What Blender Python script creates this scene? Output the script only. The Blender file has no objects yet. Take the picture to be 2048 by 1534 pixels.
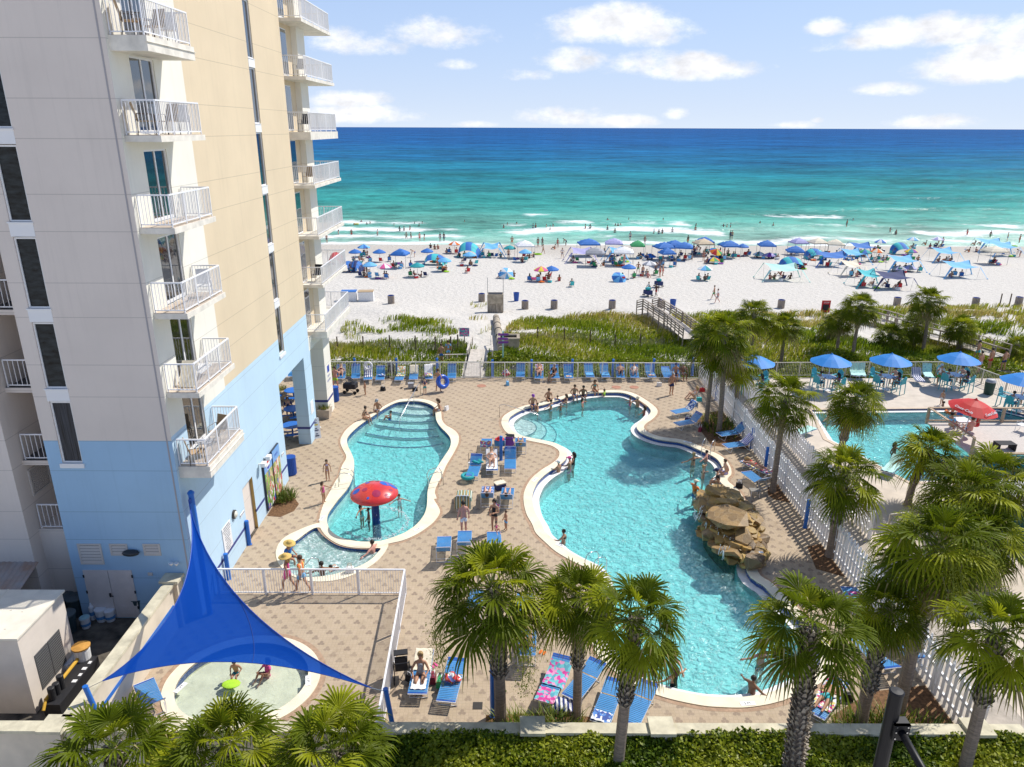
import bpy, bmesh, math, random
import numpy as np
from mathutils import Vector, Matrix, Euler
from mathutils.geometry import tessellate_polygon
R = math.radians
rnd = random.Random(7)
sc = bpy.context.scene
COL = sc.collection

# ------------------------------------------------------------------ camera
F = 1460.0; PITCH = R(19.32); ROLL = R(0.2); CAMH = 18.0
def ray(px, py):
    u = (px-1024)/F; v = (py-767)/F
    c, s = math.cos(ROLL), math.sin(ROLL)
    u, v = u*c+v*s, -u*s+v*c
    return Vector((u, math.cos(PITCH)-v*math.sin(PITCH), -math.sin(PITCH)-v*math.cos(PITCH)))
f0 = ray(1024, 767); rt = ray(1024+F, 767)-f0; dn = ray(1024, 767+F)-f0
cam = bpy.data.cameras.new("camera"); camo = bpy.data.objects.new("camera", cam); COL.objects.link(camo)
M = Matrix.Identity(4)
for i in range(3):
    M[i][0] = rt[i]; M[i][1] = -dn[i]; M[i][2] = -f0[i]
M[0][3], M[1][3], M[2][3] = 0, 0, CAMH
camo.matrix_world = M
cam.sensor_fit = 'HORIZONTAL'; cam.angle = 2*math.atan(1024/F)
cam.clip_start = 0.5; cam.clip_end = 300000
sc.camera = camo

# ------------------------------------------------------------------ light
SUN_EL = R(49.5); SUN_AZ = R(36)          # azimuth measured from +X towards +Y
sd = Vector((math.cos(SUN_EL)*math.cos(SUN_AZ), math.cos(SUN_EL)*math.sin(SUN_AZ), math.sin(SUN_EL)))
sl = bpy.data.lights.new("sun", 'SUN'); sl.energy = 4.9; sl.angle = R(0.53); sl.color = (1.0, 0.95, 0.87)
so = bpy.data.objects.new("sun", sl); COL.objects.link(so)
so.rotation_euler = sd.to_track_quat('Z', 'Y').to_euler(); so.location = (60, 60, 90)

W = bpy.data.worlds.new("World"); sc.world = W; W.use_nodes = True
nt = W.node_tree; nt.nodes.clear()
def N(nt, t, **kw):
    n = nt.nodes.new(t)
    for k, v in kw.items():
        if k == 'inp':
            for a, b in v.items(): n.inputs[a].default_value = b
        else: setattr(n, k, v)
    return n
def L(nt, a, b): nt.links.new(a, b)
def MATH(nt, op, a=None, b=None, c=None, clamp=False):
    n = nt.nodes.new('ShaderNodeMath'); n.operation = op; n.use_clamp = clamp
    for i, v in enumerate((a, b, c)):
        if v is None: continue
        if isinstance(v, (int, float)): n.inputs[i].default_value = v
        else: nt.links.new(v, n.inputs[i])
    return n.outputs[0]
def MIXC(nt, fac, a, b, bt='MIX'):
    n = nt.nodes.new('ShaderNodeMix'); n.data_type = 'RGBA'; n.blend_type = bt
    for i, v in ((0, fac), (6, a), (7, b)):
        if isinstance(v, (int, float)): n.inputs[i].default_value = v
        elif isinstance(v, tuple): n.inputs[i].default_value = (*v[:3], 1)
        else: nt.links.new(v, n.inputs[i])
    return n.outputs[2]
sky = N(nt, 'ShaderNodeTexSky', sky_type='NISHITA', sun_disc=False, sun_elevation=SUN_EL,
        sun_rotation=math.pi/2-SUN_AZ, air_density=1.0, dust_density=0.6, ozone_density=1.5, altitude=0)
tc = N(nt, 'ShaderNodeTexCoord')
sep = N(nt, 'ShaderNodeSeparateXYZ'); L(nt, tc.outputs['Generated'], sep.inputs[0])
az = MATH(nt, 'ARCTAN2', sep.outputs[0], sep.outputs[1])
hyp = MATH(nt, 'SQRT', MATH(nt, 'ADD', MATH(nt, 'MULTIPLY', sep.outputs[0], sep.outputs[0]), MATH(nt, 'MULTIPLY', sep.outputs[1], sep.outputs[1])))
el = MATH(nt, 'ARCTAN2', sep.outputs[2], hyp)
nz1 = N(nt, 'ShaderNodeTexNoise', inp={'Scale': 10.0, 'Detail': 9.0, 'Roughness': 0.66})
cmb = N(nt, 'ShaderNodeCombineXYZ'); L(nt, az, cmb.inputs[0]); L(nt, MATH(nt, 'MULTIPLY', el, 1.7), cmb.inputs[1])
L(nt, cmb.outputs[0], nz1.inputs['Vector'])
nz = MATH(nt, 'SUBTRACT', nz1.outputs['Fac'], 0.5)
# cumulus banks: azimuth, elevation, half sizes (radians), strength
def dirae(px, py):
    d = ray(px, py); return math.atan2(d.x, d.y), math.atan2(d.z, math.hypot(d.x, d.y))
clouds = []
for px, py, sx, sy, k in [(1225, 60, 150, 52, 1), (1160, 122, 78, 34, .9), (1390, 140, 130, 33, .95), (1260, 130, 90, 30, .7),
        (875, 75, 105, 40, .75), (770, 95, 120, 26, .5), (905, 130, 50, 15, .5), (700, 75, 60, 20, .3),
        (1655, 58, 45, 24, .8), (1850, 70, 150, 45, 1), (1960, 130, 170, 50, 1), (1780, 180, 70, 18, .55), (2090, 80, 120, 60, .9), (1720, 90, 100, 22, .5),
        (690, 200, 85, 22, .9), (720, 232, 110, 24, .85), (1120, 236, 110, 24, .85), (1230, 244, 90, 16, .8), (1352, 230, 30, 16, .7),
        (1860, 246, 100, 18, .8), (1580, 250, 60, 9, .6), (1635, 242, 14, 8, .5), (950, 250, 50, 8, .5), (1050, 152, 55, 14, .4),
        (300, 120, 200, 60, .9), (-300, 60, 260, 80, 1), (-900, 100, 300, 70, 1), (2700, 120, 260, 60, .9), (3400, 60, 300, 90, .9),
        (500, -500, 300, 80, .8), (1500, -700, 350, 90, .8)]:
    a, e = dirae(px, py); a2, _ = dirae(px+10, py); _, e2 = dirae(px, py-10)
    clouds.append((a, e, abs(a2-a)/10*sx, abs(e2-e)/10*sy, k))
mask = None
for a, e, sa, se, k in clouds:
    dx = MATH(nt, 'DIVIDE', MATH(nt, 'SUBTRACT', az, a), sa)
    dy0 = MATH(nt, 'SUBTRACT', el, e)
    dy = MATH(nt, 'DIVIDE', MATH(nt, 'ADD', dy0, MATH(nt, 'MULTIPLY', MATH(nt, 'MINIMUM', dy0, 0.0), 0.5)), se)
    d2 = MATH(nt, 'ADD', MATH(nt, 'MULTIPLY', dx, dx), MATH(nt, 'MULTIPLY', dy, dy))
    v = MATH(nt, 'MULTIPLY', MATH(nt, 'SUBTRACT', 1.35, d2), k)
    mask = v if mask is None else MATH(nt, 'MAXIMUM', mask, v)
mask = MATH(nt, 'MAXIMUM', mask, -1.0)
cm = MATH(nt, 'ADD', mask, MATH(nt, 'MULTIPLY', nz, 4.2))
mr = N(nt, 'ShaderNodeMapRange', interpolation_type='SMOOTHSTEP', inp={'From Min': 0.02, 'From Max': 1.25})
L(nt, cm, mr.inputs['Value'])
nz2 = N(nt, 'ShaderNodeTexNoise', inp={'Scale': 26.0, 'Detail': 5.0, 'Roughness': 0.6}); L(nt, cmb.outputs[0], nz2.inputs['Vector'])
cc = N(nt, 'ShaderNodeMapRange', inp={'From Min': 0.3, 'From Max': 0.6, 'To Min': 8.3, 'To Max': 11.5}); L(nt, nz2.outputs['Fac'], cc.inputs['Value'])
ccol = N(nt, 'ShaderNodeCombineColor'); 
for i, kk in enumerate((1.0, 1.0, 1.03)): L(nt, MATH(nt, 'MULTIPLY', cc.outputs[0], kk), ccol.inputs[i])
skyt = MIXC(nt, 1.0, sky.outputs[0], (1.0, 1.0, 1.12), 'MULTIPLY')
hz = MATH(nt, 'MULTIPLY', MATH(nt, 'EXPONENT', MATH(nt, 'MULTIPLY', MATH(nt, 'ABSOLUTE', el), -2.2)), 0.97)
hz2 = MATH(nt, 'EXPONENT', MATH(nt, 'MULTIPLY', MATH(nt, 'ABSOLUTE', el), -14.0))
skyt = MIXC(nt, hz, skyt, MIXC(nt, hz2, (5.0, 6.9, 10.6), (7.5, 8.6, 10.1)))
final = MIXC(nt, MATH(nt, 'MULTIPLY', mr.outputs[0], 0.93), skyt, ccol.outputs[0])
bg = N(nt, 'ShaderNodeBackground', inp={'Strength': 0.1}); L(nt, final, bg.inputs['Color'])
wo = N(nt, 'ShaderNodeOutputWorld'); L(nt, bg.outputs[0], wo.inputs['Surface'])
sc.view_settings.view_transform = 'Standard'; sc.view_settings.look = 'None'
sc.view_settings.exposure = 0.0; sc.view_settings.gamma = 1.0
sc.cycles.max_bounces = 8; sc.cycles.transparent_max_bounces = 16; sc.cycles.sample_clamp_indirect = 6.0; sc.cycles.sample_clamp_direct = 30.0
sc.cycles.caustics_reflective = False; sc.cycles.caustics_refractive = False

# ------------------------------------------------------------------ place by sight line onto the ground
def PZ(px, py, z=0.0):
    d = ray(px, py); t = (z-CAMH)/d.z
    return Vector((t*d.x, t*d.y, z))
def PY(px, py, y):
    d = ray(px, py); t = y/d.y
    return Vector((t*d.x, y, CAMH+t*d.z))
SEA = -2.65
def zt(x, y):
    """height of the natural ground"""
    if y < 53: return -0.35
    pts = [(53, -.35), (60, -.5), (70, -.9), (80, -1.6), (88, -2.0), (125, -2.45), (136, -2.62), (150, -3.0), (220, -6), (1e6, -6)]
    z = -6
    for (a, za), (b, zb) in zip(pts, pts[1:]):
        if a <= y <= b: z = za+(zb-za)*(y-a)/(b-a); break
    if y < 86:
        w = min(1, (y-53)/3)*min(1, (86-y)/8)
        z += w*(.35*math.sin(x*.21+y*.13)+.25*math.sin(x*.47-y*.31+1)+.1*math.sin(x*1.1+y*.7))
    return z
def PT(px, py, up=0.0):
    z = -2.0
    for _ in range(12):
        p = PZ(px, py, max(z, SEA)); z = 0.5*z+0.5*zt(p.x, p.y)
    p = PZ(px, py, max(z, SEA)); p.z = max(z, SEA)+up
    return p

# ------------------------------------------------------------------ materials
MATS = {}
def mat(name, col, rough=0.6, var=0.0, vscale=3.0, bump=0.0, bscale=20.0, metal=0.0, spec=0.4, coat=0.0, col2=None, sheen=0.0, trans=0.0, detail=4.0, stretch=None):
    if name in MATS: return MATS[name]
    m = bpy.data.materials.new(name); m.use_nodes = True; nt = m.node_tree
    b = nt.nodes['Principled BSDF']
    b.inputs['Base Color'].default_value = (*col, 1); b.inputs['Roughness'].default_value = rough
    b.inputs['Metallic'].default_value = metal; b.inputs['Specular IOR Level'].default_value = spec
    b.inputs['Coat Weight'].default_value = coat
    tcn = N(nt, 'ShaderNodeTexCoord'); vec = tcn.outputs['Object']
    if stretch:
        mp = N(nt, 'ShaderNodeMapping'); mp.inputs['Scale'].default_value = stretch; L(nt, vec, mp.inputs[0]); vec = mp.outputs[0]
    if var > 0 or col2:
        n1 = N(nt, 'ShaderNodeTexNoise', inp={'Scale': vscale, 'Detail': detail, 'Roughness': 0.6}); L(nt, vec, n1.inputs['Vector'])
        r = N(nt, 'ShaderNodeMapRange', inp={'From Min': 0.3, 'From Max': 0.7}); L(nt, n1.outputs['Fac'], r.inputs['Value'])
        lo = tuple(max(0, c*(1-var)) for c in col); hi = col2 if col2 else tuple(min(1, c*(1+var)) for c in col)
        L(nt, MIXC(nt, r.outputs[0], lo, hi), b.inputs['Base Color'])
    if bump > 0:
        n2 = N(nt, 'ShaderNodeTexNoise', inp={'Scale': bscale, 'Detail': 4.0}); L(nt, vec, n2.inputs['Vector'])
        bp = N(nt, 'ShaderNodeBump', inp={'Strength': bump, 'Distance': 0.02}); L(nt, n2.outputs['Fac'], bp.inputs['Height'])
        L(nt, bp.outputs[0], b.inputs['Normal'])
    if trans > 0:
        tr = N(nt, 'ShaderNodeBsdfTranslucent'); tr.inputs['Color'].default_value = (*col, 1)
        mx = N(nt, 'ShaderNodeMixShader', inp={0: trans}); L(nt, b.outputs[0], mx.inputs[1]); L(nt, tr.outputs[0], mx.inputs[2])
        L(nt, mx.outputs[0], nt.nodes['Material Output'].inputs['Surface'])
    MATS[name] = m
    return m

# ------------------------------------------------------------------ mesh building
class MB:
    def __init__(s): s.v = []; s.f = []; s.m = []
    def add(s, vs, fs, mi=0):
        o = len(s.v); s.v.extend([tuple(p) for p in vs]); s.f.extend([tuple(i+o for i in f) for f in fs]); s.m.extend([mi]*len(fs))
    def box(s, a, b, mi=0, M=None):
        x0, y0, z0 = a; x1, y1, z1 = b
        vs = [Vector(p) for p in ((x0,y0,z0),(x1,y0,z0),(x1,y1,z0),(x0,y1,z0),(x0,y0,z1),(x1,y0,z1),(x1,y1,z1),(x0,y1,z1))]
        if M: vs = [M @ p for p in vs]
        s.add(vs, [(0,3,2,1),(4,5,6,7),(0,1,5,4),(1,2,6,5),(2,3,7,6),(3,0,4,7)], mi)
    def bar(s, p, q, w, h=None, mi=0):
        p = Vector(p); q = Vector(q); d = q-p; l = d.length
        if l < 1e-6: return
        h = h or w
        zq = d.to_track_quat('X', 'Z').to_matrix().to_4x4(); zq.translation = p
        s.box((0, -w/2, -h/2), (l, w/2, h/2), mi, zq)
    def tube(s, pts, r, n=8, mi=0, cap=True, closed=False):
        pts = [Vector(p) for p in pts]; k = len(pts)
        rs = r if isinstance(r, (list, tuple)) else [r]*k
        o = len(s.v); up = Vector((0, 0, 1)); prev = None
        for i, p in enumerate(pts):
            if closed: t = pts[(i+1) % k]-pts[i-1]
            else: t = pts[min(i+1, k-1)]-pts[max(i-1, 0)]
            if t.length < 1e-9: t = Vector((0,0,1))
            t.normalize()
            if prev is None:
                a = t.cross(up)
                if a.length < 1e-3: a = Vector((1, 0, 0))
                a.normalize()
            else:
                a = prev-t*prev.dot(t)
                if a.length < 1e-4: a = t.orthogonal()
                a.normalize()
            prev = a; b = t.cross(a)
            for j in range(n):
                th = 2*math.pi*j/n
                s.v.append(tuple(p+(a*math.cos(th)+b*math.sin(th))*rs[i]))
        for i in range(k if closed else k-1):
            i2 = (i+1) % k
            for j in range(n):
                j2 = (j+1) % n
                s.f.append((o+i*n+j, o+i*n+j2, o+i2*n+j2, o+i2*n+j)); s.m.append(mi)
        if cap and not closed:
            s.f.append(tuple(o+j for j in reversed(range(n)))); s.m.append(mi)
            s.f.append(tuple(o+(k-1)*n+j for j in range(n))); s.m.append(mi)
    def lathe(s, prof, n=16, mi=0, c=(0,0,0), cap=True, sx=1, sy=1):
        o = len(s.v)
        for r, z in prof:
            for j in range(n):
                th = 2*math.pi*j/n
                s.v.append((c[0]+r*sx*math.cos(th), c[1]+r*sy*math.sin(th), c[2]+z))
        for i in range(len(prof)-1):
            for j in range(n):
                j2 = (j+1) % n
                s.f.append((o+i*n+j, o+i*n+j2, o+(i+1)*n+j2, o+(i+1)*n+j)); s.m.append(mi)
        if cap:
            s.f.append(tuple(o+j for j in reversed(range(n)))); s.m.append(mi)
            e = o+(len(prof)-1)*n; s.f.append(tuple(e+j for j in range(n))); s.m.append(mi)
    def prism(s, poly, z0, z1, mi=0, top=True, bottom=False, side=True, holes=()):
        loops = [[Vector((p[0], p[1], 0)) for p in poly]]+[[Vector((p[0], p[1], 0)) for p in h] for h in holes]
        flat = [p for l in loops for p in l]
        tris = tessellate_polygon(loops)
        if top:
            vs = [(p.x, p.y, z1) for p in flat]; fs = []
            for t in tris:
                a, b, c = (flat[i] for i in t)
                n = (b-a).cross(c-a).z
                fs.append(tuple(t) if n > 0 else tuple(reversed(t)))
            s.add(vs, fs, mi)
        if bottom:
            vs = [(p.x, p.y, z0) for p in flat]; fs = []
            for t in tris:
                a, b, c = (flat[i] for i in t)
                fs.append(tuple(t) if (b-a).cross(c-a).z < 0 else tuple(reversed(t)))
            s.add(vs, fs, mi)
        if side:
            for l in loops:
                k = len(l)
                vs = [(p.x, p.y, z0) for p in l]+[(p.x, p.y, z1) for p in l]
                s.add(vs, [(i, (i+1) % k, k+(i+1) % k, k+i) for i in range(k)], mi)
    def ico(s, c, r, mi=0, sub=1, sc3=(1,1,1), M=None):
        bm = bmesh.new(); bmesh.ops.create_icosphere(bm, subdivisions=sub, radius=1.0)
        vs = [Vector((v.co.x*r*sc3[0], v.co.y*r*sc3[1], v.co.z*r*sc3[2])) for v in bm.verts]
        if M: vs = [M @ p for p in vs]
        vs = [p+Vector(c) for p in vs]
        fs = [tuple(v.index for v in f.verts) for f in bm.faces]; bm.free()
        s.add(vs, fs, mi)
    def mesh(s, name, mats, smooth=False, recalc=False):
        me = bpy.data.meshes.new(name); me.from_pydata(s.v, [], s.f)
        for m in (mats if isinstance(mats, (list, tuple)) else [mats]): me.materials.append(m)
        if len(me.polygons):
            me.polygons.foreach_set('material_index', s.m)
            if smooth: me.polygons.foreach_set('use_smooth', [True]*len(s.f))
        if recalc:
            bm = bmesh.new(); bm.from_mesh(me); bmesh.ops.recalc_face_normals(bm, faces=bm.faces); bm.to_mesh(me); bm.free()
        me.update()
        return me
    def build(s, name, mats, parent=None, smooth=False, recalc=False):
        return obj(name, s.mesh(name, mats, smooth, recalc), parent)
def obj(name, me, parent=None):
    o = bpy.data.objects.new(name, me); COL.objects.link(o)
    if parent is not None: o.parent = parent
    return o
THINGS = []
def tag(o, label, cat, group=None, kind=None):
    o['label'] = label; o['category'] = cat
    if group: o['group'] = group
    if kind: o['kind'] = kind
    THINGS.append(o)
    return o
def thing(name, label, cat, loc=(0,0,0), rz=0.0, group=None, scale=1.0):
    o = bpy.data.objects.new(name, None); COL.objects.link(o)
    o.empty_display_size = 0.2
    o.location = loc; o.rotation_euler = (0, 0, rz); o.scale = (scale,)*3
    return tag(o, label, cat, group)
def struct(name, mb, mats, smooth=False):
    o = mb.build(name, mats, smooth=smooth); o['kind'] = 'structure'; return o
def dup(root, label, loc, rz=0.0, group=None, scale=None):
    r = root.copy(); COL.objects.link(r); r.location = loc; r.rotation_euler = (0, 0, rz)
    if scale is not None: r.scale = (scale,)*3
    r['label'] = label
    if group: r['group'] = group
    THINGS.append(r)
    for ch in root.children:
        c = ch.copy(); COL.objects.link(c); c.parent = r
        for g in ch.children:
            d = g.copy(); COL.objects.link(d); d.parent = c
    return r
def smooth_loop(pts, n=5, closed=True):
    """Catmull-Rom through the points"""
    k = len(pts); out = []
    P = [Vector((p[0], p[1])) for p in pts]
    for i in range(k if closed else k-1):
        p0, p1, p2, p3 = (P[(i-1) % k], P[i], P[(i+1) % k], P[(i+2) % k]) if closed else (P[max(i-1, 0)], P[i], P[i+1], P[min(i+2, k-1)])
        for j in range(n):
            t = j/n
            out.append(0.5*((2*p1)+(p2-p0)*t+(2*p0-5*p1+4*p2-p3)*t*t+(3*p1-p0-3*p2+p3)*t**3))
    if not closed: out.append(P[-1])
    return out
def area(l): return 0.5*sum(l[i-1].x*l[i].y-l[i].x*l[i-1].y for i in range(len(l)))
def ccw(l): return l if area(l) > 0 else list(reversed(l))
def offset(l, d):
    """positive d moves a ccw loop outwards"""
    k = len(l); out = []
    for i in range(k):
        t = l[(i+1) % k]-l[i-1]; t.normalize()
        out.append(l[i]+Vector((t.y, -t.x))*d)
    return out
def text_mesh(s, size, depth=0.004):
    cu = bpy.data.curves.new('t', 'FONT'); cu.body = s; cu.size = size; cu.extrude = depth; cu.align_x = 'CENTER'; cu.align_y = 'CENTER'
    o = bpy.data.objects.new('t', cu); COL.objects.link(o)
    dg = bpy.context.evaluated_depsgraph_get(); me = bpy.data.meshes.new_from_object(o.evaluated_get(dg))
    bpy.data.objects.remove(o); bpy.data.curves.remove(cu)
    return me
def add_text(mb, s, size, M, mi=0, depth=0.004):
    me = text_mesh(s, size, depth)
    mb.add([M @ v.co for v in me.vertices], [tuple(p.vertices) for p in me.polygons], mi)
    bpy.data.meshes.remove(me)
def frame(o, x, y):
    """4x4 with given origin, x axis and y axis"""
    x = Vector(x).normalized(); y = Vector(y); y = (y-x*y.dot(x)).normalized(); z = x.cross(y)
    m = Matrix.Identity(4)
    for i in range(3): m[i][0] = x[i]; m[i][1] = y[i]; m[i][2] = z[i]; m[i][3] = o[i]
    return m

# ================================================================== GROUND, SEA, POOLS
def A_(x, y): return (540+x/4.036, 680+y/4.036)
def B_(x, y): return (980+x/3.938, 680+y/3.938)
def C_(x, y): return (500+x/5.12, 1000+y/5.12)
def D_(x, y): return (840+x/3.413, 1040+y/3.413)
def E_(x, y): return (740+x/2.926, 1240+y/2.926)
def S_(x, y): return (x/2.873, 1000+y/2.873)
def K_(x, y): return (1340+x/5.11, 940+y/5.11)
def R_(x, y): return (1440+x/3.368, 860+y/3.368)
def R2_(x, y): return (1440+x/3.368, 540+y/3.368)
def R3_(x, y): return (1440+x/3.368, 1160+y/3.368)
def loopz(pts, z=0.0, n=4): return ccw([Vector((p.x, p.y)) for p in smooth_loop([PZ(*q, z) for q in pts], n)])

WX, WY = -12.04, 23.7            # hotel walls
kid_in = loopz([A_(*p) for p in [(1180,497),(1050,502),(960,535),(860,598),(760,665),(690,720),(645,765),(622,805),(628,855),(652,905),(674,960),(680,1010),(674,1080),(660,1135),(638,1185),(600,1235),(550,1293),(500,1360)]]
    + [C_(*p) for p in [(805,140),(790,195),(797,260),(830,320),(900,373),(1000,410),(1120,430),(1220,432),(1330,425),(1430,398),(1560,350),(1650,298),(1720,240),(1780,160),(1808,80)]]
    + [A_(*p) for p in [(1270,1290),(1272,1230),(1285,1170),(1312,1100),(1350,1030),(1402,950),(1442,890),(1460,840),(1453,790),(1420,748),(1372,700),(1343,650),(1336,600),(1325,545),(1260,510)]])
kid_out = loopz([A_(*p) for p in [(1180,476),(1050,482),(950,520),(870,572),(800,610),(700,660),(620,722),(577,785),(568,830),(585,880),(612,930),(612,965),(588,1005),(572,1045),(562,1090),(525,1150),(485,1225),(440,1310)]]
    + [C_(*p) for p in [(735,100),(715,170),(712,250),(728,300),(775,355),(850,412),(935,455),(1050,478),(1200,487),(1335,476),(1420,452),(1560,420),(1680,370),(1780,310),(1870,240),(1930,165),(1945,115),(1920,60),(1885,0)]]
    + [A_(*p) for p in [(1345,1280),(1330,1230),(1350,1170),(1388,1100),(1420,1020),(1455,960),(1490,900),(1520,835),(1522,775),(1490,732),(1420,690),(1390,650),(1383,600),(1375,545),(1330,508),(1260,484)]])
spa_in = loopz([C_(*p) for p in [(715,288),(660,292),(590,332),(500,400),(420,462),(375,520),(348,585),(348,645),(372,705),(425,755),(505,785),(600,795),(720,788),(850,768),(950,740),(1050,708),(1150,668),(1250,605),(1315,535),(1332,498),(1200,497),(1050,490),(930,464),(840,420),(770,364),(728,308)]])
spa_out = loopz([C_(*p) for p in [(715,240),(600,270),(480,320),(380,370),(310,430),(270,510),(265,570),(290,650),(350,722),(430,780),(560,826),(700,840),(850,830),(980,800),(1100,750),(1220,690),(1330,602),(1400,505),(1414,452),(1335,478),(1200,489),(1050,480),(935,457),(850,414),(775,357),(728,302)]], 0.0, 3)
main_out = loopz([B_(*p) for p in [(930,398),(1050,402),(1150,430),(1250,490),(1310,540),(1318,580),(1280,625),(1228,662),(1212,692),(1250,730),(1350,765),(1500,785),(1600,815),(1700,860),(1800,905),(1860,950),(1895,1010),(1900,1060),(1872,1110)]]
    + [(1480,985),(1502,1030),(1510,1090),(1516,1145)] + [(1545,1168),(1580,1203),(1620,1240),(1660,1290),(1668,1335),(1640,1368)]
    + [R3_(*p) for p in [(450,805),(400,822),(300,846),(150,864),(0,860)]]
    + [E_(*p) for p in [(1950,505),(1800,476),(1680,442),(1560,395),(1480,345),(1440,310),(1380,262),(1330,205)]]
    + [(1178,1262),(1186,1215),(1190,1172),(1177,1140)]
    + [D_(*p) for p in [(1050,290),(930,220),(850,150),(790,90)]]
    + [B_(*p) for p in [(330,1450),(290,1380),(268,1300),(265,1220),(290,1150),(330,1090),(400,1030),(480,980),(530,940),(546,903),(535,868),(480,835),(400,815),(300,795),(200,770),(130,730),(95,680),(90,640),(110,600),(180,555),(270,520),(380,500),(500,465),(600,435),(700,415),(800,402)]])
main_in = offset(main_out, -0.46)
main_led = offset(main_out, -0.82)
c0 = PZ(*S_(1395, 1040))
sp_out = [Vector((c0.x+2.62*math.cos(a), c0.y+2.35*math.sin(a))) for a in np.linspace(0, 2*math.pi, 60, endpoint=False)]
sp_in = [Vector((c0.x+2.2*math.cos(a), c0.y+1.93*math.sin(a))) for a in np.linspace(0, 2*math.pi, 60, endpoint=False)]

# --- sand and dunes: one sheet to beyond the waterline
sand = bpy.data.materials.new('sand'); sand.use_nodes = True; nt = sand.node_tree; b = nt.nodes['Principled BSDF']
b.inputs['Roughness'].default_value = 0.95; b.inputs['Specular IOR Level'].default_value = 0.1
g = N(nt, 'ShaderNodeNewGeometry'); sp = N(nt, 'ShaderNodeSeparateXYZ'); L(nt, g.outputs['Position'], sp.inputs[0])
n1 = N(nt, 'ShaderNodeTexNoise', inp={'Scale': 0.25, 'Detail': 5.0}); L(nt, g.outputs['Position'], n1.inputs['Vector'])
n2 = N(nt, 'ShaderNodeTexNoise', inp={'Scale': 2.6, 'Detail': 6.0, 'Roughness': 0.7}); L(nt, g.outputs['Position'], n2.inputs['Vector'])
wet = N(nt, 'ShaderNodeMapRange', interpolation_type='SMOOTHSTEP', inp={'From Min': 122.0, 'From Max': 133.0})
L(nt, MATH(nt, 'ADD', sp.outputs[1], MATH(nt, 'MULTIPLY', n1.outputs['Fac'], 8.0)), wet.inputs['Value'])
dry = MIXC(nt, n2.outputs['Fac'], (0.50, 0.47, 0.42), (0.755, 0.72, 0.665))
L(nt, MIXC(nt, MATH(nt, 'MULTIPLY', wet.outputs[0], .8), dry, (0.50, 0.46, 0.40)), b.inputs['Base Color'])
vr = N(nt, 'ShaderNodeTexVoronoi', inp={'Scale': 1.7}); L(nt, g.outputs['Position'], vr.inputs['Vector'])
hh = MATH(nt, 'ADD', MATH(nt, 'MULTIPLY', n2.outputs['Fac'], 1.0), MATH(nt, 'MULTIPLY', vr.outputs['Distance'], .55))
bp = N(nt, 'ShaderNodeBump', inp={'Strength': 0.85, 'Distance': 0.16}); L(nt, hh, bp.inputs['Height']); L(nt, bp.outputs[0], b.inputs['Normal'])
mb = MB()
xs = list(np.arange(-60, 141, 1.2)); xs = [-3000, -600, -200]+xs+[200, 600, 3000]
ys = [-3000, -200, -30, 10, 14, 17.0]+list(np.arange(20, 53, 6.0))+[52.6, 53.2]+list(np.arange(54, 92, 0.8))+list(np.arange(92, 160, 2.0))+[220, 400]
nx = len(xs)
for y in ys:
    for x in xs:
        z = zt(x, y)
        if -22 < x < 60 and 17.5 < y < 52.4: z = -4.2
        mb.v.append((x, y, z))
for j in range(len(ys)-1):
    for i in range(nx-1):
        mb.f.append((j*nx+i, j*nx+i+1, (j+1)*nx+i+1, (j+1)*nx+i)); mb.m.append(0)
struct('ground', mb, sand, smooth=True)

# --- paving: tan hexagons with groups of three dark ones
pav = bpy.data.materials.new('pavers'); pav.use_nodes = True; nt = pav.node_tree; b = nt.nodes['Principled BSDF']
b.inputs['Roughness'].default_value = 0.85; b.inputs['Specular IOR Level'].default_value = 0.25
g = N(nt, 'ShaderNodeNewGeometry'); sp = N(nt, 'ShaderNodeSeparateXYZ'); L(nt, g.outputs['Position'], sp.inputs[0])
X, Y = sp.outputs[0], sp.outputs[1]
PA, PB, SK = 0.745, 0.305, 0.29
v = MATH(nt, 'DIVIDE', Y, PB); iv = MATH(nt, 'ROUND', v)
u = MATH(nt, 'DIVIDE', MATH(nt, 'ADD', X, MATH(nt, 'MULTIPLY', iv, SK)), PA); iu = MATH(nt, 'ROUND', u)
lx = MATH(nt, 'MULTIPLY', MATH(nt, 'SUBTRACT', u, iu), PA); ly = MATH(nt, 'MULTIPLY', MATH(nt, 'SUBTRACT', v, iv), PB)
tre = None
for cx, cy in ((-.062, -.035), (.062, -.035), (0, .072)):
    d = MATH(nt, 'SQRT', MATH(nt, 'ADD', MATH(nt, 'POWER', MATH(nt, 'SUBTRACT', lx, cx), 2.0), MATH(nt, 'POWER', MATH(nt, 'SUBTRACT', ly, cy), 2.0)))
    tre = d if tre is None else MATH(nt, 'MINIMUM', tre, d)
tm = N(nt, 'ShaderNodeMapRange', inp={'From Min': 0.075, 'From Max': 0.055}); L(nt, tre, tm.inputs['Value'])
cid = N(nt, 'ShaderNodeCombineXYZ'); L(nt, iu, cid.inputs[0]); L(nt, iv, cid.inputs[1])
wn = N(nt, 'ShaderNodeTexWhiteNoise', noise_dimensions='2D'); L(nt, cid.outputs[0], wn.inputs['Vector'])
vor = N(nt, 'ShaderNodeTexVoronoi', feature='DISTANCE_TO_EDGE', inp={'Scale': 7.6, 'Randomness': 0.25}); L(nt, g.outputs['Position'], vor.inputs['Vector'])
vcol = N(nt, 'ShaderNodeTexVoronoi', inp={'Scale': 7.6, 'Randomness': 0.25}); L(nt, g.outputs['Position'], vcol.inputs['Vector'])
jm = N(nt, 'ShaderNodeMapRange', inp={'From Min': 0.0, 'From Max': 0.075}); L(nt, vor.outputs['Distance'], jm.inputs['Value'])
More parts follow.
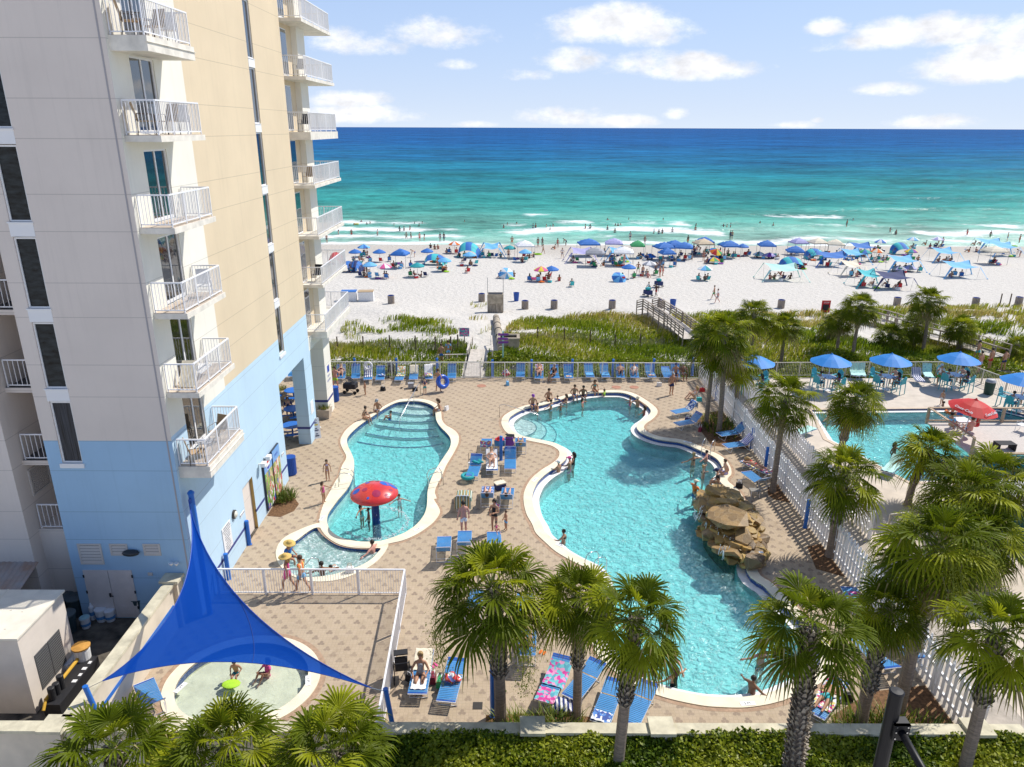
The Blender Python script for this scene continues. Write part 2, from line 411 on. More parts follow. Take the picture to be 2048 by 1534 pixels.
n1 = N(nt, 'ShaderNodeTexNoise', inp={'Scale': 0.55, 'Detail': 5.0, 'Roughness': .65}); L(nt, g.outputs['Position'], n1.inputs['Vector'])
n2 = N(nt, 'ShaderNodeTexNoise', inp={'Scale': 5.0, 'Detail': 3.0}); L(nt, g.outputs['Position'], n2.inputs['Vector'])
base = MIXC(nt, n1.outputs['Fac'], (0.395, 0.305, 0.20), (0.53, 0.43, 0.30))
base = MIXC(nt, MATH(nt, 'MULTIPLY', n2.outputs['Fac'], .35), base, (0.38, 0.29, 0.22))
base = MIXC(nt, MATH(nt, 'MULTIPLY', vcol.outputs['Color'], .22), base, (0.62, 0.5, 0.4))
base = MIXC(nt, MATH(nt, 'MULTIPLY', tm.outputs[0], MATH(nt, 'ADD', MATH(nt, 'MULTIPLY', wn.outputs[0], .35), .35)), base, (0.20, 0.15, 0.12))
base = MIXC(nt, MATH(nt, 'MULTIPLY', MATH(nt, 'SUBTRACT', 1.0, jm.outputs[0]), 0.35), base, (0.22, 0.17, 0.13))
n6 = N(nt, 'ShaderNodeTexNoise', inp={'Scale': 0.9, 'Detail': 7.0, 'Roughness': .6, 'Distortion': .8}); L(nt, g.outputs['Position'], n6.inputs['Vector'])
w6 = N(nt, 'ShaderNodeMapRange', interpolation_type='SMOOTHSTEP', inp={'From Min': .55, 'From Max': .72, 'To Max': .30}); L(nt, n6.outputs['Fac'], w6.inputs['Value'])
base = MIXC(nt, w6.outputs[0], base, (.22, .16, .11))
L(nt, base, b.inputs['Base Color'])
bp = N(nt, 'ShaderNodeBump', inp={'Strength': 0.3, 'Distance': 0.01}); L(nt, jm.outputs[0], bp.inputs['Height']); L(nt, bp.outputs[0], b.inputs['Normal'])
deck = MB()
deck.prism([(-12.75, 16.2), (14.24, 16.2), (14.24, 52.6), (-24, 52.6), (-24, 35.5), (-12.04, 35.5), (-12.04, 23.7), (-12.75, 23.7)], -0.3, 0.0,
           holes=[offset(main_out, -.1), offset(kid_out, -.1), offset(sp_out, -.1), offset(spa_in, 0.06)], side=True)
struct('pool_deck', deck, pav)

cop_m = mat('coping', (0.80, 0.72, 0.55), 0.75, var=0.12, vscale=1.2, bump=0.1, bscale=30)
tile_m = mat('blue_tile', (0.03, 0.08, 0.26), 0.25, var=0.4, vscale=12)
ledge_m = mat('pool_ledge', (0.80, 0.80, 0.77), 0.6, var=0.06)
plaster = mat('pool_plaster', (0.84, 0.86, 0.82), 0.7, var=0.05, vscale=0.8)
plas2 = mat('wading_plaster', (0.66, 0.68, 0.52), 0.7, var=0.15, vscale=1.5)
def ring(name, a, b, z0, z1, m):
    r = MB(); r.prism(a, z0, z1, holes=[b], side=True); o = r.build(name, m); o['kind'] = 'structure'; return o
def wall_loop(mb, l, z0, z1, mi=0):
    k = len(l); mb.add([(p.x, p.y, z0) for p in l]+[(p.x, p.y, z1) for p in l], [(i, (i+1) % k, k+(i+1) % k, k+i) for i in range(k)], mi)
def water_mat(name, dens, col, ripple=0.5, scale=2.6, foam=0.0, pale_max=.30, smin=.03):
    m = bpy.data.materials.new(name); m.use_nodes = True; nt = m.node_tree; nt.nodes.clear()
    out = N(nt, 'ShaderNodeOutputMaterial')
    tr = N(nt, 'ShaderNodeBsdfTransparent'); gl = N(nt, 'ShaderNodeBsdfGlossy', inp={'Roughness': 0.08})
    gg = N(nt, 'ShaderNodeNewGeometry')
    w1 = N(nt, 'ShaderNodeTexNoise', inp={'Scale': scale, 'Detail': 4.0, 'Roughness': 0.6, 'Distortion': 1.2}); L(nt, gg.outputs['Position'], w1.inputs['Vector'])
    bpn = N(nt, 'ShaderNodeBump', inp={'Strength': ripple, 'Distance': 0.2}); L(nt, w1.outputs['Fac'], bpn.inputs['Height']); L(nt, bpn.outputs[0], gl.inputs['Normal'])
    fr = N(nt, 'ShaderNodeFresnel', inp={'IOR': 1.33}); L(nt, bpn.outputs[0], fr.inputs['Normal'])
    mx = N(nt, 'ShaderNodeMixShader'); L(nt, fr.outputs[0], mx.inputs[0]); L(nt, tr.outputs[0], mx.inputs[1]); L(nt, gl.outputs[0], mx.inputs[2])
    surf = mx.outputs[0]
    # pale patches painted in for caustic light and sparkle; bubbles only in the spa
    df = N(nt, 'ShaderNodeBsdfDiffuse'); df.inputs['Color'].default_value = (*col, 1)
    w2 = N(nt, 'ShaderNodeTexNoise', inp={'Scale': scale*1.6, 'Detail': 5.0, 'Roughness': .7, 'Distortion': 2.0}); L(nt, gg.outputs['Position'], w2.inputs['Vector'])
    r2 = N(nt, 'ShaderNodeMapRange', interpolation_type='SMOOTHSTEP', inp={'From Min': 0.42, 'From Max': 0.74, 'To Min': smin, 'To Max': pale_max}); L(nt, w2.outputs['Fac'], r2.inputs['Value'])
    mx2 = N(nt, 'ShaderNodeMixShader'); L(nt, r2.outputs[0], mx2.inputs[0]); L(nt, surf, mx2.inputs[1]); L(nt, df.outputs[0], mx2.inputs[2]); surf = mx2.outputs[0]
    if foam > 0:
        fo = N(nt, 'ShaderNodeBsdfDiffuse'); fo.inputs['Color'].default_value = (.85, .9, .9, 1)
        w3 = N(nt, 'ShaderNodeTexNoise', inp={'Scale': 1.7, 'Detail': 8.0, 'Roughness': .75, 'Distortion': 2.5}); L(nt, gg.outputs['Position'], w3.inputs['Vector'])
        r3 = N(nt, 'ShaderNodeMapRange', interpolation_type='SMOOTHSTEP', inp={'From Min': 0.46, 'From Max': 0.75, 'To Min': 0.0, 'To Max': foam}); L(nt, w3.outputs['Fac'], r3.inputs['Value'])
        mx3 = N(nt, 'ShaderNodeMixShader'); L(nt, r3.outputs[0], mx3.inputs[0]); L(nt, surf, mx3.inputs[1]); L(nt, fo.outputs[0], mx3.inputs[2]); surf = mx3.outputs[0]
    L(nt, surf, out.inputs['Surface'])
    va = N(nt, 'ShaderNodeVolumeAbsorption', inp={'Density': dens}); va.inputs['Color'].default_value = (.08, .90, .94, 1); L(nt, va.outputs[0], out.inputs['Volume'])
    return m
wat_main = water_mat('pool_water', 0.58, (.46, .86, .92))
wat_spa = water_mat('spa_water', 0.22, (.5, .74, .70), ripple=.7, scale=3, foam=.95, pale_max=.75, smin=.3)
wat_wade = water_mat('wading_water', 0.10, (.7, .78, .7), ripple=.15, pale_max=.15)
def pool(name, inn, depth, level, wm, pm, zwall=-0.26, ztop=.02):
    s = MB(); wall_loop(s, inn, zwall, ztop, 1); wall_loop(s, inn, -depth-.02, zwall, 0); s.prism(inn, 0, -depth, 0, side=False)
    struct(name+'_basin', s, [pm, tile_m])
    w = MB(); o2 = offset(inn, 0.06); w.prism(o2, -depth-.25, level, bottom=True)
    o = w.build(name+'_water', wm); o['kind'] = 'structure'
    return o
# main pool: coping, tile wall, white gutter ledge, basin
ring('main_pool_coping', main_out, main_in, -0.05, 0.035, cop_m)
s = MB(); wall_loop(s, main_in, -.26, 0.0); struct('main_pool_tile_band', s, tile_m)
ring('main_pool_ledge', offset(main_in, .02), main_led, -.5, -0.2, ledge_m)
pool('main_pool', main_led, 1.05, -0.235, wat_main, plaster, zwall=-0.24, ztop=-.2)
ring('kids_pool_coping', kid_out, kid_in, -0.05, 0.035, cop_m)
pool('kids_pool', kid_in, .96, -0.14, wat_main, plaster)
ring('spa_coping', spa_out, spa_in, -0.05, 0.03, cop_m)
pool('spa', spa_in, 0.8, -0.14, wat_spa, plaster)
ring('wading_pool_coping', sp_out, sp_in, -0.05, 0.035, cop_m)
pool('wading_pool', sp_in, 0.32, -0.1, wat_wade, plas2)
# paver border band beside the copings
bord = mat('paver_border', (0.40, 0.27, 0.18), 0.85, var=.25, vscale=6)
for nm, lo, w in (('main', main_out, .17), ('kids', kid_out, .14), ('wading', sp_out, .2)):
    s = MB(); s.prism(offset(lo, w), .004, .005, holes=[offset(lo, .01)], side=False); struct(nm+'_pool_border', s, bord)
# entry steps of the kids' pool
st = MB(); nose = MB()
for k, (yl, yc, yr, z) in enumerate([((1035,520),(1190,549),(1325,540),-.22), ((925,565),(1150,606),(1345,595),-.36), ((860,640),(1150,664),(1360,650),-.5), ((800,675),(1120,722),(1370,712),-.64), ((715,740),(1080,795),(1410,768),-.78), ((640,808),(1060,868),(1425,830),-.92)]):
    a, c, e = (PZ(*A_(*q), z) for q in (yl, yc, yr))
    arc = []
    for t in np.linspace(-.12, 1.12, 25):
        q = a*(1-t)*(1-2*t)+c*4*t*(1-t)+e*t*(2*t-1); arc.append(Vector((q.x, q.y)))
    arc = sorted(arc, key=lambda p: p.x)
    st.prism([(p.x, p.y) for p in arc]+[(arc[-1].x, 48.6), (arc[0].x, 48.6)], -1.1, z)
    for p, q in zip(arc, arc[1:]): nose.bar((p.x, p.y+.03, z), (q.x, q.y+.03, z), .07, .03)
struct('kids_pool_steps', st, plaster); struct('step_edge_tiles', nose, tile_m)
# corner steps of the main pool
st = MB(); nose = MB(); cc_ = PZ(*B_(215, 640))
for k, (r_, z) in enumerate(((1.45, -.4), (2.1, -.62), (2.75, -.85))):
    arc = [Vector((cc_.x-.2+r_*math.cos(a), cc_.y-.1+r_*math.sin(a)*1.1)) for a in np.linspace(-1.9, 1.2, 24)]
    st.prism([(p.x, p.y) for p in arc]+[(cc_.x-2.5, cc_.y+1.2), (cc_.x-2.5, cc_.y-1.2)], -1.04, z)
    for p, q in zip(arc, arc[1:]): nose.bar((p.x, p.y, z), (q.x, q.y, z), .06, .03)
struct('main_pool_steps', st, plaster); struct('step_edge_tiles', nose, mat('grey_blue_tile', (.12, .25, .3), .4))
# submerged seat along the far end of the main pool
# depth markers on the coping
dm = mat('marker_tile', (.86, .86, .84), .4); dk = mat('marker_ink', (.02, .02, .03), .5)
def marker(px, py, txt, rz, place, size=.2):
    p = PZ(px, py, .04); t = thing('depth_marker', 'white depth tile reading %s on the coping %s' % (txt, place), 'depth marker', p, rz)
    s = MB(); w = .13*len(txt)*size/.2*.62+.05; s.box((-w, -.14*size/.2, 0), (w, .14*size/.2, .006)); s.build('tile', dm, t)
    s = MB(); add_text(s, txt, size, Matrix.Translation((0, 0, .009)), 0, .001); s.build('lettering', dk, t)
for px, py, txt, rz, pl in [(1495.5, 1407, '5 FT', R(5), 'at the near end of the big pool'), (1288, 1370, '5 FT', R(-28), 'below the leaning palm crown'), (1121, 1091, '4 FT', R(-38), 'beside the woman with a bun'), (1070, 959, '4 FT', R(60), 'left of the three people at the pool bend'), (1053, 877, '3 FT', R(-14), 'by the big pool corner steps'), (1375, 884, '5 FT', R(-25), 'in the palm shade of the big pool'), (644.5, 1036, '3 FT', R(80), 'where kids pool and spa meet, left'), (837, 1058, '3 FT', R(35), 'at the lower right of the kids pool'), (879, 937, '2 FT', R(62), 'above the right kids pool ladder'), (637, 853, '2 FT', R(-50), 'at the left shoulder of the kids pool'), (361, 1375, '1 FT', R(70), 'left side of the wading pool'), (616, 1361, '1 FT', R(-75), 'right side of the wading pool'), (832, 801, 'NO DIVING', 0, 'at the kids pool head')]:
    marker(px, py, txt, rz, pl, .09 if len(txt) > 5 else .125)
# gravity drains set in the paving
rust = mat('drain_cover', (.42, .20, .13), .7, var=.2)
for (px, py), n_ in zip([A_(1707, 370), B_(995, 372), B_(1135, 372)], ('near the gate', 'left of the two by the loungers', 'right of the two by the loungers')):
    p = PZ(px, py, .002); s = MB(); s.lathe([(.34, 0), (.34, .012), (.31, .016), (.30, .012)], 24); o = s.build('drain_cover', rust); o.location = p; tag(o, 'round terracotta drain cover in the paving, '+n_, 'drain cover')
p = PZ(*E_(630, 502)); s = MB(); s.box((-.16, -.16, 0), (.16, .16, .012)); [s.box((-.14, -.13+i*.055, .012), (.14, -.1+i*.055, .016)) for i in range(5)]; o = s.build('drain_cover', mat('dark_drain', (.05, .045, .04), .7)); o.location = p; tag(o, 'small square dark drain grate in the paving', 'drain cover')

# --- the sea
sea = bpy.data.materials.new('sea_water'); sea.use_nodes = True; nt = sea.node_tree; nt.nodes.clear()
out = N(nt, 'ShaderNodeOutputMaterial'); g = N(nt, 'ShaderNodeNewGeometry'); sp = N(nt, 'ShaderNodeSeparateXYZ'); L(nt, g.outputs['Position'], sp.inputs[0])
big = N(nt, 'ShaderNodeTexNoise', inp={'Scale': 0.012, 'Detail': 4.0})
mpp = N(nt, 'ShaderNodeMapping'); mpp.inputs['Scale'].default_value = (0.35, 1.0, 1.0); L(nt, g.outputs['Position'], mpp.inputs[0]); L(nt, mpp.outputs[0], big.inputs['Vector'])
lg = MATH(nt, 'LOGARITHM', MATH(nt, 'MULTIPLY', sp.outputs[1], MATH(nt, 'ADD', MATH(nt, 'MULTIPLY', big.outputs['Fac'], .7), .65)), 10.0)
t = N(nt, 'ShaderNodeMapRange', inp={'From Min': 2.08, 'From Max': 3.6}); L(nt, lg, t.inputs['Value'])
cr = N(nt, 'ShaderNodeValToRGB'); L(nt, t.outputs[0], cr.inputs[0])
els = [(0.0, (.50, .58, .48)), (.045, (.36, .54, .45)), (.09, (.13, .38, .31)), (.16, (.035, .26, .235)), (.27, (.014, .19, .225)), (.42, (.008, .13, .26)), (.62, (.006, .095, .27)), (1.0, (.008, .08, .25))]
while len(cr.color_ramp.elements) < len(els): cr.color_ramp.elements.new(.5)
for e_, (p_, c_) in zip(cr.color_ramp.elements, els): e_.position = p_; e_.color = (*c_, 1)
n1 = N(nt, 'ShaderNodeTexNoise', inp={'Scale': 0.28, 'Detail': 8.0, 'Roughness': 0.62, 'Distortion': .4})
mp2 = N(nt, 'ShaderNodeMapping'); mp2.inputs['Scale'].default_value = (0.6, 1.0, 1.0); L(nt, g.outputs['Position'], mp2.inputs[0]); L(nt, mp2.outputs[0], n1.inputs['Vector'])
n3 = N(nt, 'ShaderNodeTexNoise', inp={'Scale': 0.05, 'Detail': 6.0, 'Roughness': 0.65}); L(nt, mp2.outputs[0], n3.inputs['Vector'])
hsum = MATH(nt, 'ADD', MATH(nt, 'MULTIPLY', n1.outputs['Fac'], .8), MATH(nt, 'MULTIPLY', n3.outputs['Fac'], 2.5))
bp = N(nt, 'ShaderNodeBump', inp={'Strength': 0.8, 'Distance': 1.3}); L(nt, hsum, bp.inputs['Height'])
# light and shade of the wavelets, painted into the water colour by noise
n4 = N(nt, 'ShaderNodeTexNoise', inp={'Scale': 0.016, 'Detail': 7.0, 'Roughness': 0.7}); L(nt, mp2.outputs[0], n4.inputs['Vector'])
n5 = N(nt, 'ShaderNodeTexNoise', inp={'Scale': 0.004, 'Detail': 7.0, 'Roughness': 0.75}); L(nt, mp2.outputs[0], n5.inputs['Vector'])
wsum = MATH(nt, 'ADD', MATH(nt, 'ADD', MATH(nt, 'MULTIPLY', n1.outputs['Fac'], .8), MATH(nt, 'MULTIPLY', n3.outputs['Fac'], .9)), MATH(nt, 'ADD', MATH(nt, 'MULTIPLY', n4.outputs['Fac'], .7), MATH(nt, 'MULTIPLY', n5.outputs['Fac'], .6)))
ph = N(nt, 'ShaderNodeMapRange', inp={'From Min': 1.2, 'From Max': 1.8, 'To Min': .45, 'To Max': 1.65}); L(nt, wsum, ph.inputs['Value'])
wcol = MIXC(nt, 1.0, cr.outputs[0], ph.outputs[0], 'MULTIPLY')
df = N(nt, 'ShaderNodeBsdfDiffuse'); L(nt, wcol, df.inputs['Color']); L(nt, bp.outputs[0], df.inputs['Normal'])
gl = N(nt, 'ShaderNodeBsdfGlossy', inp={'Roughness': 0.16}); L(nt, bp.outputs[0], gl.inputs['Normal'])
mx = N(nt, 'ShaderNodeMixShader', inp={0: .075}); L(nt, df.outputs[0], mx.inputs[1]); L(nt, gl.outputs[0], mx.inputs[2])
# foam: breaker lines at given distances, broken up by noise
fn = N(nt, 'ShaderNodeTexNoise', inp={'Scale': 0.045, 'Detail': 3.0}); mp3 = N(nt, 'ShaderNodeMapping'); mp3.inputs['Scale'].default_value = (1.0, .25, 1.0); L(nt, g.outputs['Position'], mp3.inputs[0]); L(nt, mp3.outputs[0], fn.inputs['Vector'])
fine = N(nt, 'ShaderNodeTexNoise', inp={'Scale': 0.9, 'Detail': 7.0, 'Roughness': .7}); mp4 = N(nt, 'ShaderNodeMapping'); mp4.inputs['Scale'].default_value = (.45, 1.0, 1.0); L(nt, g.outputs['Position'], mp4.inputs[0]); L(nt, mp4.outputs[0], fine.inputs['Vector'])
yw = MATH(nt, 'ADD', sp.outputs[1], MATH(nt, 'MULTIPLY', MATH(nt, 'SUBTRACT', fn.outputs['Fac'], .5), 26.0))
foam = None
def fband(y0, w, amp, ox, thr):
    o = N(nt, 'ShaderNodeTexNoise', inp={'Scale': 0.03, 'Detail': 3.0}); cx = N(nt, 'ShaderNodeCombineXYZ', inp={1: ox}); L(nt, sp.outputs[0], cx.inputs[0]); L(nt, cx.outputs[0], o.inputs['Vector'])
    on = N(nt, 'ShaderNodeMapRange', interpolation_type='SMOOTHSTEP', inp={'From Min': thr-.05, 'From Max': thr+.06, 'To Min': 0, 'To Max': amp}); L(nt, o.outputs['Fac'], on.inputs['Value'])
    d = MATH(nt, 'DIVIDE', MATH(nt, 'ABSOLUTE', MATH(nt, 'SUBTRACT', yw, y0)), w)
    return MATH(nt, 'MULTIPLY', on.outputs[0], MATH(nt, 'MAXIMUM', MATH(nt, 'SUBTRACT', 1.0, d), 0.0))
for y0, w, amp, ox, thr in [(136, 4.0, 1.1, 3, .33), (146, 5.0, .9, 11, .44), (157, 6, 1.15, 23, .46), (169, 6, 1.1, 31, .53), (186, 5, .85, 47, .58)]:
    v = fband(y0, w, amp, ox, thr); foam = v if foam is None else MATH(nt, 'MAXIMUM', foam, v)
fm = N(nt, 'ShaderNodeMapRange', interpolation_type='SMOOTHSTEP', inp={'From Min': .50, 'From Max': .86}); L(nt, MATH(nt, 'ADD', MATH(nt, 'MULTIPLY', foam, .42), MATH(nt, 'MULTIPLY', fine.outputs['Fac'], .85)), fm.inputs['Value'])
fmask = MATH(nt, 'MULTIPLY', fm.outputs[0], MATH(nt, 'MINIMUM', MATH(nt, 'MULTIPLY', foam, 6.0), 1.0), clamp=True)
fd = N(nt, 'ShaderNodeBsdfDiffuse'); fd.inputs['Color'].default_value = (.86, .88, .87, 1)
mf = N(nt, 'ShaderNodeMixShader'); L(nt, fmask, mf.inputs[0]); L(nt, mx.outputs[0], mf.inputs[1]); L(nt, fd.outputs[0], mf.inputs[2])
L(nt, mf.outputs[0], out.inputs['Surface'])
mb = MB()
rows = list(np.arange(122, 250, 0.9))
while rows[-1] < 150000: rows.append(rows[-1]*1.05)
ncol = 170
def wave(x, y):
    if y > 320: return 0
    z = 0
    for y0, h, w, ph_ in ((158, .42, 2.6, 0), (171, .5, 3.0, 2), (187, .4, 3.4, 4), (207, .4, 4, 1), (232, .35, 4.5, 3)):
        yy = y-(y0+3.5*math.sin(x*.035+ph_)+1.6*math.sin(x*.11+ph_*2)); amp = h*(.55+.45*math.sin(x*.045+ph_*3))
        z += amp*math.exp(-(yy/(w if yy > 0 else w*.5))**2)
    return z
for y in rows:
    hw = y*1.25+120
    for i in range(ncol):
        t_ = i/(ncol-1); x = (t_-.45)*2*hw
        mb.v.append((x, y, SEA+wave(x, y)))
for j in range(len(rows)-1):
    for i in range(ncol-1):
        mb.f.append((j*ncol+i, j*ncol+i+1, (j+1)*ncol+i+1, (j+1)*ncol+i)); mb.m.append(0)
struct('sea', mb, sea, smooth=True)

# ================================================================== HOTEL TOWER
FL = [6.42+2.83*k for k in range(10)]          # balcony floors
def paint(name, col, lines=True, var=.05):
    m = mat(name, col, 0.8, var=var, vscale=.35, bump=0.06, bscale=60, spec=.2, detail=6)
    if lines and 'ln' not in m:
        nt = m.node_tree; b = nt.nodes['Principled BSDF']; src = b.inputs['Base Color'].links[0].from_socket
        g = N(nt, 'ShaderNodeNewGeometry'); sp = N(nt, 'ShaderNodeSeparateXYZ'); L(nt, g.outputs['Position'], sp.inputs[0])
        fr = MATH(nt, 'FRACT', MATH(nt, 'DIVIDE', MATH(nt, 'SUBTRACT', sp.outputs[2], 6.30-28.3), 2.83))
        l1 = MATH(nt, 'LESS_THAN', fr, .009); l2 = MATH(nt, 'COMPARE', fr, .415, .0045)
        ll = MATH(nt, 'MAXIMUM', l1, l2)
        # faint rain streaks
        st = N(nt, 'ShaderNodeTexNoise', inp={'Scale': 1.0, 'Detail': 6.0, 'Roughness': .7}); mp = N(nt, 'ShaderNodeMapping'); mp.inputs['Scale'].default_value = (5, 5, .22)
        L(nt, g.outputs['Position'], mp.inputs[0]); L(nt, mp.outputs[0], st.inputs['Vector'])
        sr = N(nt, 'ShaderNodeMapRange', inp={'From Min': .52, 'From Max': .8, 'To Max': .2}); L(nt, st.outputs['Fac'], sr.inputs['Value'])
        c = MIXC(nt, MATH(nt, 'MULTIPLY', ll, .45), src, tuple(x*.45 for x in col)); c = MIXC(nt, sr.outputs[0], c, tuple(x*.6 for x in col))
        L(nt, c, b.inputs['Base Color']); m['ln'] = 1
    return m
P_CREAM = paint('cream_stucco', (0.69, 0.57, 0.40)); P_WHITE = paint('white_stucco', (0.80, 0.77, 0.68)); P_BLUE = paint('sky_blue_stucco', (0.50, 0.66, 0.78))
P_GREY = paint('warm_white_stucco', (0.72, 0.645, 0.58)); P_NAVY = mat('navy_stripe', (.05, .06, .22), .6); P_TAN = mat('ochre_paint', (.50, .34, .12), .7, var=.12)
P_BLUE2 = paint('shaded_sky_blue_stucco', (0.35, 0.54, 0.73))  # same sky blue paint, with the shade of the south face mixed into its colour
SLABM = mat('balcony_concrete', (0.72, 0.68, 0.60), .8, var=.16, vscale=2.5, bump=.1, detail=8)
FLOORM = mat('balcony_floor', (.52, .44, .36), .8, var=.2, vscale=3)
RAILM = mat('white_metal', (.82, .82, .84), .35, spec=.5); TRIM = mat('white_trim', (.80, .80, .80), .5)
glass = bpy.data.materials.new('window_glass'); glass.use_nodes = True; nt = glass.node_tree; b = nt.nodes['Principled BSDF']
b.inputs['Base Color'].default_value = (.012, .016, .02, 1); b.inputs['Roughness'].default_value = .03; b.inputs['Specular IOR Level'].default_value = .9; b.inputs['IOR'].default_value = 1.6
b.inputs['Coat Weight'].default_value = .6; b.inputs['Coat Roughness'].default_value = .02
gnz = N(nt, 'ShaderNodeTexNoise', inp={'Scale': 1.6, 'Detail': 2.0}); gt = N(nt, 'ShaderNodeTexCoord'); L(nt, gt.outputs['Object'], gnz.inputs['Vector'])
gbp = N(nt, 'ShaderNodeBump', inp={'Strength': .12, 'Distance': .05}); L(nt, gnz.outputs['Fac'], gbp.inputs['Height']); L(nt, gbp.outputs[0], b.inputs['Normal'])
dglass = mat('dark_glass', (.012, .016, .02), .05, var=.9, vscale=2.5, spec=.22, stretch=(1, 1, 3), col2=(.035, .045, .05))
blind_m = mat('window_blind', (.03, .033, .035), .35, spec=.8, coat=.7)
shade_glass = mat('curtained_glass', (.03, .035, .045), .1, var=.8, vscale=5, spec=.25, coat=.0, stretch=(6, 6, .15))

hotel = thing('hotel_tower', 'tall cream and white hotel tower with a sky blue base and stacked balconies', 'hotel', (WX, WY, 0))
def wl(p): return (p[0]-WX, p[1]-WY, p[2])   # world to hotel coordinates
def hb(mb, name, mats, parent=None, smooth=False):
    """build with world coordinates under the hotel (or one of its parts)"""
    mb.v = [wl(p) for p in mb.v] if parent is None else mb.v
    return mb.build(name, mats, parent or hotel, smooth)
def wallgrid(mb, axis, plane, us, vs, fn):
    for u0, u1 in zip(us, us[1:]):
        for v0, v1 in zip(vs, vs[1:]):
            m = fn((u0+u1)/2, (v0+v1)/2)
            if m is None: continue
            if axis == 'x': q = [(plane, u0, v0), (plane, u1, v0), (plane, u1, v1), (plane, u0, v1)]
            else: q = [(u0, plane, v0), (u1, plane, v0), (u1, plane, v1), (u0, plane, v1)]
            mb.add(q, [(0, 1, 2, 3)], m)
ZT = 36.0
# east wall
win_z = [(f+.38, f+2.86) for f in FL]
def east(u, v):
    if 24.95 < u < 26.6 and any(f+.02 < v < f+2.36 for f in FL): return None
    if 36.15 < u < 37.0 and v > FL[0]+.38: return None
    if 29.2 < u < 30.5 and v < 2.7: return None
    if u > 35.5 and u < 40.2 and v < 5.44: return None
    if u > 41.7 and v < 5.44: return None
    if v < 7.7: return 2 if u > 28.85 or v < 7.63 else 1
    return 1 if u < 28.85 else 0
us = [WY, 24.95, 26.6, 28.85, 29.2, 30.5, 35.5, 36.15, 37.0, 40.2, 41.5]
vs = sorted({0, 2.7, 5.44, 7.63, 7.7, ZT} | {round(f+.02, 3) for f in FL} | {round(f+2.36, 3) for f in FL} | {round(FL[0]+.38, 3)})
mb = MB(); wallgrid(mb, 'x', WX, us, vs, east)
# reveals of the doors, windows, service doorway
def reveal(mb, y0, y1, z0, z1, d, mi):
    mb.add([(WX, y0, z0), (WX, y0, z1), (WX-d, y0, z1), (WX-d, y0, z0)], [(0, 1, 2, 3)], mi); mb.add([(WX, y1, z0), (WX, y1, z1), (WX-d, y1, z1), (WX-d, y1, z0)], [(3, 2, 1, 0)], mi)
    mb.add([(WX, y0, z1), (WX, y1, z1), (WX-d, y1, z1), (WX-d, y0, z1)], [(0, 1, 2, 3)], mi)
for f in FL: reveal(mb, 24.95, 26.6, f+.02, f+2.36, .14, 1)
reveal(mb, 36.15, 37.0, FL[0]+.38, ZT, .14, 0); mb.add([(WX, 36.15, FL[0]+.38), (WX, 37.0, FL[0]+.38), (WX-.14, 37.0, FL[0]+.38), (WX-.14, 36.15, FL[0]+.38)], [(0, 1, 2, 3)], 2)
# loggia: end wall, soffit, back wall
mb.box((-24, 35.3, 0), (WX-.003, 35.497, 5.44), 2); mb.box((-24, 35.5, 5.44), (WX-.003, 46.2, 6.2), 1)
mb.box((-24, 35.5, 0), (-20, 46.2, 5.44), 2)
mb.box((-24, 41.5, 6.2), (-12.36, 46.2, ZT), 0)
mb.box((WX-.35, 41.44, 6.2), (WX-.003, 41.5, ZT), 0)
mb.box((-12.78, 40.2, 0), (WX-.002, 41.7, 5.44), 2)
hb(mb, 'east_wall', [P_CREAM, P_WHITE, P_BLUE])
mb = MB(); mb.box((-13.16, 44.6, 0), (WX, 46.2, 5.98)); mb.box((-13.16, 44.6, 6.42), (WX, 46.2, ZT)); hb(mb, 'corner_column', P_WHITE)
for A_1, B_1 in [((WX-.05, 40.19, .98), (WX+.012, 41.69, 1.12)), ((-12.8, 40.188, .98), (WX-.051, 40.25, 1.12)), ((-13.172, 44.588, 1.02), (WX+.012, 46.1, 1.18)), ((WX-.75, 29.25, .86), (WX-.738, 30.45, .98))]+[((WX-.05, y0, .84), (WX+.012, y1, .97)) for y0, y1 in ((25.6, 29.2), (30.5, 31.7), (34.25, 35.5))]:
    mb = MB(); mb.box(A_1, B_1); hb(mb, 'navy_band', P_NAVY)
# south wall, recess, west wing
wsz = [(f+.19, f+2.54) for f in FL]
def south(u, v):
    if -16.08 < u < -15.35 and v > FL[0]+.19: return None
    return 1 if v < 7.49 else 0
mb = MB(); wallgrid(mb, 'y', WY, [-16.59, -16.08, -15.35, WX], [0, FL[0]+.19, 7.49, ZT], south)
for x, s_ in ((-16.08, 1), (-15.35, -1)): mb.box((x-.002, WY+.003, FL[0]+.19), (x+.002, WY+.12, ZT), 0)
mb.box((-16.09, WY+.13, 0), (WX-.2, WY+.2, ZT), 0)
mb.box((-16.59, WY+.003, 0), (-16.45, 27, ZT), 0)
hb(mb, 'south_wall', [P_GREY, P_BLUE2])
mb = MB(); mb.box((-12.235, WY-.012, 0), (-12.185, WY+.02, ZT)); hb(mb, 'expansion_joint', mat('joint_grey', (.38, .36, .37), .8))
mb = MB(); mb.box((-34, WY, 0), (-17.95, 26.4, ZT)); mb.box((-18, 26.0, 0), (-16.4, 26.3, ZT)); hb(mb, 'west_wing', P_GREY)
mb = MB(); mb.box((-34, 26.5, 0), (WX-.15, 35.2, ZT)); mb.box((-34, 23.8, ZT), (WX, 46.2, ZT+.3)); hb(mb, 'inner_core', P_GREY)
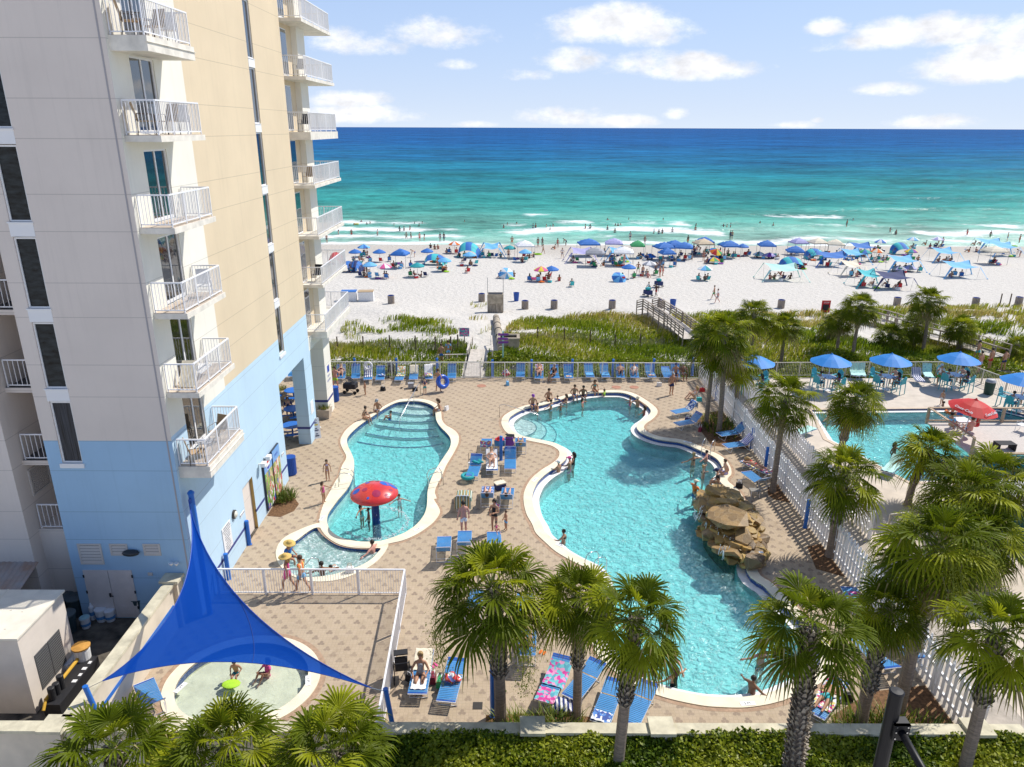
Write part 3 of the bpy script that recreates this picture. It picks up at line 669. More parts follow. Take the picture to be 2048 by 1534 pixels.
# far roof of the core and the parts behind it
# window strips
def window(cx, y0, y1, z0, z1, axis, style):
    fm = MB(); d = .10
    def bx(a0, a1, b0, b1, mi=0, dd=(.0, .05)):
        if axis == 'x': fm.box((WX-d+dd[0]-WX, a0-WY, b0), (WX-d+dd[1]-WX, a1-WY, b1), mi)
        else: fm.box((a0-WX, d-dd[1], b0), (a1-WX, d-dd[0], b1), mi)
    t = .05
    bx(y0, y0+t, z0, z1); bx(y1-t, y1, z0, z1); bx(y0+t, y1-t, z0, z0+t); bx(y0+t, y1-t, z1-t, z1)
    w = fm.build('window', TRIM, hotel)
    fm = MB()
    bx(y0+t, y1-t, z0+t, z1-t, 0, (.006, .012))
    fm.build('pane', style, w)
    return w
for k, f in enumerate(FL):
    window(0, 36.15, 37.0, f+.40, f+2.82, 'x', glass)
    mb = MB(); mb.box((WX-.1, 36.152, f+2.84), (WX+.01, 36.998, f+3.2)); mb.box((WX-.1, 36.152, f+3.2), (WX+.03, 36.998, f+3.225)); hb(mb, 'spandrel_panel', TRIM)
    window(0, -16.08, -15.35, f+.2, f+2.53, 'y', shade_glass if k == 0 else (dglass))
    mb = MB(); mb.box((-16.12, WY-.015, f+2.56), (-15.33, WY+.1, f+2.98)); mb.box((-16.14, WY-.05, f+2.98), (-15.31, WY+.1, f+3.02)); hb(mb, 'spandrel_panel', TRIM)
mb = MB(); mb.box((-16.16, WY-.06, FL[0]+.02), (-15.3, WY+.1, FL[0]+.19)); hb(mb, 'window_sill', TRIM)
mb = MB(); mb.box((WX-.1, 36.08, FL[0]+.22), (WX+.06, 37.07, FL[0]+.37)); hb(mb, 'window_sill', TRIM)
# balconies
def rail_run(mb, pts, h=1.02, step=.115, post=1.2, w=.035, pick=.017, base=.09, posts_mb=None, close_ends=True):
    for ri, (p, q) in enumerate(zip(pts, pts[1:])):
        p = Vector(p); q = Vector(q); l = (q-p).length; d = (q-p)/l; p.z += .002*ri; q.z += .002*ri
        up = Vector((0, 0, 1))
        mb.bar(p+up*h, q+up*h, .055, .045); mb.bar(p+up*base, q+up*base, .035, .035)
        n = max(1, round(l/post))
        for i in range(1 if ri else 0, n+1):
            c = p+d*l*i/n; mb.box((c.x-w/2, c.y-w/2, c.z), (c.x+w/2, c.y+w/2, c.z+h-.02))
        m = max(2, round(l/step))
        for i in range(1, m):
            c = p+d*l*i/m; mb.box((c.x-pick/2, c.y-pick/2, c.z+base), (c.x+pick/2, c.y+pick/2, c.z+h-.02))
thick = {0: .46, 5: .44}
for k, f in enumerate(FL):
    t = thick.get(k, .2)
    mb = MB(); mb.box((WX-.003, 23.86, f-t), (-10.9, 27.3, f-.012)); 
    if t > .3: mb.box((-10.94, 23.82, f-.19), (-10.86, 27.34, f-.175))
    mb.box((WX+.01, 23.9, f-.012), (-10.94, 27.26, f), 1)
    s_ = hb(mb, 'balcony_slab', [SLABM, FLOORM])
    mb = MB(); o = Vector((0, 0, f))
    rail_run(mb, [(WX+.05, 23.93, f), (-10.99, 23.93, f), (-10.99, 27.2, f), (WX+.05, 27.2, f)]); hb(mb, 'balcony_railing', RAILM)
    # sliding door
    fm = MB(); y0, y1, z0, z1 = 24.95, 26.6, f+.02, f+2.36
    def q(a0, a1, b0, b1): fm.box((-.11, a0-WY, b0), (-.05, a1-WY, b1))
    q(y0, y0+.06, z0, z1); q(y1-.06, y1, z0, z1); q(y0+.06, y1-.06, z1-.06, z1); q(y0+.06, y1-.06, z0, z0+.12); q(25.74, 25.82, z0+.12, z1-.06)
    d_ = fm.build('sliding_door', TRIM, hotel)
    fm = MB(); q2 = lambda a0, a1, b0, b1, dx: fm.box((dx, a0-WY, b0), (dx+.008, a1-WY, b1))
    q2(y0+.06, 25.74, z0+.12, z1-.06, -.085); q2(25.82, y1-.06, z0+.12, z1-.06, -.095)
    fm.build('pane', glass, d_)
    # far corner balcony
    t = .42 if k in (0, 4) else .18
    mb = MB(); mb.prism([(-12.36, 42.3), (-11.1, 42.3), (-11.1, 48.9), (-17, 48.9), (-17, 46.2), (WX+.003, 46.2), (WX+.003, 44.6), (-12.36, 44.6)], f-t, f-.01, bottom=True); hb(mb, 'corner_balcony_slab', SLABM)
    mb = MB(); rail_run(mb, [(-12.3, 42.38, f), (-11.18, 42.38, f), (-11.18, 48.82, f), (-17, 48.82, f)], step=.1); hb(mb, 'corner_balcony_railing', RAILM)
    fm = MB(); fm.box((-12.40-WX, 42.5-WY, f+.05), (-12.33-WX, 43.55-WY, f+2.4)); d_ = fm.build('corner_door', TRIM, hotel)
    fm = MB(); fm.box((-12.35-WX, 42.56-WY, f+.15), (-12.322-WX, 43.49-WY, f+2.34)); fm.build('pane', glass, d_)
    # recessed balcony on the west side of the south wall
    if k < 8:
        z = f if k else f
        mb = MB(); mb.box((-17.95, 24.3, z-.18), (-16.59, 26, z)); mb.box((-17.93, 24.32, z), (-16.6, 26, z+.012), 1); hb(mb, 'recessed_balcony_slab', [P_GREY, mat('dark_floor', (.12, .12, .12), .8)])
        mb = MB(); rail_run(mb, [(-17.85, 24.36, z), (-16.62, 24.36, z)], step=.17); hb(mb, 'recessed_balcony_railing', RAILM)
z = 3.56
mb = MB(); mb.box((-17.95, 24.3, 0), (-16.59, 26, z)); hb(mb, 'recess_parapet', P_GREY)
mb = MB(); rail_run(mb, [(-17.85, 24.36, z), (-16.62, 24.36, z)], step=.17); hb(mb, 'recessed_balcony_railing', RAILM)
# louvres
lv = mat('louver_paint', (.58, .54, .50), .5)
def louver(x0, x1, z0, z1, n):
    fm = MB(); t = .07
    def bx(a, b_, c, d, y0=-.03, y1=.0): fm.box((a-WX, y0, c), (b_-WX, y1, d))
    bx(x0, x0+t, z0, z1); bx(x1-t, x1, z0, z1); bx(x0+t, x1-t, z0, z0+t); bx(x0+t, x1-t, z1-t, z1)
    w = fm.build('louvered_vent', lv, hotel)
    fm = MB(); h = (z1-z0-2*t)/n
    for i in range(n):
        zz = z0+t+i*h
        fm.add([(x0+t-WX, -.032, zz), (x1-t-WX, -.032, zz), (x1-t-WX, -.002, zz+h*.75), (x0+t-WX, -.002, zz+h*.75)], [(0, 1, 2, 3)])
    fm.build('slat', lv, w)
    fm = MB(); fm.box((x0+t-WX, -.0015, z0+t), (x1-t-WX, -.0005, z1-t)); fm.build('backing', mat('dark_void', (.02, .02, .022), .9), w)
louver(-16.21, -15.32, 2.42, 3.31, 6); louver(-15.01, -14.34, 2.81, 3.31, 3); louver(-13.76, -13.12, 2.81, 3.31, 3)
# side wall grille in the recess
fm = MB(); gx = -17.95
for i in range(12): fm.box((gx-WX, 24.5-WY, 5.0+i*.075), (gx+.03-WX, 25.5-WY, 5.03+i*.075))
for y_ in (24.42, 25.5): fm.box((gx-WX, y_-WY, 4.9), (gx+.05-WX, y_+.08-WY, 5.95))
for z_ in (4.9, 5.9): fm.box((gx-WX, 24.5-WY, z_), (gx+.05-WX, 25.5-WY, z_+.06))
fm.build('wall_grille', lv, hotel)
# service double doors
dmat = mat('beige_door', (.66, .60, .57), .5, var=.05)
for x0, x1, hx in ((-16.2, -15.27, -16.2), (-15.25, -14.36, -14.36)):
    fm = MB(); fm.box((x0-WX, -.04, .06), (x1-WX, -.004, 2.17)); fm.box((x0+.15-WX, -.052, .2), (x1-.15-WX, -.04, .62))
    for i in range(6): fm.box((x0+.17-WX, -.058, .22+i*.065), (x1-.17-WX, -.05, .24+i*.065))
    dd = fm.build('service_door', dmat, hotel)
    fm = MB()
    for zz in (.45, 1.15, 1.85): fm.box((hx-.025-WX, -.06, zz), (hx+.025-WX, -.04, zz+.12))
    fm.build('hinge', mat('dark_metal', (.05, .05, .055), .5, metal=.6), dd)
fm = MB(); fm.box((-15.36-WX, -.075, 1.0), (-15.29-WX, -.04, 1.16)); fm.tube([(-15.32-WX, -.09, 1.05), (-15.2-WX, -.09, 1.05)], .018); fm.build('door_handle', mat('dark_metal', (.05, .05, .055)), hotel)
fm = MB(); fm.ico((-14.2-WX, -.12, 2.98), .3, sc3=(1.1, .55, .42), sub=2); fm.build('wall_lamp', mat('charcoal_hood', (.03, .035, .04), .4), hotel, smooth=True)
fm = MB(); 
for dx in (0, .2): fm.lathe([(.02, -.1), (.09, 0), (.085, .02), (.03, .025)], 10, c=(-12.75+dx-WX, -.14, 2.55))
fm.build('flood_lamp', TRIM, hotel)
fm = MB(); fm.box((-13.75-WX, -.05, 1.95), (-13.58-WX, 0, 2.07)); fm.build('socket_box', lv, hotel)
# service passage on the pool side, with a yellow back wall
fm = MB(); fm.box((WX-.75-.05-WX, 29.2-WY, 0), (WX-.75-WX, 30.5-WY, 2.7)); fm.box((WX-.748-WX, 29.2-.06-WY, 0), (-.002, 29.2-WY, 2.7)); fm.box((WX-.748-WX, 30.5-WY, 0), (-.002, 30.56-WY, 2.7)); fm.box((WX-.8-WX, 29.14-WY, 2.7), (-.14, 30.56-WY, 2.76)); fm.build('doorway_alcove', P_TAN, hotel)
# round wall lamp and rules board
fm = MB(); MM = Matrix.Translation((0, 27.93-WY, 2.16)) @ Matrix.Rotation(R(90), 4, 'Y')
bm_ = MB(); bm_.lathe([(.2, 0), (.2, .08), (.16, .1)], 20); fm.add([MM @ Vector(p) for p in bm_.v], bm_.f); lo = fm.build('round_lamp', mat('lamp_bronze', (.06, .05, .04), .4), hotel)
fm = MB(); bm_ = MB(); bm_.lathe([(.155, .095), (.12, .14), (.0, .16)], 16, cap=False); fm.add([MM @ Vector(p) for p in bm_.v], bm_.f); fm.build('lens', mat('lamp_lens', (.75, .72, .6), .3), lo, smooth=True)
SIGN = mat('sign_white', (.80, .80, .80), .4); INK = mat('sign_ink', (.10, .11, .16), .6); INKR = mat('sign_red_ink', (.55, .08, .08), .6)
# ---- things fixed to the hotel wall
def wall_sign(name, label, y0, y1, z0, z1, lines, size, inks):
    t = thing(name, label, 'sign', (WX+.004, (y0+y1)/2, z0))
    s = MB(); s.box((0, -(y1-y0)/2, 0), (.025, (y1-y0)/2, z1-z0)); s.build('board', SIGN, t)
    s = MB(); n = len(lines)
    for i, tx in enumerate(lines):
        zz = (z1-z0)*(1-(i+.7)/(n+.4)); add_text(s, tx, size if i else size*1.5, frame((.028, 0, zz), (0, 1, 0), (0, 0, 1)), 0, .001)
    s.build('lettering', inks, t); return t
wall_sign('pool_rules_sign', 'white pool rules board on the blue hotel wall below the balconies', 26.55, 27.45, 1.0, 2.2,
    ['POOL RULES', 'NO LIFEGUARD ON DUTY', 'NO FOOD OR GLASS', 'IN POOL OR ON', 'POOL WET DECK', 'SHOWER BEFORE', 'ENTERING', 'POOL HOURS', 'DAWN TO DUSK', 'MAXIMUM LOAD', '75 PERSONS'], .072, INK)
wall_sign('small_wall_sign', 'narrow white plaque on the blue wall left of the ochre doorway', 28.55, 29.05, 1.62, 1.76, ['RESTROOMS'], .06, INK)
wall_sign('small_wall_sign', 'tiny grey plaque on the blue wall above the blue bin', 34.75, 35.1, 1.72, 1.86, ['EXIT'], .07, INK)
# drinks machines faced with picture panels
def vending(y0, y1, label, seed):
    t = thing('vending_machine', label, 'vending machine', (WX, (y0+y1)/2, 0)); w = (y1-y0)/2
    s = MB(); s.box((.004, -w, .16), (.1, w, 2.75)); s.build('cabinet', mat('cabinet_dark', (.03, .035, .05), .4), t)
    m = bpy.data.materials.new('picture_panel'); m.use_nodes = True; nt = m.node_tree; b = nt.nodes['Principled BSDF']; b.inputs['Roughness'].default_value = .25
    tcn = N(nt, 'ShaderNodeTexCoord'); mp = N(nt, 'ShaderNodeMapping'); mp.inputs['Location'].default_value = (seed, seed*2, 0); mp.inputs['Scale'].default_value = (1, 2.2, 1.1); L(nt, tcn.outputs['Object'], mp.inputs[0])
    vo = N(nt, 'ShaderNodeTexVoronoi', inp={'Scale': 2.6}); L(nt, mp.outputs[0], vo.inputs['Vector'])
    no = N(nt, 'ShaderNodeTexNoise', inp={'Scale': 4.0, 'Detail': 5.0}); L(nt, mp.outputs[0], no.inputs['Vector'])
    sx = N(nt, 'ShaderNodeSeparateColor'); L(nt, vo.outputs['Color'], sx.inputs[0])
    cr = N(nt, 'ShaderNodeValToRGB'); cr.color_ramp.interpolation = 'CONSTANT'
    els = [(0, (.42, .40, .10)), (.18, (.18, .26, .07)), (.34, (.62, .5, .3)), (.5, (.55, .04, .06)), (.62, (.75, .75, .72)), (.74, (.12, .42, .06)), (.86, (.35, .2, .1)), (.94, (.05, .12, .4))]
    while len(cr.color_ramp.elements) < len(els): cr.color_ramp.elements.new(.5)
    for e_, (p_, c_) in zip(cr.color_ramp.elements, els): e_.position = p_; e_.color = (*c_, 1)
    L(nt, MATH(nt, 'ADD', sx.outputs[0], MATH(nt, 'MULTIPLY', MATH(nt, 'SUBTRACT', no.outputs['Fac'], .5), .5)), cr.inputs[0]); L(nt, cr.outputs[0], b.inputs['Base Color'])
    s = MB(); s.box((.1, -w+.03, .22), (.112, w-.03, 2.1)); s.build('picture_panel', m, t)
    s = MB(); s.box((.1, -w+.03, 2.11), (.114, w-.03, 2.72)); s.build('header_panel', mat('header_blue', (.16, .36, .72), .3), t)
    s = MB(); o = (.116, 0, 2.42)
    if seed == 1:
        MM = frame(o, (0, 1, 0), (0, 0, 1))
        def half(a0, a1, mi, wv):
            pts = [(.24*math.cos(a), .24*math.sin(a)) for a in np.linspace(a0, a1, 20)]
            s.add([MM @ Vector((x, y, .002)) for x, y in pts], [tuple(range(len(pts)))], mi)
        s.add([MM @ Vector((.27*math.cos(a), .27*math.sin(a), 0)) for a in np.linspace(0, 6.28, 28, endpoint=False)], [tuple(range(28))], 1)
        half(.35, 2.79, 0, 0); half(3.49, 5.93, 2, 0)
        s.build('roundel', [mat('logo_red', (.6, .02, .03), .4), SIGN, mat('logo_blue', (.02, .06, .4), .4)], t)
    else:
        add_text(s, 'pepsi', .24, frame(o, (0, 1, 0), (0, 0, 1)), 0, .002); s.build('lettering', mat('logo_blue', (.02, .06, .4), .4), t)
vending(31.8, 32.98, 'tall drinks machine with a blue roundel header over a colourful picture', 1)
vending(33.08, 34.22, 'tall drinks machine with a lettered header beside the blue bin', 5)
for y_ in (31.45, 32.2): 
    t = thing('wall_floodlight', 'white floodlight above the roundel drinks machine, '+('nearer' if y_ < 32 else 'farther')+' of two', 'floodlight', (WX, y_, 2.85))
    s = MB(); s.box((0, -.03, -.03), (.22, .03, .03)); s.build('bracket', TRIM, t); s = MB(); s.box((.15, -.16, -.08), (.36, .16, .12)); s.build('lamp_head', TRIM, t)
# service yard: dirty slab, walls, plant room
yard = mat('stained_concrete', (.05, .048, .045), .9, var=.6, vscale=1.3, col2=(.20, .17, .13), detail=8)
s = MB(); s.box((-40, 16.3, -.3), (-12.751, 23.69, -.004)); struct('service_yard', s, yard)
s = MB(); s.box((-34, 23.7, -.3), (-12.04, 35.5, -.01)); struct('building_pad', s, yard)
wallm = mat('perimeter_stucco', (.66, .58, .46), .85, var=.16, vscale=.8, bump=.1, detail=8); capm = mat('weathered_coping', (.66, .60, .44), .9, var=.35, vscale=2.2, bump=.15, detail=9, col2=(.74, .68, .50))
HW = 1.75
t = thing('perimeter_wall', 'low cream stucco wall with a weathered coping along the near edge of the pool deck', 'wall', (0, 16.3, 0))
s = MB(); s.box((-30, -.0, -2.2), (14.6, .22, HW)); s.build('wall', wallm, t)
s = MB(); s.box((-30, -.09, HW), (14.65, .3, HW+.1)); s.build('coping', capm, t)
for x in (-13.0, .62, 4.3, 13.3):
    s = MB(); s.box((x-.26, -.14, -2.2), (x+.26, .34, HW+.1)); p_ = s.build('pier', wallm, t); s = MB(); s.box((x-.36, -.22, HW+.1), (x+.36, .44, HW+.2)); s.build('pier_cap', capm, p_)
t = thing('yard_wall', 'stucco wall between the dark service yard and the wading pool', 'wall', (-12.75, 16.6, 0))
s = MB(); s.box((-.11, .05, -.2), (.11, 6.6, 1.85)); s.build('wall', wallm, t); s = MB(); s.box((-.2, .05, 1.85), (.2, 6.6, 1.95)); s.build('coping', capm, t)
s = MB(); s.box((-.22, 6.6, 0), (.26, 7.07, 1.95)); p_ = s.build('pier', wallm, t); s = MB(); s.box((-.34, 6.5, 1.95), (.36, 7.08, 2.06)); s.build('pier_cap', capm, p_)
s = MB(); s.bar((.118, 0.5, 1.05), (.118, 6.4, 1.05), .02, .14); s.build('blue_band', mat('bright_blue', (.02, .14, .52), .4), t)
t = thing('plant_room', 'beige plant room box with twin louvered doors in the service yard', 'shed', (-15.4, 18.8, 0))
boxm = mat('beige_panel', (.74, .66, .57), .7, var=.07, vscale=1.5)
s = MB(); s.box((-8, 0, 0), (0, 2.42, 2.9)); s.build('shell', boxm, t)
s = MB(); s.box((-8, -.06, 2.9), (.06, 2.5, 2.97)); 
for i in range(14): s.box((-.6-.42*(i % 7)-.05, .4+.8*(i//7)+.07*(i % 3), 2.97), (-.6-.42*(i % 7)+.02, .42+.8*(i//7)+.07*(i % 3), 2.985))
s.box((-1.9, -.06, 2.97), (-1.86, 2.5, 2.985)); s.build('roof', mat('beige_roof', (.78, .72, .60), .7, var=.1, vscale=2), t)
for y0 in (.5, 1.2):
    s = MB(); s.box((0, y0, .5), (.02, y0+.66, 1.85)); d_ = s.build('louvered_door', mat('louver_grey', (.10, .10, .10), .6), t)
    s = MB()
    for i in range(15): s.add([(.022, y0+.03, .53+i*.087), (.022, y0+.63, .53+i*.087), (.05, y0+.63, .572+i*.087), (.05, y0+.03, .572+i*.087)], [(0, 1, 2, 3)])
    s.build('slat', mat('louver_light', (.70, .68, .66), .5), d_)
# equipment beside the plant room
t = thing('filter_skid', 'black skid with yellow pipes and pumps beside the beige plant room', 'pump skid', (-15.05, 18.7, 0))
s = MB(); s.box((0, 0, 0), (.55, 2.3, .45)); s.build('tray', mat('skid_black', (.025, .025, .028), .5), t)
s = MB(); s.tube([(.06, .1, .55), (.06, 2.2, .6)], .06); s.tube([(.06, .1, .55), (.1, -.15, .35)], .05); s.build('pipe', mat('yellow_pipe', (.62, .36, .04), .5), t)
for yy, hh in ((.25, .9), (.5, .85), (.75, .95)):
    s = MB(); s.lathe([(.11, 0), (.11, hh-.45), (.09, hh-.43)], 14, c=(.2, yy, .45)); s.build('canister', mat('skid_black', (.025, .025, .028)), t)
s = MB(); [s.box((.35+.05*(i % 2), 1.0+i*.3, .45), (.5, 1.13+i*.3, .46)) for i in range(4)]; s.build('label_plate', SIGN, t)
t = thing('chlorine_feeder', 'white chlorine feeder with an orange rusted lid by the plant room', 'feeder', (-14.95, 20.9, 0))
s = MB(); s.lathe([(.24, .3), (.26, .8), (.24, .9)], 18); s.build('drum', TRIM, t); s = MB(); s.lathe([(.29, .9), (.3, .96), (.1, 1.0)], 18); s.build('lid', mat('rust_orange', (.55, .28, .06), .7, var=.3), t)
s = MB(); s.lathe([(.1, 0), (.1, .3)], 10); s.build('stand', mat('yellow_pipe', (.62, .36, .04)), t)
plw = mat('white_plastic', (.76, .78, .80), .4)
def bucket(p, lab, sc_=1.0, lidc=None):
    t = thing('bucket', lab, 'bucket', p, rnd.random()*6, scale=sc_)
    s = MB(); s.lathe([(.13, 0), (.155, .36), (.165, .365), (.165, .38), (.145, .38), (.12, .03)], 16); s.build('pail', plw, t)
    s = MB(); s.lathe([(.15, .37), (.15, .395), (.02, .4)], 16); s.build('lid', lidc or plw, t)
    s = MB(); s.lathe([(.152, .1), (.158, .2)], 16, cap=False); s.build('label_band', mat('label_blue', (.1, .3, .6), .5), t)
bucket(PZ(173, 1254), 'white pail with a pale blue lid nearest the plant room corner', 1.15, mat('lid_cyan', (.35, .6, .65), .4))
bucket(PZ(205, 1240), 'tall white pail before the double service doors', 1.35); bucket(PZ(222, 1240), 'white pail with a blue label right of the tall pail', 1.2)
for i, (px, py, zz) in enumerate([(146, 1320, .0), (153, 1335, .0), (140, 1345, .0)]): bucket(PZ(px, py), ['white pail behind the orange lidded feeder', 'white pail squeezed between feeder and wall', 'white pail standing against the louvered doors'][i], 1.2)
t = thing('fire_extinguisher', 'white and blue gas bottle leaning by the double service doors', 'extinguisher', PZ(187, 1238)); s = MB(); s.lathe([(.09, 0), (.09, .55), (.04, .65), (.03, .72)], 12); s.build('cylinder', plw, t); s = MB(); s.lathe([(.092, .2), (.092, .36)], 12, cap=False); s.build('label_band', mat('label_blue', (.1, .3, .6)), t)
gbin = mat('slate_plastic', (.035, .06, .07), .5, var=.2)
for px, py, lab in [(137, 1226, 'slate grey round bin with a dished lid in the recess'), (156, 1228, 'slate grey round bin against the blue corner'), (140, 1262, 'dull grey round bin half hidden by the plant room'), (283, 1228, 'open dark tub beside the service door')]:
    t = thing('rubbish_bin', lab, 'bin', PZ(px, py)); s = MB(); s.lathe([(.24, 0), (.3, .75), (.32, .78), (.32, .8), (.28, .8), (.22, .05)] if 'open' in lab else [(.24, 0), (.3, .75)], 18); s.build('tub', gbin, t)
    if 'open' not in lab: s = MB(); s.lathe([(.33, .75), (.33, .8), (.2, .83), (.05, .86)], 18); s.build('lid', mat('slate_lid', (.09, .12, .13), .5), t)
t = thing('awning', 'corrugated metal lean-to roof against the hotel wall in the yard', 'awning', (-20, 23.7, 0))
s = MB(); n = 60
for i in range(n):
    x0 = -3.8+i*.1; zz = (.03 if i % 2 else 0)
    s.add([(x0, -.0, 2.5+zz), (x0, -1.5, 2.05+zz), (x0+.1, -1.5, 2.05+.03-zz), (x0+.1, 0, 2.5+.03-zz)], [(0, 1, 2, 3)])
s.build('corrugated_sheet', mat('galvanised', (.55, .56, .58), .4, var=.25, vscale=1.2, metal=.4, col2=(.4, .25, .17)), t)
s = MB(); s.bar((-3.8, -1.48, 2.0), (2.15, -1.48, 2.0), .06, .1); [s.bar((x, -1.45, 0), (x, -1.45, 2.0), .08) for x in (-3.5, 2.05)]; s.build('frame', lv, t)

# ================================================================== FENCES, PLANTS
def fence(name, label, pts, h, m, step=.11, post=1.8, rails_top=.05, gate=None, group=None, base=.09, pick=.018, z=0):
    o = Vector((pts[0][0], pts[0][1], z)); t = thing(name, label, 'fence', o, group=group)
    r = MB(); pk = MB(); ps = []
    for ri, (p, q) in enumerate(zip(pts, pts[1:])):
        p = Vector((p[0]-o.x, p[1]-o.y, .002*ri)); q = Vector((q[0]-o.x, q[1]-o.y, .002*ri)); l = (q-p).length; d = (q-p)/l; up = Vector((0, 0, 1))
        r.bar(p+up*h, q+up*h, .06, rails_top); r.bar(p+up*base, q+up*base, .035, .04)
        n = max(1, round(l/post)); ps += [p+d*l*i/n for i in range(n)]
        m_ = round(l/step)
        for i in range(m_): c = p+d*l*(i+.5)/m_; pk.box((c.x-pick/2, c.y-pick/2, base), (c.x+pick/2, c.y+pick/2, h-.02))
    ps.append(q)
    r.build('rail', m, t); pk.build('pickets', m, t)
    s = MB(); s.box((-.035, -.035, 0), (.035, .035, h-.02)); me = s.mesh('post', m)
    for c in ps: obj('post', me, t).location = c
    return t
cream_metal = mat('cream_metal', (.78, .76, .70), .4)
fence('pool_fence', 'long white metal picket fence behind the row of loungers facing the dunes', [(-16.5, 52.5), (-3.6, 52.5), (-2.4, 52.5), (14.2, 52.5)], 1.28, cream_metal, step=.125)
fence('wading_fence', 'white metal picket fence with a gate enclosing the wading pool', [(-11.9, 25.25), (-4.3, 25.25), (-4.05, 18.3), (-4.0, 16.8)], 1.19, RAILM, step=.105, post=2.0)
def plank_fence(name, label, x, y0, y1, h, z=0):
    t = thing(name, label, 'fence', (x, y0, z)); wm = mat('white_vinyl', (.80, .80, .81), .5, var=.05)
    s = MB(); n = int((y1-y0)/.135)
    for i in range(n):
        y = i*.135; sx = .045 if i % 2 else -.065
        pts = [(y, .06), (y+.125, .06), (y+.125, h-.09), (y+.085, h), (y+.04, h), (y, h-.09)]
        vs = [(sx, a, b_) for a, b_ in pts]+[(sx+.02, a, b_) for a, b_ in pts]
        s.add(vs, [(5, 4, 3, 2, 1, 0), (6, 7, 8, 9, 10, 11)]+[(k, (k+1) % 6, 6+(k+1) % 6, 6+k) for k in range(6)])
    s.build('planks', wm, t)
    s = MB()
    for zz in (.3, h*.5, h-.3): s.box((-.04, 0, zz), (.04, y1-y0, zz+.09))
    s.build('rail', wm, t)
    s = MB(); s.box((-.05, -.05, 0), (.05, .05, h+.02)); s.lathe([(.075, h+.02), (.05, h+.06), (.01, h+.09)], 4); me = s.mesh('post', wm)
    for i in range(int((y1-y0)/2.4)+1): obj('post', me, t).location = (-.0, i*2.4, 0)
    return t
plank_fence('plank_fence', 'tall white plank fence along the right edge of the big pool deck', 14.3, 17.5, 52.6, 1.8)
plank_fence('plank_fence', 'lower white plank fence across the alley on the neighbour side', 16.6, 29.6, 51.5, 1.45)
# service alley and neighbouring deck
alley = mat('alley_concrete', (.42, .37, .31), .9, var=.25, vscale=2.5, detail=8)
s = MB(); s.box((14.24, 16, -.3), (16.55, 52.6, -.004)); struct('alley', s, alley)
npool = [Vector(p) for p in ((19.4, 41.2), (21.5, 35.5), (33, 35.5), (37.2, 42.0), (33.2, 46.6), (20.3, 46.1))]
npool = ccw([Vector((p.x, p.y)) for p in npool])
ndk = mat('stamped_concrete', (.60, .52, .43), .8, var=.14, vscale=1.2, detail=8, bump=.1)
s = MB(); s.prism([(16.55, 16), (60, 16), (60, 52.9), (16.55, 52.9)], -.3, 0.0, holes=[offset(npool, .05)]); struct('neighbour_deck', s, ndk)
ring('neighbour_pool_coping', offset(npool, .3), npool, -.05, .03, mat('tan_coping', (.62, .50, .38), .8, var=.1))
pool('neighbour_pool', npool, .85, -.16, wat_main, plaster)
s = MB(); lo = offset(npool, -.35); s.prism(npool, -.12, -.1, holes=[lo], side=False); struct('neighbour_pool_ledge', s, ledge_m)
fence('neighbour_fence', 'beige metal picket fence behind the blue parasols of the neighbouring deck', [(16.7, 53.1), (34.6, 53.6), (35.6, 49.6), (42, 49.2)], 1.12, mat('beige_metal', (.60, .55, .46), .45), step=.13)
fence('stair_railing', 'grey wooden picket railing beside the palm cluster below the neighbouring deck', [(17.6, 30.0), (20.4, 30.6)], 1.1, mat('grey_wood', (.50, .46, .40), .8), step=.14)

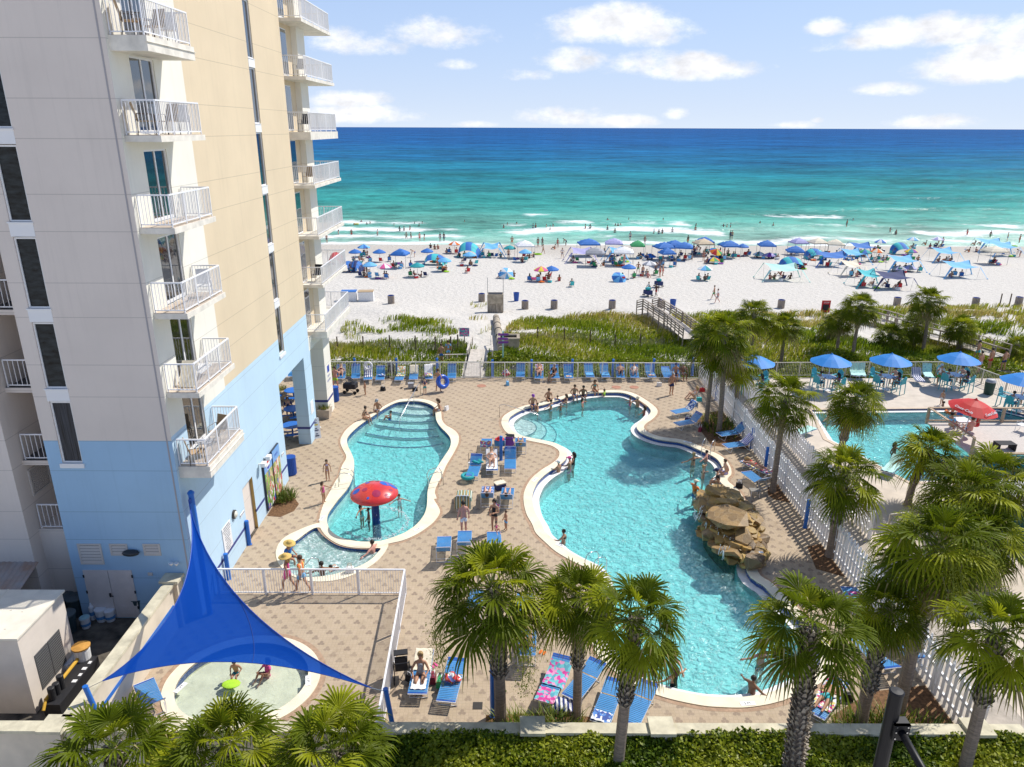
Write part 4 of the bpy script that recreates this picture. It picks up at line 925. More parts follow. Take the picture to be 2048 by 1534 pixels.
# ---- palms
GR1 = mat('palm_green', (.125, .165, .006), .5, var=.35, vscale=2.0, spec=.16, trans=.42); GR2 = mat('palm_light_green', (.33, .36, .014), .48, var=.3, vscale=2.0, spec=.2, trans=.45)
GR3 = mat('palm_dry', (.30, .24, .09), .6, var=.3, vscale=2.0, trans=.15); STALK = mat('palm_stalk', (.22, .27, .05), .5, trans=.1); FLW = mat('palm_flowers', (.36, .38, .05), .6, var=.3, trans=.3)
TR = mat('palm_trunk', (.24, .19, .15), .9, var=.35, vscale=5, bump=.6, bscale=12, stretch=(1, 1, 5)); BOOT = mat('palm_boots', (.30, .26, .21), .9, var=.5, vscale=4, bump=.3)
def fan_leaf(mb, base, direction, L_, size, seg, mi, r_, droop=1.0):
    """petiole and a folded fan of narrow segments that droop at their tips"""
    d = Vector(direction).normalized(); up = Vector((0, 0, 1))
    side = d.cross(up)
    if side.length < .05: side = Vector((r_.uniform(-1, 1), r_.uniform(-1, 1), 0))
    side.normalize(); nrm = side.cross(d).normalized()
    # petiole, sagging a little
    p0 = Vector(base); pts = []
    for i in range(4):
        t = i/3; pts.append(p0+d*L_*t-up*(.14*L_*droop*t*t))
    mb.tube(pts, [.022, .016, .012, .010], 4, 3, cap=False)
    hub = pts[-1]; dd = (pts[-1]-pts[-2]).normalized(); nrm = side.cross(dd).normalized()
    roll = r_.uniform(-.35, .35); s2 = side*math.cos(roll)+nrm*math.sin(roll); n2 = nrm*math.cos(roll)-side*math.sin(roll)
    for j in range(seg):
        a = (j/(seg-1)-.5)*R(258)*1.0; k = abs(j/(seg-1)-.5)*2
        ln = size*(1.0-.28*k*k)*r_.uniform(.9, 1.08)
        v = dd*math.cos(a)+s2*math.sin(a)
        v = (v+n2*(.30*k+.05)).normalized() if j % 2 else (v+n2*(.30*k-.02)).normalized()
        wv = (v.cross(n2)).normalized(); wd = size*.038
        dr = droop*size*(.16+.25*r_.random())
        c0 = hub; c1 = hub+v*ln*.45-up*dr*.10; c2 = hub+v*ln*.78-up*dr*.45; c3 = hub+v*ln*.97-up*dr*1.25
        o = len(mb.v); f = n2*wd*.5
        mb.v += [tuple(c0), tuple(c1-wv*wd+f), tuple(c1+wv*wd+f), tuple(c1-f*.2), tuple(c2-wv*wd*.62), tuple(c2+wv*wd*.62), tuple(c3)]
        mb.f += [(o, o+1, o+3), (o, o+3, o+2), (o+1, o+4, o+3), (o+3, o+5, o+2), (o+3, o+4, o+5), (o+4, o+6, o+5)]
        tip = 2 if (mi != 2 and r_.random() < .12) else mi
        mb.m += [mi]*4+[mi, tip]
def crown(seed, n=34, L_=.95, size=.95, seg=26, low=-42, dead=4, dens=1.0):
    r_ = random.Random(seed); mb = MB()
    for i in range(n):
        t = (i+.5)/n
        e = R(82)-(R(82)-R(low))*(t**.85)
        a = i*2.39996+r_.uniform(-.25, .25)
        d = (math.cos(a)*math.cos(e), math.sin(a)*math.cos(e), math.sin(e))
        mi = 2 if t > 1-dead/n*1.0 else (1 if r_.random() < .34 else 0)
        k = r_.uniform(.85, 1.12)*(0.75 if t < .12 else 1.0)
        fan_leaf(mb, (d[0]*.08, d[1]*.08, .15*math.sin(e)), d, L_*k, size*k, seg, mi, r_, .7+.8*max(0, math.cos(e)))
    return mb.mesh('crown', [GR1, GR2, GR3, STALK])
def flowers(seed, n=4, ln=1.9):
    r_ = random.Random(seed); mb = MB()
    for i in range(n):
        a = r_.uniform(0, 6.28); d = Vector((math.cos(a), math.sin(a), .35))
        prev = Vector((0, 0, 0)); 
        for k in range(14):
            t = k/13; p = Vector((d.x*ln*.62*math.sin(t*1.9), d.y*ln*.62*math.sin(t*1.9), ln*(.42*t-1.25*t*t)))
            if k: mb.tube([prev, p], .012, 3, 0, cap=False)
            prev = p
            if k > 2:
                for _ in range(80):
                    q = p+Vector((r_.gauss(0, .13), r_.gauss(0, .13), r_.gauss(-.12, .15))); s_ = r_.uniform(.022, .05)
                    w_ = Vector((r_.uniform(-1, 1), r_.uniform(-1, 1), r_.uniform(-1, 1)))*s_
                    mb.add([q, q+w_, q+Vector((r_.uniform(-1, 1), r_.uniform(-1, 1), -1.2))*s_], [(0, 1, 2)], 0)
    return mb.mesh('flower_stalk', FLW)
def trunk_mesh(seed, h, lean=(0, 0), r0=.19, r1=.15, boots=.5):
    r_ = random.Random(seed); mb = MB(); pts = []; rs = []
    n = 14
    for i in range(n+1):
        t = i/n; pts.append((lean[0]*t*t, lean[1]*t*t, h*t)); rs.append((r0*(1-t)+r1*t)*(1+.04*r_.uniform(-1, 1))*(1.25 if i == 0 else 1))
    mb.tube(pts, rs, 10, 0)
    z = h*(1-boots); k = 0
    while z < h*.985:
        t = z/h; c = Vector((lean[0]*t*t, lean[1]*t*t, z)); rr = (r0*(1-t)+r1*t)
        for j in range(6):
            a = j*1.047+k*.52+r_.uniform(-.12, .12); d = Vector((math.cos(a), math.sin(a), 0)); s_ = Vector((-d.y, d.x, 0))
            w = .07*r_.uniform(.8, 1.1); ln = .2*r_.uniform(.8, 1.25); out = .09*r_.uniform(.7, 1.6)
            b0 = c+d*rr*.9; tip = c+d*(rr+out)+Vector((0, 0, ln))
            mb.add([b0-s_*w, b0+s_*w, tip+s_*w*.42, tip-s_*w*.42, c+d*(rr+.035)+Vector((0, 0, ln*.35))-s_*w*.9, c+d*(rr+.035)+Vector((0, 0, ln*.35))+s_*w*.9, c+d*rr*.8+Vector((0, 0, ln))],
                   [(0, 1, 5, 4), (4, 5, 2, 3), (3, 2, 6)], 1)
        z += .085; k += 1
    return mb.mesh('trunk', [TR, BOOT], smooth=False)
CROWNS = [crown(3, 34, seg=28), crown(11, 30, .85, 1.0, 28), crown(23, 38, .95, .9, 28), crown(31, 26, 1.0, 1.0, 30, low=-40, dead=2), crown(47, 40, .8, .9, 24, low=-62, dead=7)]
FLW_ME = [flowers(5, 6, 2.5), flowers(9, 4, 2.0)]
def palm(g, top, ci, scale, label, boots=.5, flw=None, group=None, r0=.19, rot=None):
    h = top[2]-g[2]; t = thing('palm_tree', label, 'palm tree', g, group=group)
    seed = int(abs(g[0]*131+g[1]*17)*10) % 9973
    if h > .3:
        o = obj('trunk', trunk_mesh(seed, h, (top[0]-g[0], top[1]-g[1]), r0, r0*.8, boots), t)
    c = obj('crown', CROWNS[ci], t); c.location = (top[0]-g[0], top[1]-g[1], h-.05); c.scale = (scale,)*3; c.rotation_euler = (rnd.uniform(-.12, .12), rnd.uniform(-.12, .12), rnd.random()*6.28 if rot is None else rot)
    if flw is not None:
        c = obj('flower_stalk', FLW_ME[flw], t); c.location = (top[0]-g[0], top[1]-g[1], h); c.scale = (scale,)*3; c.rotation_euler = (0, 0, rnd.random()*6.28)
    return t
def palm_px(base_px, base_py, cx, cy, ci, sc_, label, **kw):
    g = PZ(base_px, base_py, kw.pop('z', 0.0)); tp = PY(cx, cy, g.y+kw.pop('dy', 0.0)); return palm(g, tp, ci, sc_, label, **kw)
OUT = -1.6
def palm_out(y, bx, by, cx, cy, ci, sc_, label, **kw):
    b_ = PY(bx, by, y); tp = PY(cx, cy, y); k = (OUT-tp.z)/(b_.z-tp.z); g = Vector((tp.x+(b_.x-tp.x)*k, y, OUT)); return palm(g, tp, ci, sc_, label, **kw)
g = PZ(1003, 1440); g = Vector((-.33, 18.3, 0)); palm(g, PY(985, 1175, 18.3), 2, 1.12, 'large palm with yellow flower sprays rising from the grass bed by the near wall', boots=.62, flw=0, r0=.2)
palm(Vector((2.1, 18.45, 0)), PY(1155, 1195, 18.5), 1, .80, 'slim palm in the grass bed right of the large flowering palm', boots=.55, flw=1, r0=.15)
palm_out(15.5, 1240, 1534, 1272, 1235, 3, .80, 'palm standing in the hedge with its trunk crossing the two empty loungers', boots=.35, r0=.17)
palm_out(15.2, 1583, 1534, 1622, 1250, 3, .86, 'palm in the hedge with shaggy boots and broad fans over the pool end', boots=.75, r0=.22)
palm(Vector((11.15, 18.4, 0)), PY(1778, 1215, 18.5), 4, .78, 'dark palm in the corner bed behind the black lamp post', boots=.7, r0=.2)
palm(Vector((12.55, 18.8, 0)), PY(1880, 1085, 19.0), 4, 1.12, 'tallest dense palm in the corner bed by the white plank fence', boots=.6, r0=.2, flw=0)
palm_out(15.4, 1928, 1534, 1995, 1268, 3, .82, 'palm at the right frame edge growing out of the hedge', boots=.3, r0=.18)
palm_px(1660, 1112, 1690, 945, 0, 1.0, 'single palm by the plank fence with a boot covered trunk near the rock waterfall', boots=.62, r0=.2, flw=1)
palm_px(1545, 983, 1572, 795, 2, 1.02, 'slender smooth trunked palm beside the face down sunbather', boots=.3, r0=.16)
palm_px(1412, 850, 1428, 690, 0, 1.0, 'left palm of the tall trio in the planting bed', boots=.3, r0=.15)
palm_px(1438, 862, 1448, 665, 2, 1.12, 'front palm of the tall trio in the planting bed', boots=.3, r0=.16)
palm_px(1468, 845, 1478, 728, 1, .95, 'right and shortest palm of the trio in the planting bed', boots=.3, r0=.15)
# alley and neighbouring deck palms
palm_px(1675, 935, 1712, 800, 4, 1.05, 'palm in the alley with a shadow over the neighbouring pool', boots=.6, r0=.19, flw=1)
palm_px(1815, 1010, 1860, 900, 1, 1.0, 'shaggy palm in front of the neighbouring wooden deck', boots=.6, r0=.18)
palm_px(1880, 1120, 1935, 985, 4, 1.3, 'big bushy palm behind the corner bed palms beside the white roof', boots=.6, r0=.2, flw=0)
palm_px(1960, 1060, 1990, 955, 2, 1.15, 'palm leaning against the white plank roof', boots=.6, r0=.2)
palm_px(1985, 1170, 1975, 1075, 4, 1.1, 'low spreading palm in front of the white roof', boots=.6, r0=.2)
# dune palms
for bx, by, cx, cy, ci, s_, lab in [(1500, 722, 1508, 628, 0, 1.25, 'tall dune palm furthest left behind the half hidden parasol'), (1562, 725, 1570, 650, 1, 1.15, 'dune palm with drooping fronds next to the tall left one'), (1672, 712, 1680, 640, 2, 1.0, 'straight dune palm right of the red sign'),
        (1703, 722, 1722, 612, 0, 1.15, 'leaning dune palm beside the small boardwalk'), (1846, 700, 1857, 602, 2, 1.25, 'highest dune palm against the white sand'), (1914, 702, 1922, 655, 1, 1.1, 'short dune palm beside the right boardwalk'),
        (1775, 700, 1780, 668, 4, 1.2, 'bushy low dune palm between the parasols'), (1828, 690, 1832, 650, 4, 1.15, 'dark bushy palm at the foot of the highest dune palm'), (2030, 712, 2035, 690, 0, .95, 'low dune palm at the right frame edge'), (1435, 740, 1420, 662, 4, 1.35, 'dense palm clump at the corner of the pool fence'), (1655, 690, 1660, 652, 1, .8, 'small dune palm left of the red sign')]:
    palm_px(bx, by, cx, cy, ci, s_*.86, lab, boots=.4, r0=.15, z=-.5)
# near left fan palms in front of the wall
for cx, cy, ci, s_, lab in [(225, 1500, 3, .95, 'fan palm crown left of the three before the stucco wall'), (450, 1490, 0, .92, 'middle fan palm crown before the wading pool'), (665, 1500, 2, .95, 'fan palm crown nearest the blue sail post, right of three')]:
    tp = PY(cx, cy, 14.3); palm(Vector((tp.x, tp.y, OUT)), tp, ci, s_, lab, boots=.6, r0=.2)

# ---- leafy masses
def leaf_cloud(name, pts, nrm, size, mats, r_, aspect=.55, mi=None):
    """many small two-faced leaves; numpy for speed"""
    n = len(pts); rs = np.random.RandomState(r_)
    a = nrm+rs.normal(0, .75, (n, 3)); a /= np.linalg.norm(a, axis=1)[:, None]+1e-9
    u = np.cross(a, rs.normal(0, 1, (n, 3))); u /= np.linalg.norm(u, axis=1)[:, None]+1e-9; w = np.cross(a, u)
    s = (size*rs.uniform(.6, 1.3, n))[:, None]
    v = np.empty((n, 4, 3)); v[:, 0] = pts-u*s; v[:, 1] = pts-w*s*aspect; v[:, 2] = pts+u*s; v[:, 3] = pts+w*s*aspect
    me = bpy.data.meshes.new(name); me.vertices.add(n*4); me.vertices.foreach_set('co', v.reshape(-1))
    me.loops.add(n*4); me.loops.foreach_set('vertex_index', np.arange(n*4, dtype=np.int32)); me.polygons.add(n)
    me.polygons.foreach_set('loop_start', np.arange(0, n*4, 4, dtype=np.int32)); me.polygons.foreach_set('loop_total', np.full(n, 4, dtype=np.int32))
    for m in mats: me.materials.append(m)
    me.polygons.foreach_set('material_index', (rs.choice(len(mats), n) if mi is None else mi).astype(np.int32)); me.update(); me.validate()
    return me
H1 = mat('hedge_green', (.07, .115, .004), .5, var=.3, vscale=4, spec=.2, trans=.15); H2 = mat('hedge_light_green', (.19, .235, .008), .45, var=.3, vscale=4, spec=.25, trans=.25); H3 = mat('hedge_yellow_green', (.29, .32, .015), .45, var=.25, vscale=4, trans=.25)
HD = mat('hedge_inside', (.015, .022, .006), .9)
rs = np.random.RandomState(4)
HX0, HX1, HY0, HY1 = -4.6, 21.0, 13.4, 16.28
hb_ = [(rs.uniform(HX0, HX1), rs.uniform(13, 16.5), rs.uniform(.22, .5), rs.uniform(.06, .2)) for _ in range(230)]
def HB(x, y):
    o_ = np.zeros(np.shape(x))
    for a, b_, r_, h_ in hb_: o_ = np.maximum(o_, h_*np.exp(-((x-a)**2+(y-b_)**2)/(r_*r_))+0*o_)
    return o_
def hz(x, y):
    return 1.52+.07*np.sin(x*.8+y*.9)+HB(x, y)-.35*np.clip((14.6-y)/1.2, 0, 1)**2-.35*np.clip((x-15)/4, 0, 1)+.22*np.clip((y-15.6)/.6, 0, 1)
t = thing('hedge', 'long dense green hedge along the foot of the near wall', 'hedge', (0, 0, 0))
n = 110000; x = rs.uniform(HX0, HX1, n); y = rs.uniform(HY0, HY1, n); z = hz(x, y)-np.abs(rs.normal(0, .14, n))+.05
e = .08; nr = np.stack([-(hz(x+e, y)-hz(x-e, y))/(2*e), -(hz(x, y+e)-hz(x, y-e))/(2*e), np.ones(n)], 1); nr /= np.linalg.norm(nr, axis=1)[:, None]
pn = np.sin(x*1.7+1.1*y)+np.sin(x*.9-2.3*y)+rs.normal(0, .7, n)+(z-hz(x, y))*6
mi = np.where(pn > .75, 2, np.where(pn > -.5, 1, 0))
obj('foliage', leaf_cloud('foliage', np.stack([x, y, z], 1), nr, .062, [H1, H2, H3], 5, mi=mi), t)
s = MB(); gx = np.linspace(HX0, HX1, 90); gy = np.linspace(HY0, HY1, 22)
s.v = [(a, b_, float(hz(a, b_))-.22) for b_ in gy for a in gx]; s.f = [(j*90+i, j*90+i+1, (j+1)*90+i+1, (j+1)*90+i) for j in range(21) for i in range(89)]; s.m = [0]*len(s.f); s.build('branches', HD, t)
# grass tufts and small beds
def tuft(name, label, cat, c, rx, ry, n, h, mats, seed, parent=None, spread=.5, width=.02):
    rs = np.random.RandomState(seed); mb = MB()
    for i in range(n):
        a = rs.uniform(0, 6.28); q = math.sqrt(rs.uniform()); x = math.cos(a)*rx*q; y = math.sin(a)*ry*q
        d = Vector((math.cos(a)*spread*q+rs.normal(0, .3), math.sin(a)*spread*q+rs.normal(0, .3), 1)).normalized(); l = h*rs.uniform(.6, 1.15); w = Vector((-d.y, d.x, 0)); w = w.normalized()*width if w.length > 0 else Vector((width, 0, 0))
        p = Vector((x, y, 0)); m_ = p+d*l*.6; e_ = p+d*l+Vector((d.x, d.y, -.35))*l*.35
        mb.add([p-w, p+w, m_+w*.8, m_-w*.8, e_], [(0, 1, 2, 3), (3, 2, 4)], rs.randint(len(mats)))
    if parent is not None: return mb.build(name, mats, parent)
    o = mb.build(name, mats); o.location = c; tag(o, label, cat); return o
LIR = mat('liriope_green', (.09, .15, .02), .5, var=.3, trans=.2); LIR2 = mat('liriope_yellow', (.22, .25, .05), .5, trans=.2)
mul = mat('bark_mulch', (.16, .085, .04), .95, var=.6, vscale=9, detail=8, bump=.6)
def bed(name, label, pts, z=.012):
    s = MB(); s.prism(pts, 0, z); o = s.build(name, mul); o['kind'] = 'structure'; return o
tuft('ornamental_grass', 'round clump of yellow green grass in the bed beside the drinks machines', 'grass clump', PZ(562, 997), .75, .62, 420, .5, [LIR, LIR2], 1)
bed('planting_bed', '', [(-11.98+.0, 31.6), (-11.3, 31.5), (-10.8, 32.1), (-10.75, 32.8), (-11.2, 33.5), (-11.98, 33.8)])
tuft('ornamental_grass', 'wide clump of strappy grass between the two palms at the near wall', 'grass clump', Vector((.95, 18.0, 0)), 1.5, .5, 520, .8, [LIR, LIR2, H2], 2, width=.016)
bed('planting_bed', '', [(-.9, 16.6), (3.0, 16.6), (2.9, 18.7), (1, 18.9), (-.8, 18.8)])
tuft('ornamental_grass', 'strappy grass under the corner palms by the plank fence', 'grass clump', Vector((11.9, 18.0, 0)), 1.9, .7, 560, .7, [LIR, H2, H1], 3, width=.016)
bed('planting_bed', '', [(10.2, 16.6), (14.2, 16.6), (14.2, 20.2), (12.2, 19.9), (10.4, 18.8)])
tuft('ground_plant', 'low shrubs around the trunks of the palm trio', 'shrub', Vector((13.2, 43.0, 0)), 1.0, 2.1, 260, .5, [LIR, H2, H1], 4, width=.03)
bed('planting_bed', '', [(12.0, 40.2), (14.2, 39.6), (14.2, 46), (12.2, 45.2), (11.9, 43)])
bed('planting_bed', '', [PZ(*K_(1000, 250)).xy, PZ(*K_(1060, 300)).xy, PZ(*K_(1230, 335)).xy, (14.2, 34.6), PZ(*K_(1110, 150)).xy, PZ(*K_(1000, 180)).xy])
bed('planting_bed', '', [(13.2, 27.2), (14.2, 26.6), (14.2, 29.2), (13.5, 29.0)])

# ---- dune vegetation
def inpoly(poly, x, y):
    c = np.zeros(len(x), bool); k = len(poly)
    for i in range(k):
        (x0, y0), (x1, y1) = poly[i-1], poly[i]
        c ^= ((y0 > y) != (y1 > y)) & (x < (x1-x0)*(y-y0)/(y1-y0+1e-12)+x0)
    return c
ztv = np.vectorize(zt)
def pxpoly(pts): return [tuple(PT(*p).xy) for p in pts]
dense = [pxpoly([(600, 722), (930, 722), (945, 690), (915, 684), (800, 684), (700, 690), (600, 690)]), pxpoly([(1000, 722), (1390, 722), (1380, 690), (1300, 640), (1255, 632), (1140, 632), (1040, 640), (1010, 660), (1000, 690)]),
         pxpoly([(1390, 745), (2060, 745), (2060, 700), (1900, 680), (1700, 690), (1560, 668), (1440, 640), (1340, 628), (1350, 650), (1395, 700)])]
sparse = [pxpoly([(600, 690), (700, 690), (660, 680), (690, 650), (770, 640), (830, 637), (905, 645), (918, 672), (860, 686), (800, 684)]), pxpoly([(1340, 632), (1400, 632), (1620, 624), (2060, 612), (2060, 700), (1700, 690), (1560, 668), (1440, 650)])]
sandy = [pxpoly([(1010, 662), (1060, 660), (1110, 655), (1160, 660), (1165, 668), (1060, 672), (1000, 672)]), pxpoly([(930, 740), (985, 740), (985, 600), (940, 600)]), pxpoly([(600, 690), (700, 686), (800, 683), (920, 684), (935, 660), (900, 672), (800, 668), (700, 662), (600, 672)]), pxpoly([(1000, 735), (985, 735), (985, 690), (1010, 690)]),
         pxpoly([(1980, 620), (2000, 618), (2040, 645), (2020, 648)]), pxpoly([(1660, 655), (1740, 640), (1800, 690), (1760, 700), (1720, 672)]), pxpoly([(1560, 655), (1700, 648), (1690, 656), (1580, 664)])]
rs = np.random.RandomState(9)
n = 180000; x = rs.uniform(-20, 62, n); y = rs.uniform(53.3, 92, n)
dn_ = np.zeros(n)
pat = np.sin(x*.9+y*.5)+np.sin(x*.43-y*1.1+2)+.7*np.sin(x*2.1+y*1.7)+.5*np.sin(x*3.3-y*2.9)
for p in sparse: dn_ = np.where(inpoly(p, x, y), np.clip(.42+pat*.45, 0, 1), dn_)
for p in dense: dn_ = np.where(inpoly(p, x, y), np.clip(.95+pat*.15, 0, 1), dn_)
for p in sandy: dn_ = np.where(inpoly(p, x, y), np.clip(-.25+pat*.25, 0, .6), dn_)
keep = rs.uniform(0, 1, n) < dn_; x, y, pat = x[keep], y[keep], pat[keep]; n = len(x)
z = ztv(x, y)
# mound of vegetation: blades lean with the wind
h = rs.uniform(.28, .66, n)*(1+.25*np.sin(x*.7+y*.9)); near = np.clip((60-y)/6, 0, 1); h *= 1-.35*near
ang = rs.uniform(0, 6.283, n); lean = rs.uniform(.15, .7, n)
dx = np.cos(ang)*lean+.35; dy = np.sin(ang)*lean; w = rs.uniform(.02, .05, n)*(1+.8*near)
pa = ang+1.57; wx, wy = np.cos(pa)*w, np.sin(pa)*w
V = np.empty((n, 5, 3)); 
V[:, 0] = np.stack([x-wx, y-wy, z-.05], 1); V[:, 1] = np.stack([x+wx, y+wy, z-.05], 1)
mx_, my_, mz_ = x+dx*h*.35, y+dy*h*.35, z+h*.75
V[:, 2] = np.stack([mx_+wx*.8, my_+wy*.8, mz_], 1); V[:, 3] = np.stack([mx_-wx*.8, my_-wy*.8, mz_], 1); V[:, 4] = np.stack([x+dx*h, y+dy*h, z+h*rs.uniform(.75, 1.0, n)], 1)
me = bpy.data.meshes.new('dune_grass'); me.vertices.add(n*5); me.vertices.foreach_set('co', V.reshape(-1))
lv_ = (np.arange(n)[:, None]*5+np.array([0, 1, 2, 3, 3, 2, 4])).reshape(-1).astype(np.int32); me.loops.add(n*7); me.loops.foreach_set('vertex_index', lv_)
ls = (np.arange(n)[:, None]*7+np.array([0, 4])).reshape(-1).astype(np.int32); me.polygons.add(n*2); me.polygons.foreach_set('loop_start', ls); me.polygons.foreach_set('loop_total', np.tile(np.array([4, 3], np.int32), n))
D1 = mat('sea_oat_green', (.21, .28, .012), .6, spec=.1, var=.35, vscale=.6, trans=.45); D2 = mat('sea_oat_olive', (.36, .37, .04), .6, spec=.1, var=.3, vscale=.6, trans=.45); D3 = mat('sea_oat_straw', (.55, .45, .15), .6, spec=.1, var=.3, vscale=.6, trans=.25); D4 = mat('sea_oat_dark', (.12, .19, .010), .6, spec=.1, var=.3, trans=.4)
for m in (D1, D2, D3, D4): me.materials.append(m)
tone = rs.normal(0, .6, n)+np.sin(x*.33+y*.21)+(y-64)*.075-(.9*near)
mi = np.where(tone > 1.35, 2, np.where(tone > .25, 1, np.where(tone > -1.0, 0, 3))); me.polygons.foreach_set('material_index', np.repeat(mi, 2).astype(np.int32)); me.update(); me.validate()
o = obj('dune_grass', me); tag(o, 'green and straw coloured sea oats covering the dunes behind the fence', 'dune grass', kind='stuff')
# leafy ground cover next to the fence
n = 90000; x = rs.uniform(-17, 40, n); y = rs.uniform(52.9, 58.0, n); kp = (np.sin(x*1.3+y)+np.sin(x*.5-y*1.3) > -1.7) & (~((x > -3.9) & (x < -2.0))); x, y = x[kp], y[kp]
z = ztv(x, y)+.12+.25*np.abs(np.sin(x*1.1+y*.6))*np.abs(np.sin(x*.47-y*.9))+rs.uniform(0, .12, len(x))
o = obj('ground_cover', leaf_cloud('ground_cover', np.stack([x, y, z], 1), np.tile([0, 0, 1.0], (len(x), 1)), .11, [H2, H3, D1, H1], 8)); tag(o, 'leafy green vines carpeting the ground just beyond the pool fence', 'ground cover', kind='stuff')
# slatted sand fences in the dunes
weath = mat('weathered_wood', (.33, .28, .23), .9, var=.35, vscale=3, stretch=(1, 1, 4)); weath2 = mat('pale_boardwalk', (.56, .51, .45), .9, var=.25, vscale=2.5, detail=7); dwood = mat('dark_post_wood', (.12, .09, .065), .9, var=.3)
def sand_fence(label, pts, n, h=.9):
    t = thing('sand_fence', label, 'fence', (0, 0, 0)); s = MB(); P_ = [PT(*p) for p in pts]
    for p, q in zip(P_, P_[1:]):
        for i in range(n):
            c = p.lerp(q, i/n); zz = zt(c.x, c.y); s.box((c.x-.02, c.y-.008, zz), (c.x+.02, c.y+.008, zz+h*rnd.uniform(.85, 1.1)))
    s.build('slats', weath, t)
    s = MB()
    for p, q in zip(P_, P_[1:]):
        for k in range(3): c = p.lerp(q, k/3); zz = zt(c.x, c.y); s.box((c.x-.05, c.y-.05, zz), (c.x+.05, c.y+.05, zz+1.35))
    s.build('posts', dwood, t)
sand_fence('thin slatted sand fence in the grass left of the beach path', [(625, 702), (780, 700), (935, 702)], 60); sand_fence('thin slatted sand fence in the grass right of the beach path', [(1020, 690), (1180, 688), (1330, 694)], 60)
# beach path boards and boardwalks
def boardwalk(label, pts, width, rails=True, h=1.0, zoff=.25, slat=.16):
    P_ = [Vector(p) for p in pts]; t = thing('boardwalk', label, 'boardwalk', P_[0]); o = P_[0]
    s = MB(); rl = MB(); ps = MB()
    for p, q in zip(P_, P_[1:]):
        p = p-o; q = q-o; l = (q-p).length; d = (q-p)/l; sd_ = Vector((d.y, -d.x, 0)).normalized(); k = int(l/slat)
        for i in range(k): c = p+d*(i+.5)*slat; s.bar(c-sd_*width/2, c+sd_*width/2, slat*.86, .05)
        if rails:
            for sg in (-1, 1):
                e_ = sd_*sg*width/2; up = Vector((0, 0, 1))
                for hh in ((.3, .55, .8) if rails == 2 else (.5,)): rl.bar(p+e_+up*hh, q+e_+up*hh, .04, .13)
                rl.bar(p+e_+up*h, q+e_+up*h, .16, .05)
                m_ = max(1, round(l/1.5))
                for i in range(m_+1): c = p+e_+d*l*i/m_; ps.box((c.x-.05, c.y-.05, c.z-.9), (c.x+.05, c.y+.05, c.z+h))
    s.build('deck_boards', weath2, t)
    if rails: rl.build('handrail', weath, t); ps.build('posts', weath, t)
    return t
boardwalk('short pale boardwalk leading from the pool gate down to the sand', [(-3.0, 52.9, .0), (-2.95, 56.5, .05), (-2.9, 60.5, -.1)], 1.3, rails=0)
boardwalk('railed wooden boardwalk crossing the dune behind the pool', [PT(1385, 695, .3)+Vector((0, 0, .5)), PT(1345, 660, .8), PT(1300, 632, .9), PT(1288, 625, .35)], 1.9, rails=2, h=1.05)
boardwalk('long boardwalk curving through the dunes on the right', [PT(1715, 640, .5), PT(1760, 655, .7), PT(1800, 668, .7), PT(1870, 690, .7), PT(1935, 706, .6), PT(2000, 725, .5)], 1.6, rails=1, h=1.0)
t = thing('path_railing', 'low wooden railing beside the beach path where people stand', 'railing', PT(875, 722)); o = t.location.copy(); s = MB()
for a, b_, hh in [((875, 722), (935, 721), .55), ((935, 721), (945, 690), .9), ((985, 722), (983, 690), .9)]:
    p = PT(*a)-o; q = PT(*b_)-o; s.bar(p+Vector((0, 0, hh)), q+Vector((0, 0, hh)), .14, .05)
    for k in range(4): c = p.lerp(q, k/3); s.box((c.x-.05, c.y-.05, c.z-.2), (c.x+.05, c.y+.05, c.z+hh))
s.build('rail', weath2, t)
for px, py, lab in [(871, 706, 'dark wooden post in the dune grass, left of three'), (902, 706, 'dark wooden post in the dune grass, middle of three'), (916, 702, 'dark wooden post in the dune grass, right of three'), (1999, 612, 'thin wooden stake on the sand beside the right barrels, left of two'), (2018, 612, 'thin wooden stake on the sand beside the right barrels, right of two')]:
    s = MB(); s.lathe([(.07, -.3), (.07, 1.5)], 8); o = s.build('wooden_post', dwood); o.location = PT(px, py); tag(o, lab, 'post')

# ================================================================== PEOPLE
SK = {k: mat('skin_'+k, c, .55, var=.08, vscale=6, spec=.35) for k, c in dict(fair=(.62, .36, .25), tan=(.46, .245, .15), pink=(.62, .31, .24), brown=(.26, .13, .075), dark=(.10, .05, .03)).items()}
HAIRC = {k: mat('hair_'+k, c, .6, var=.3, vscale=20) for k, c in dict(dark=(.02, .014, .01), brown=(.075, .04, .022), blond=(.42, .28, .12), red=(.2, .07, .03), grey=(.4, .38, .36)).items()}
CLOTH = {}
def cl(name):
    if name not in CLOTH:
        CLOTH[name] = mat('cloth_'+name, dict(black=(.015, .015, .018), navy=(.02, .035, .13), blue=(.03, .16, .50), teal=(.02, .33, .36), red=(.55, .03, .035), pink=(.72, .10, .30), orange=(.80, .17, .02), yellow=(.8, .6, .06), lime=(.40, .70, .04), green=(.04, .34, .12), white=(.80, .80, .80), grey=(.32, .33, .36), purple=(.24, .07, .36), sky=(.16, .47, .80), turquoise=(.06, .50, .54), khaki=(.42, .34, .22), tan=(.62, .5, .34), mint=(.45, .75, .68), lavender=(.42, .40, .66), cream=(.78, .70, .54), maroon=(.22, .02, .05), straw=(.62, .42, .12))[name], .75, var=.12, vscale=8)
    return CLOTH[name]
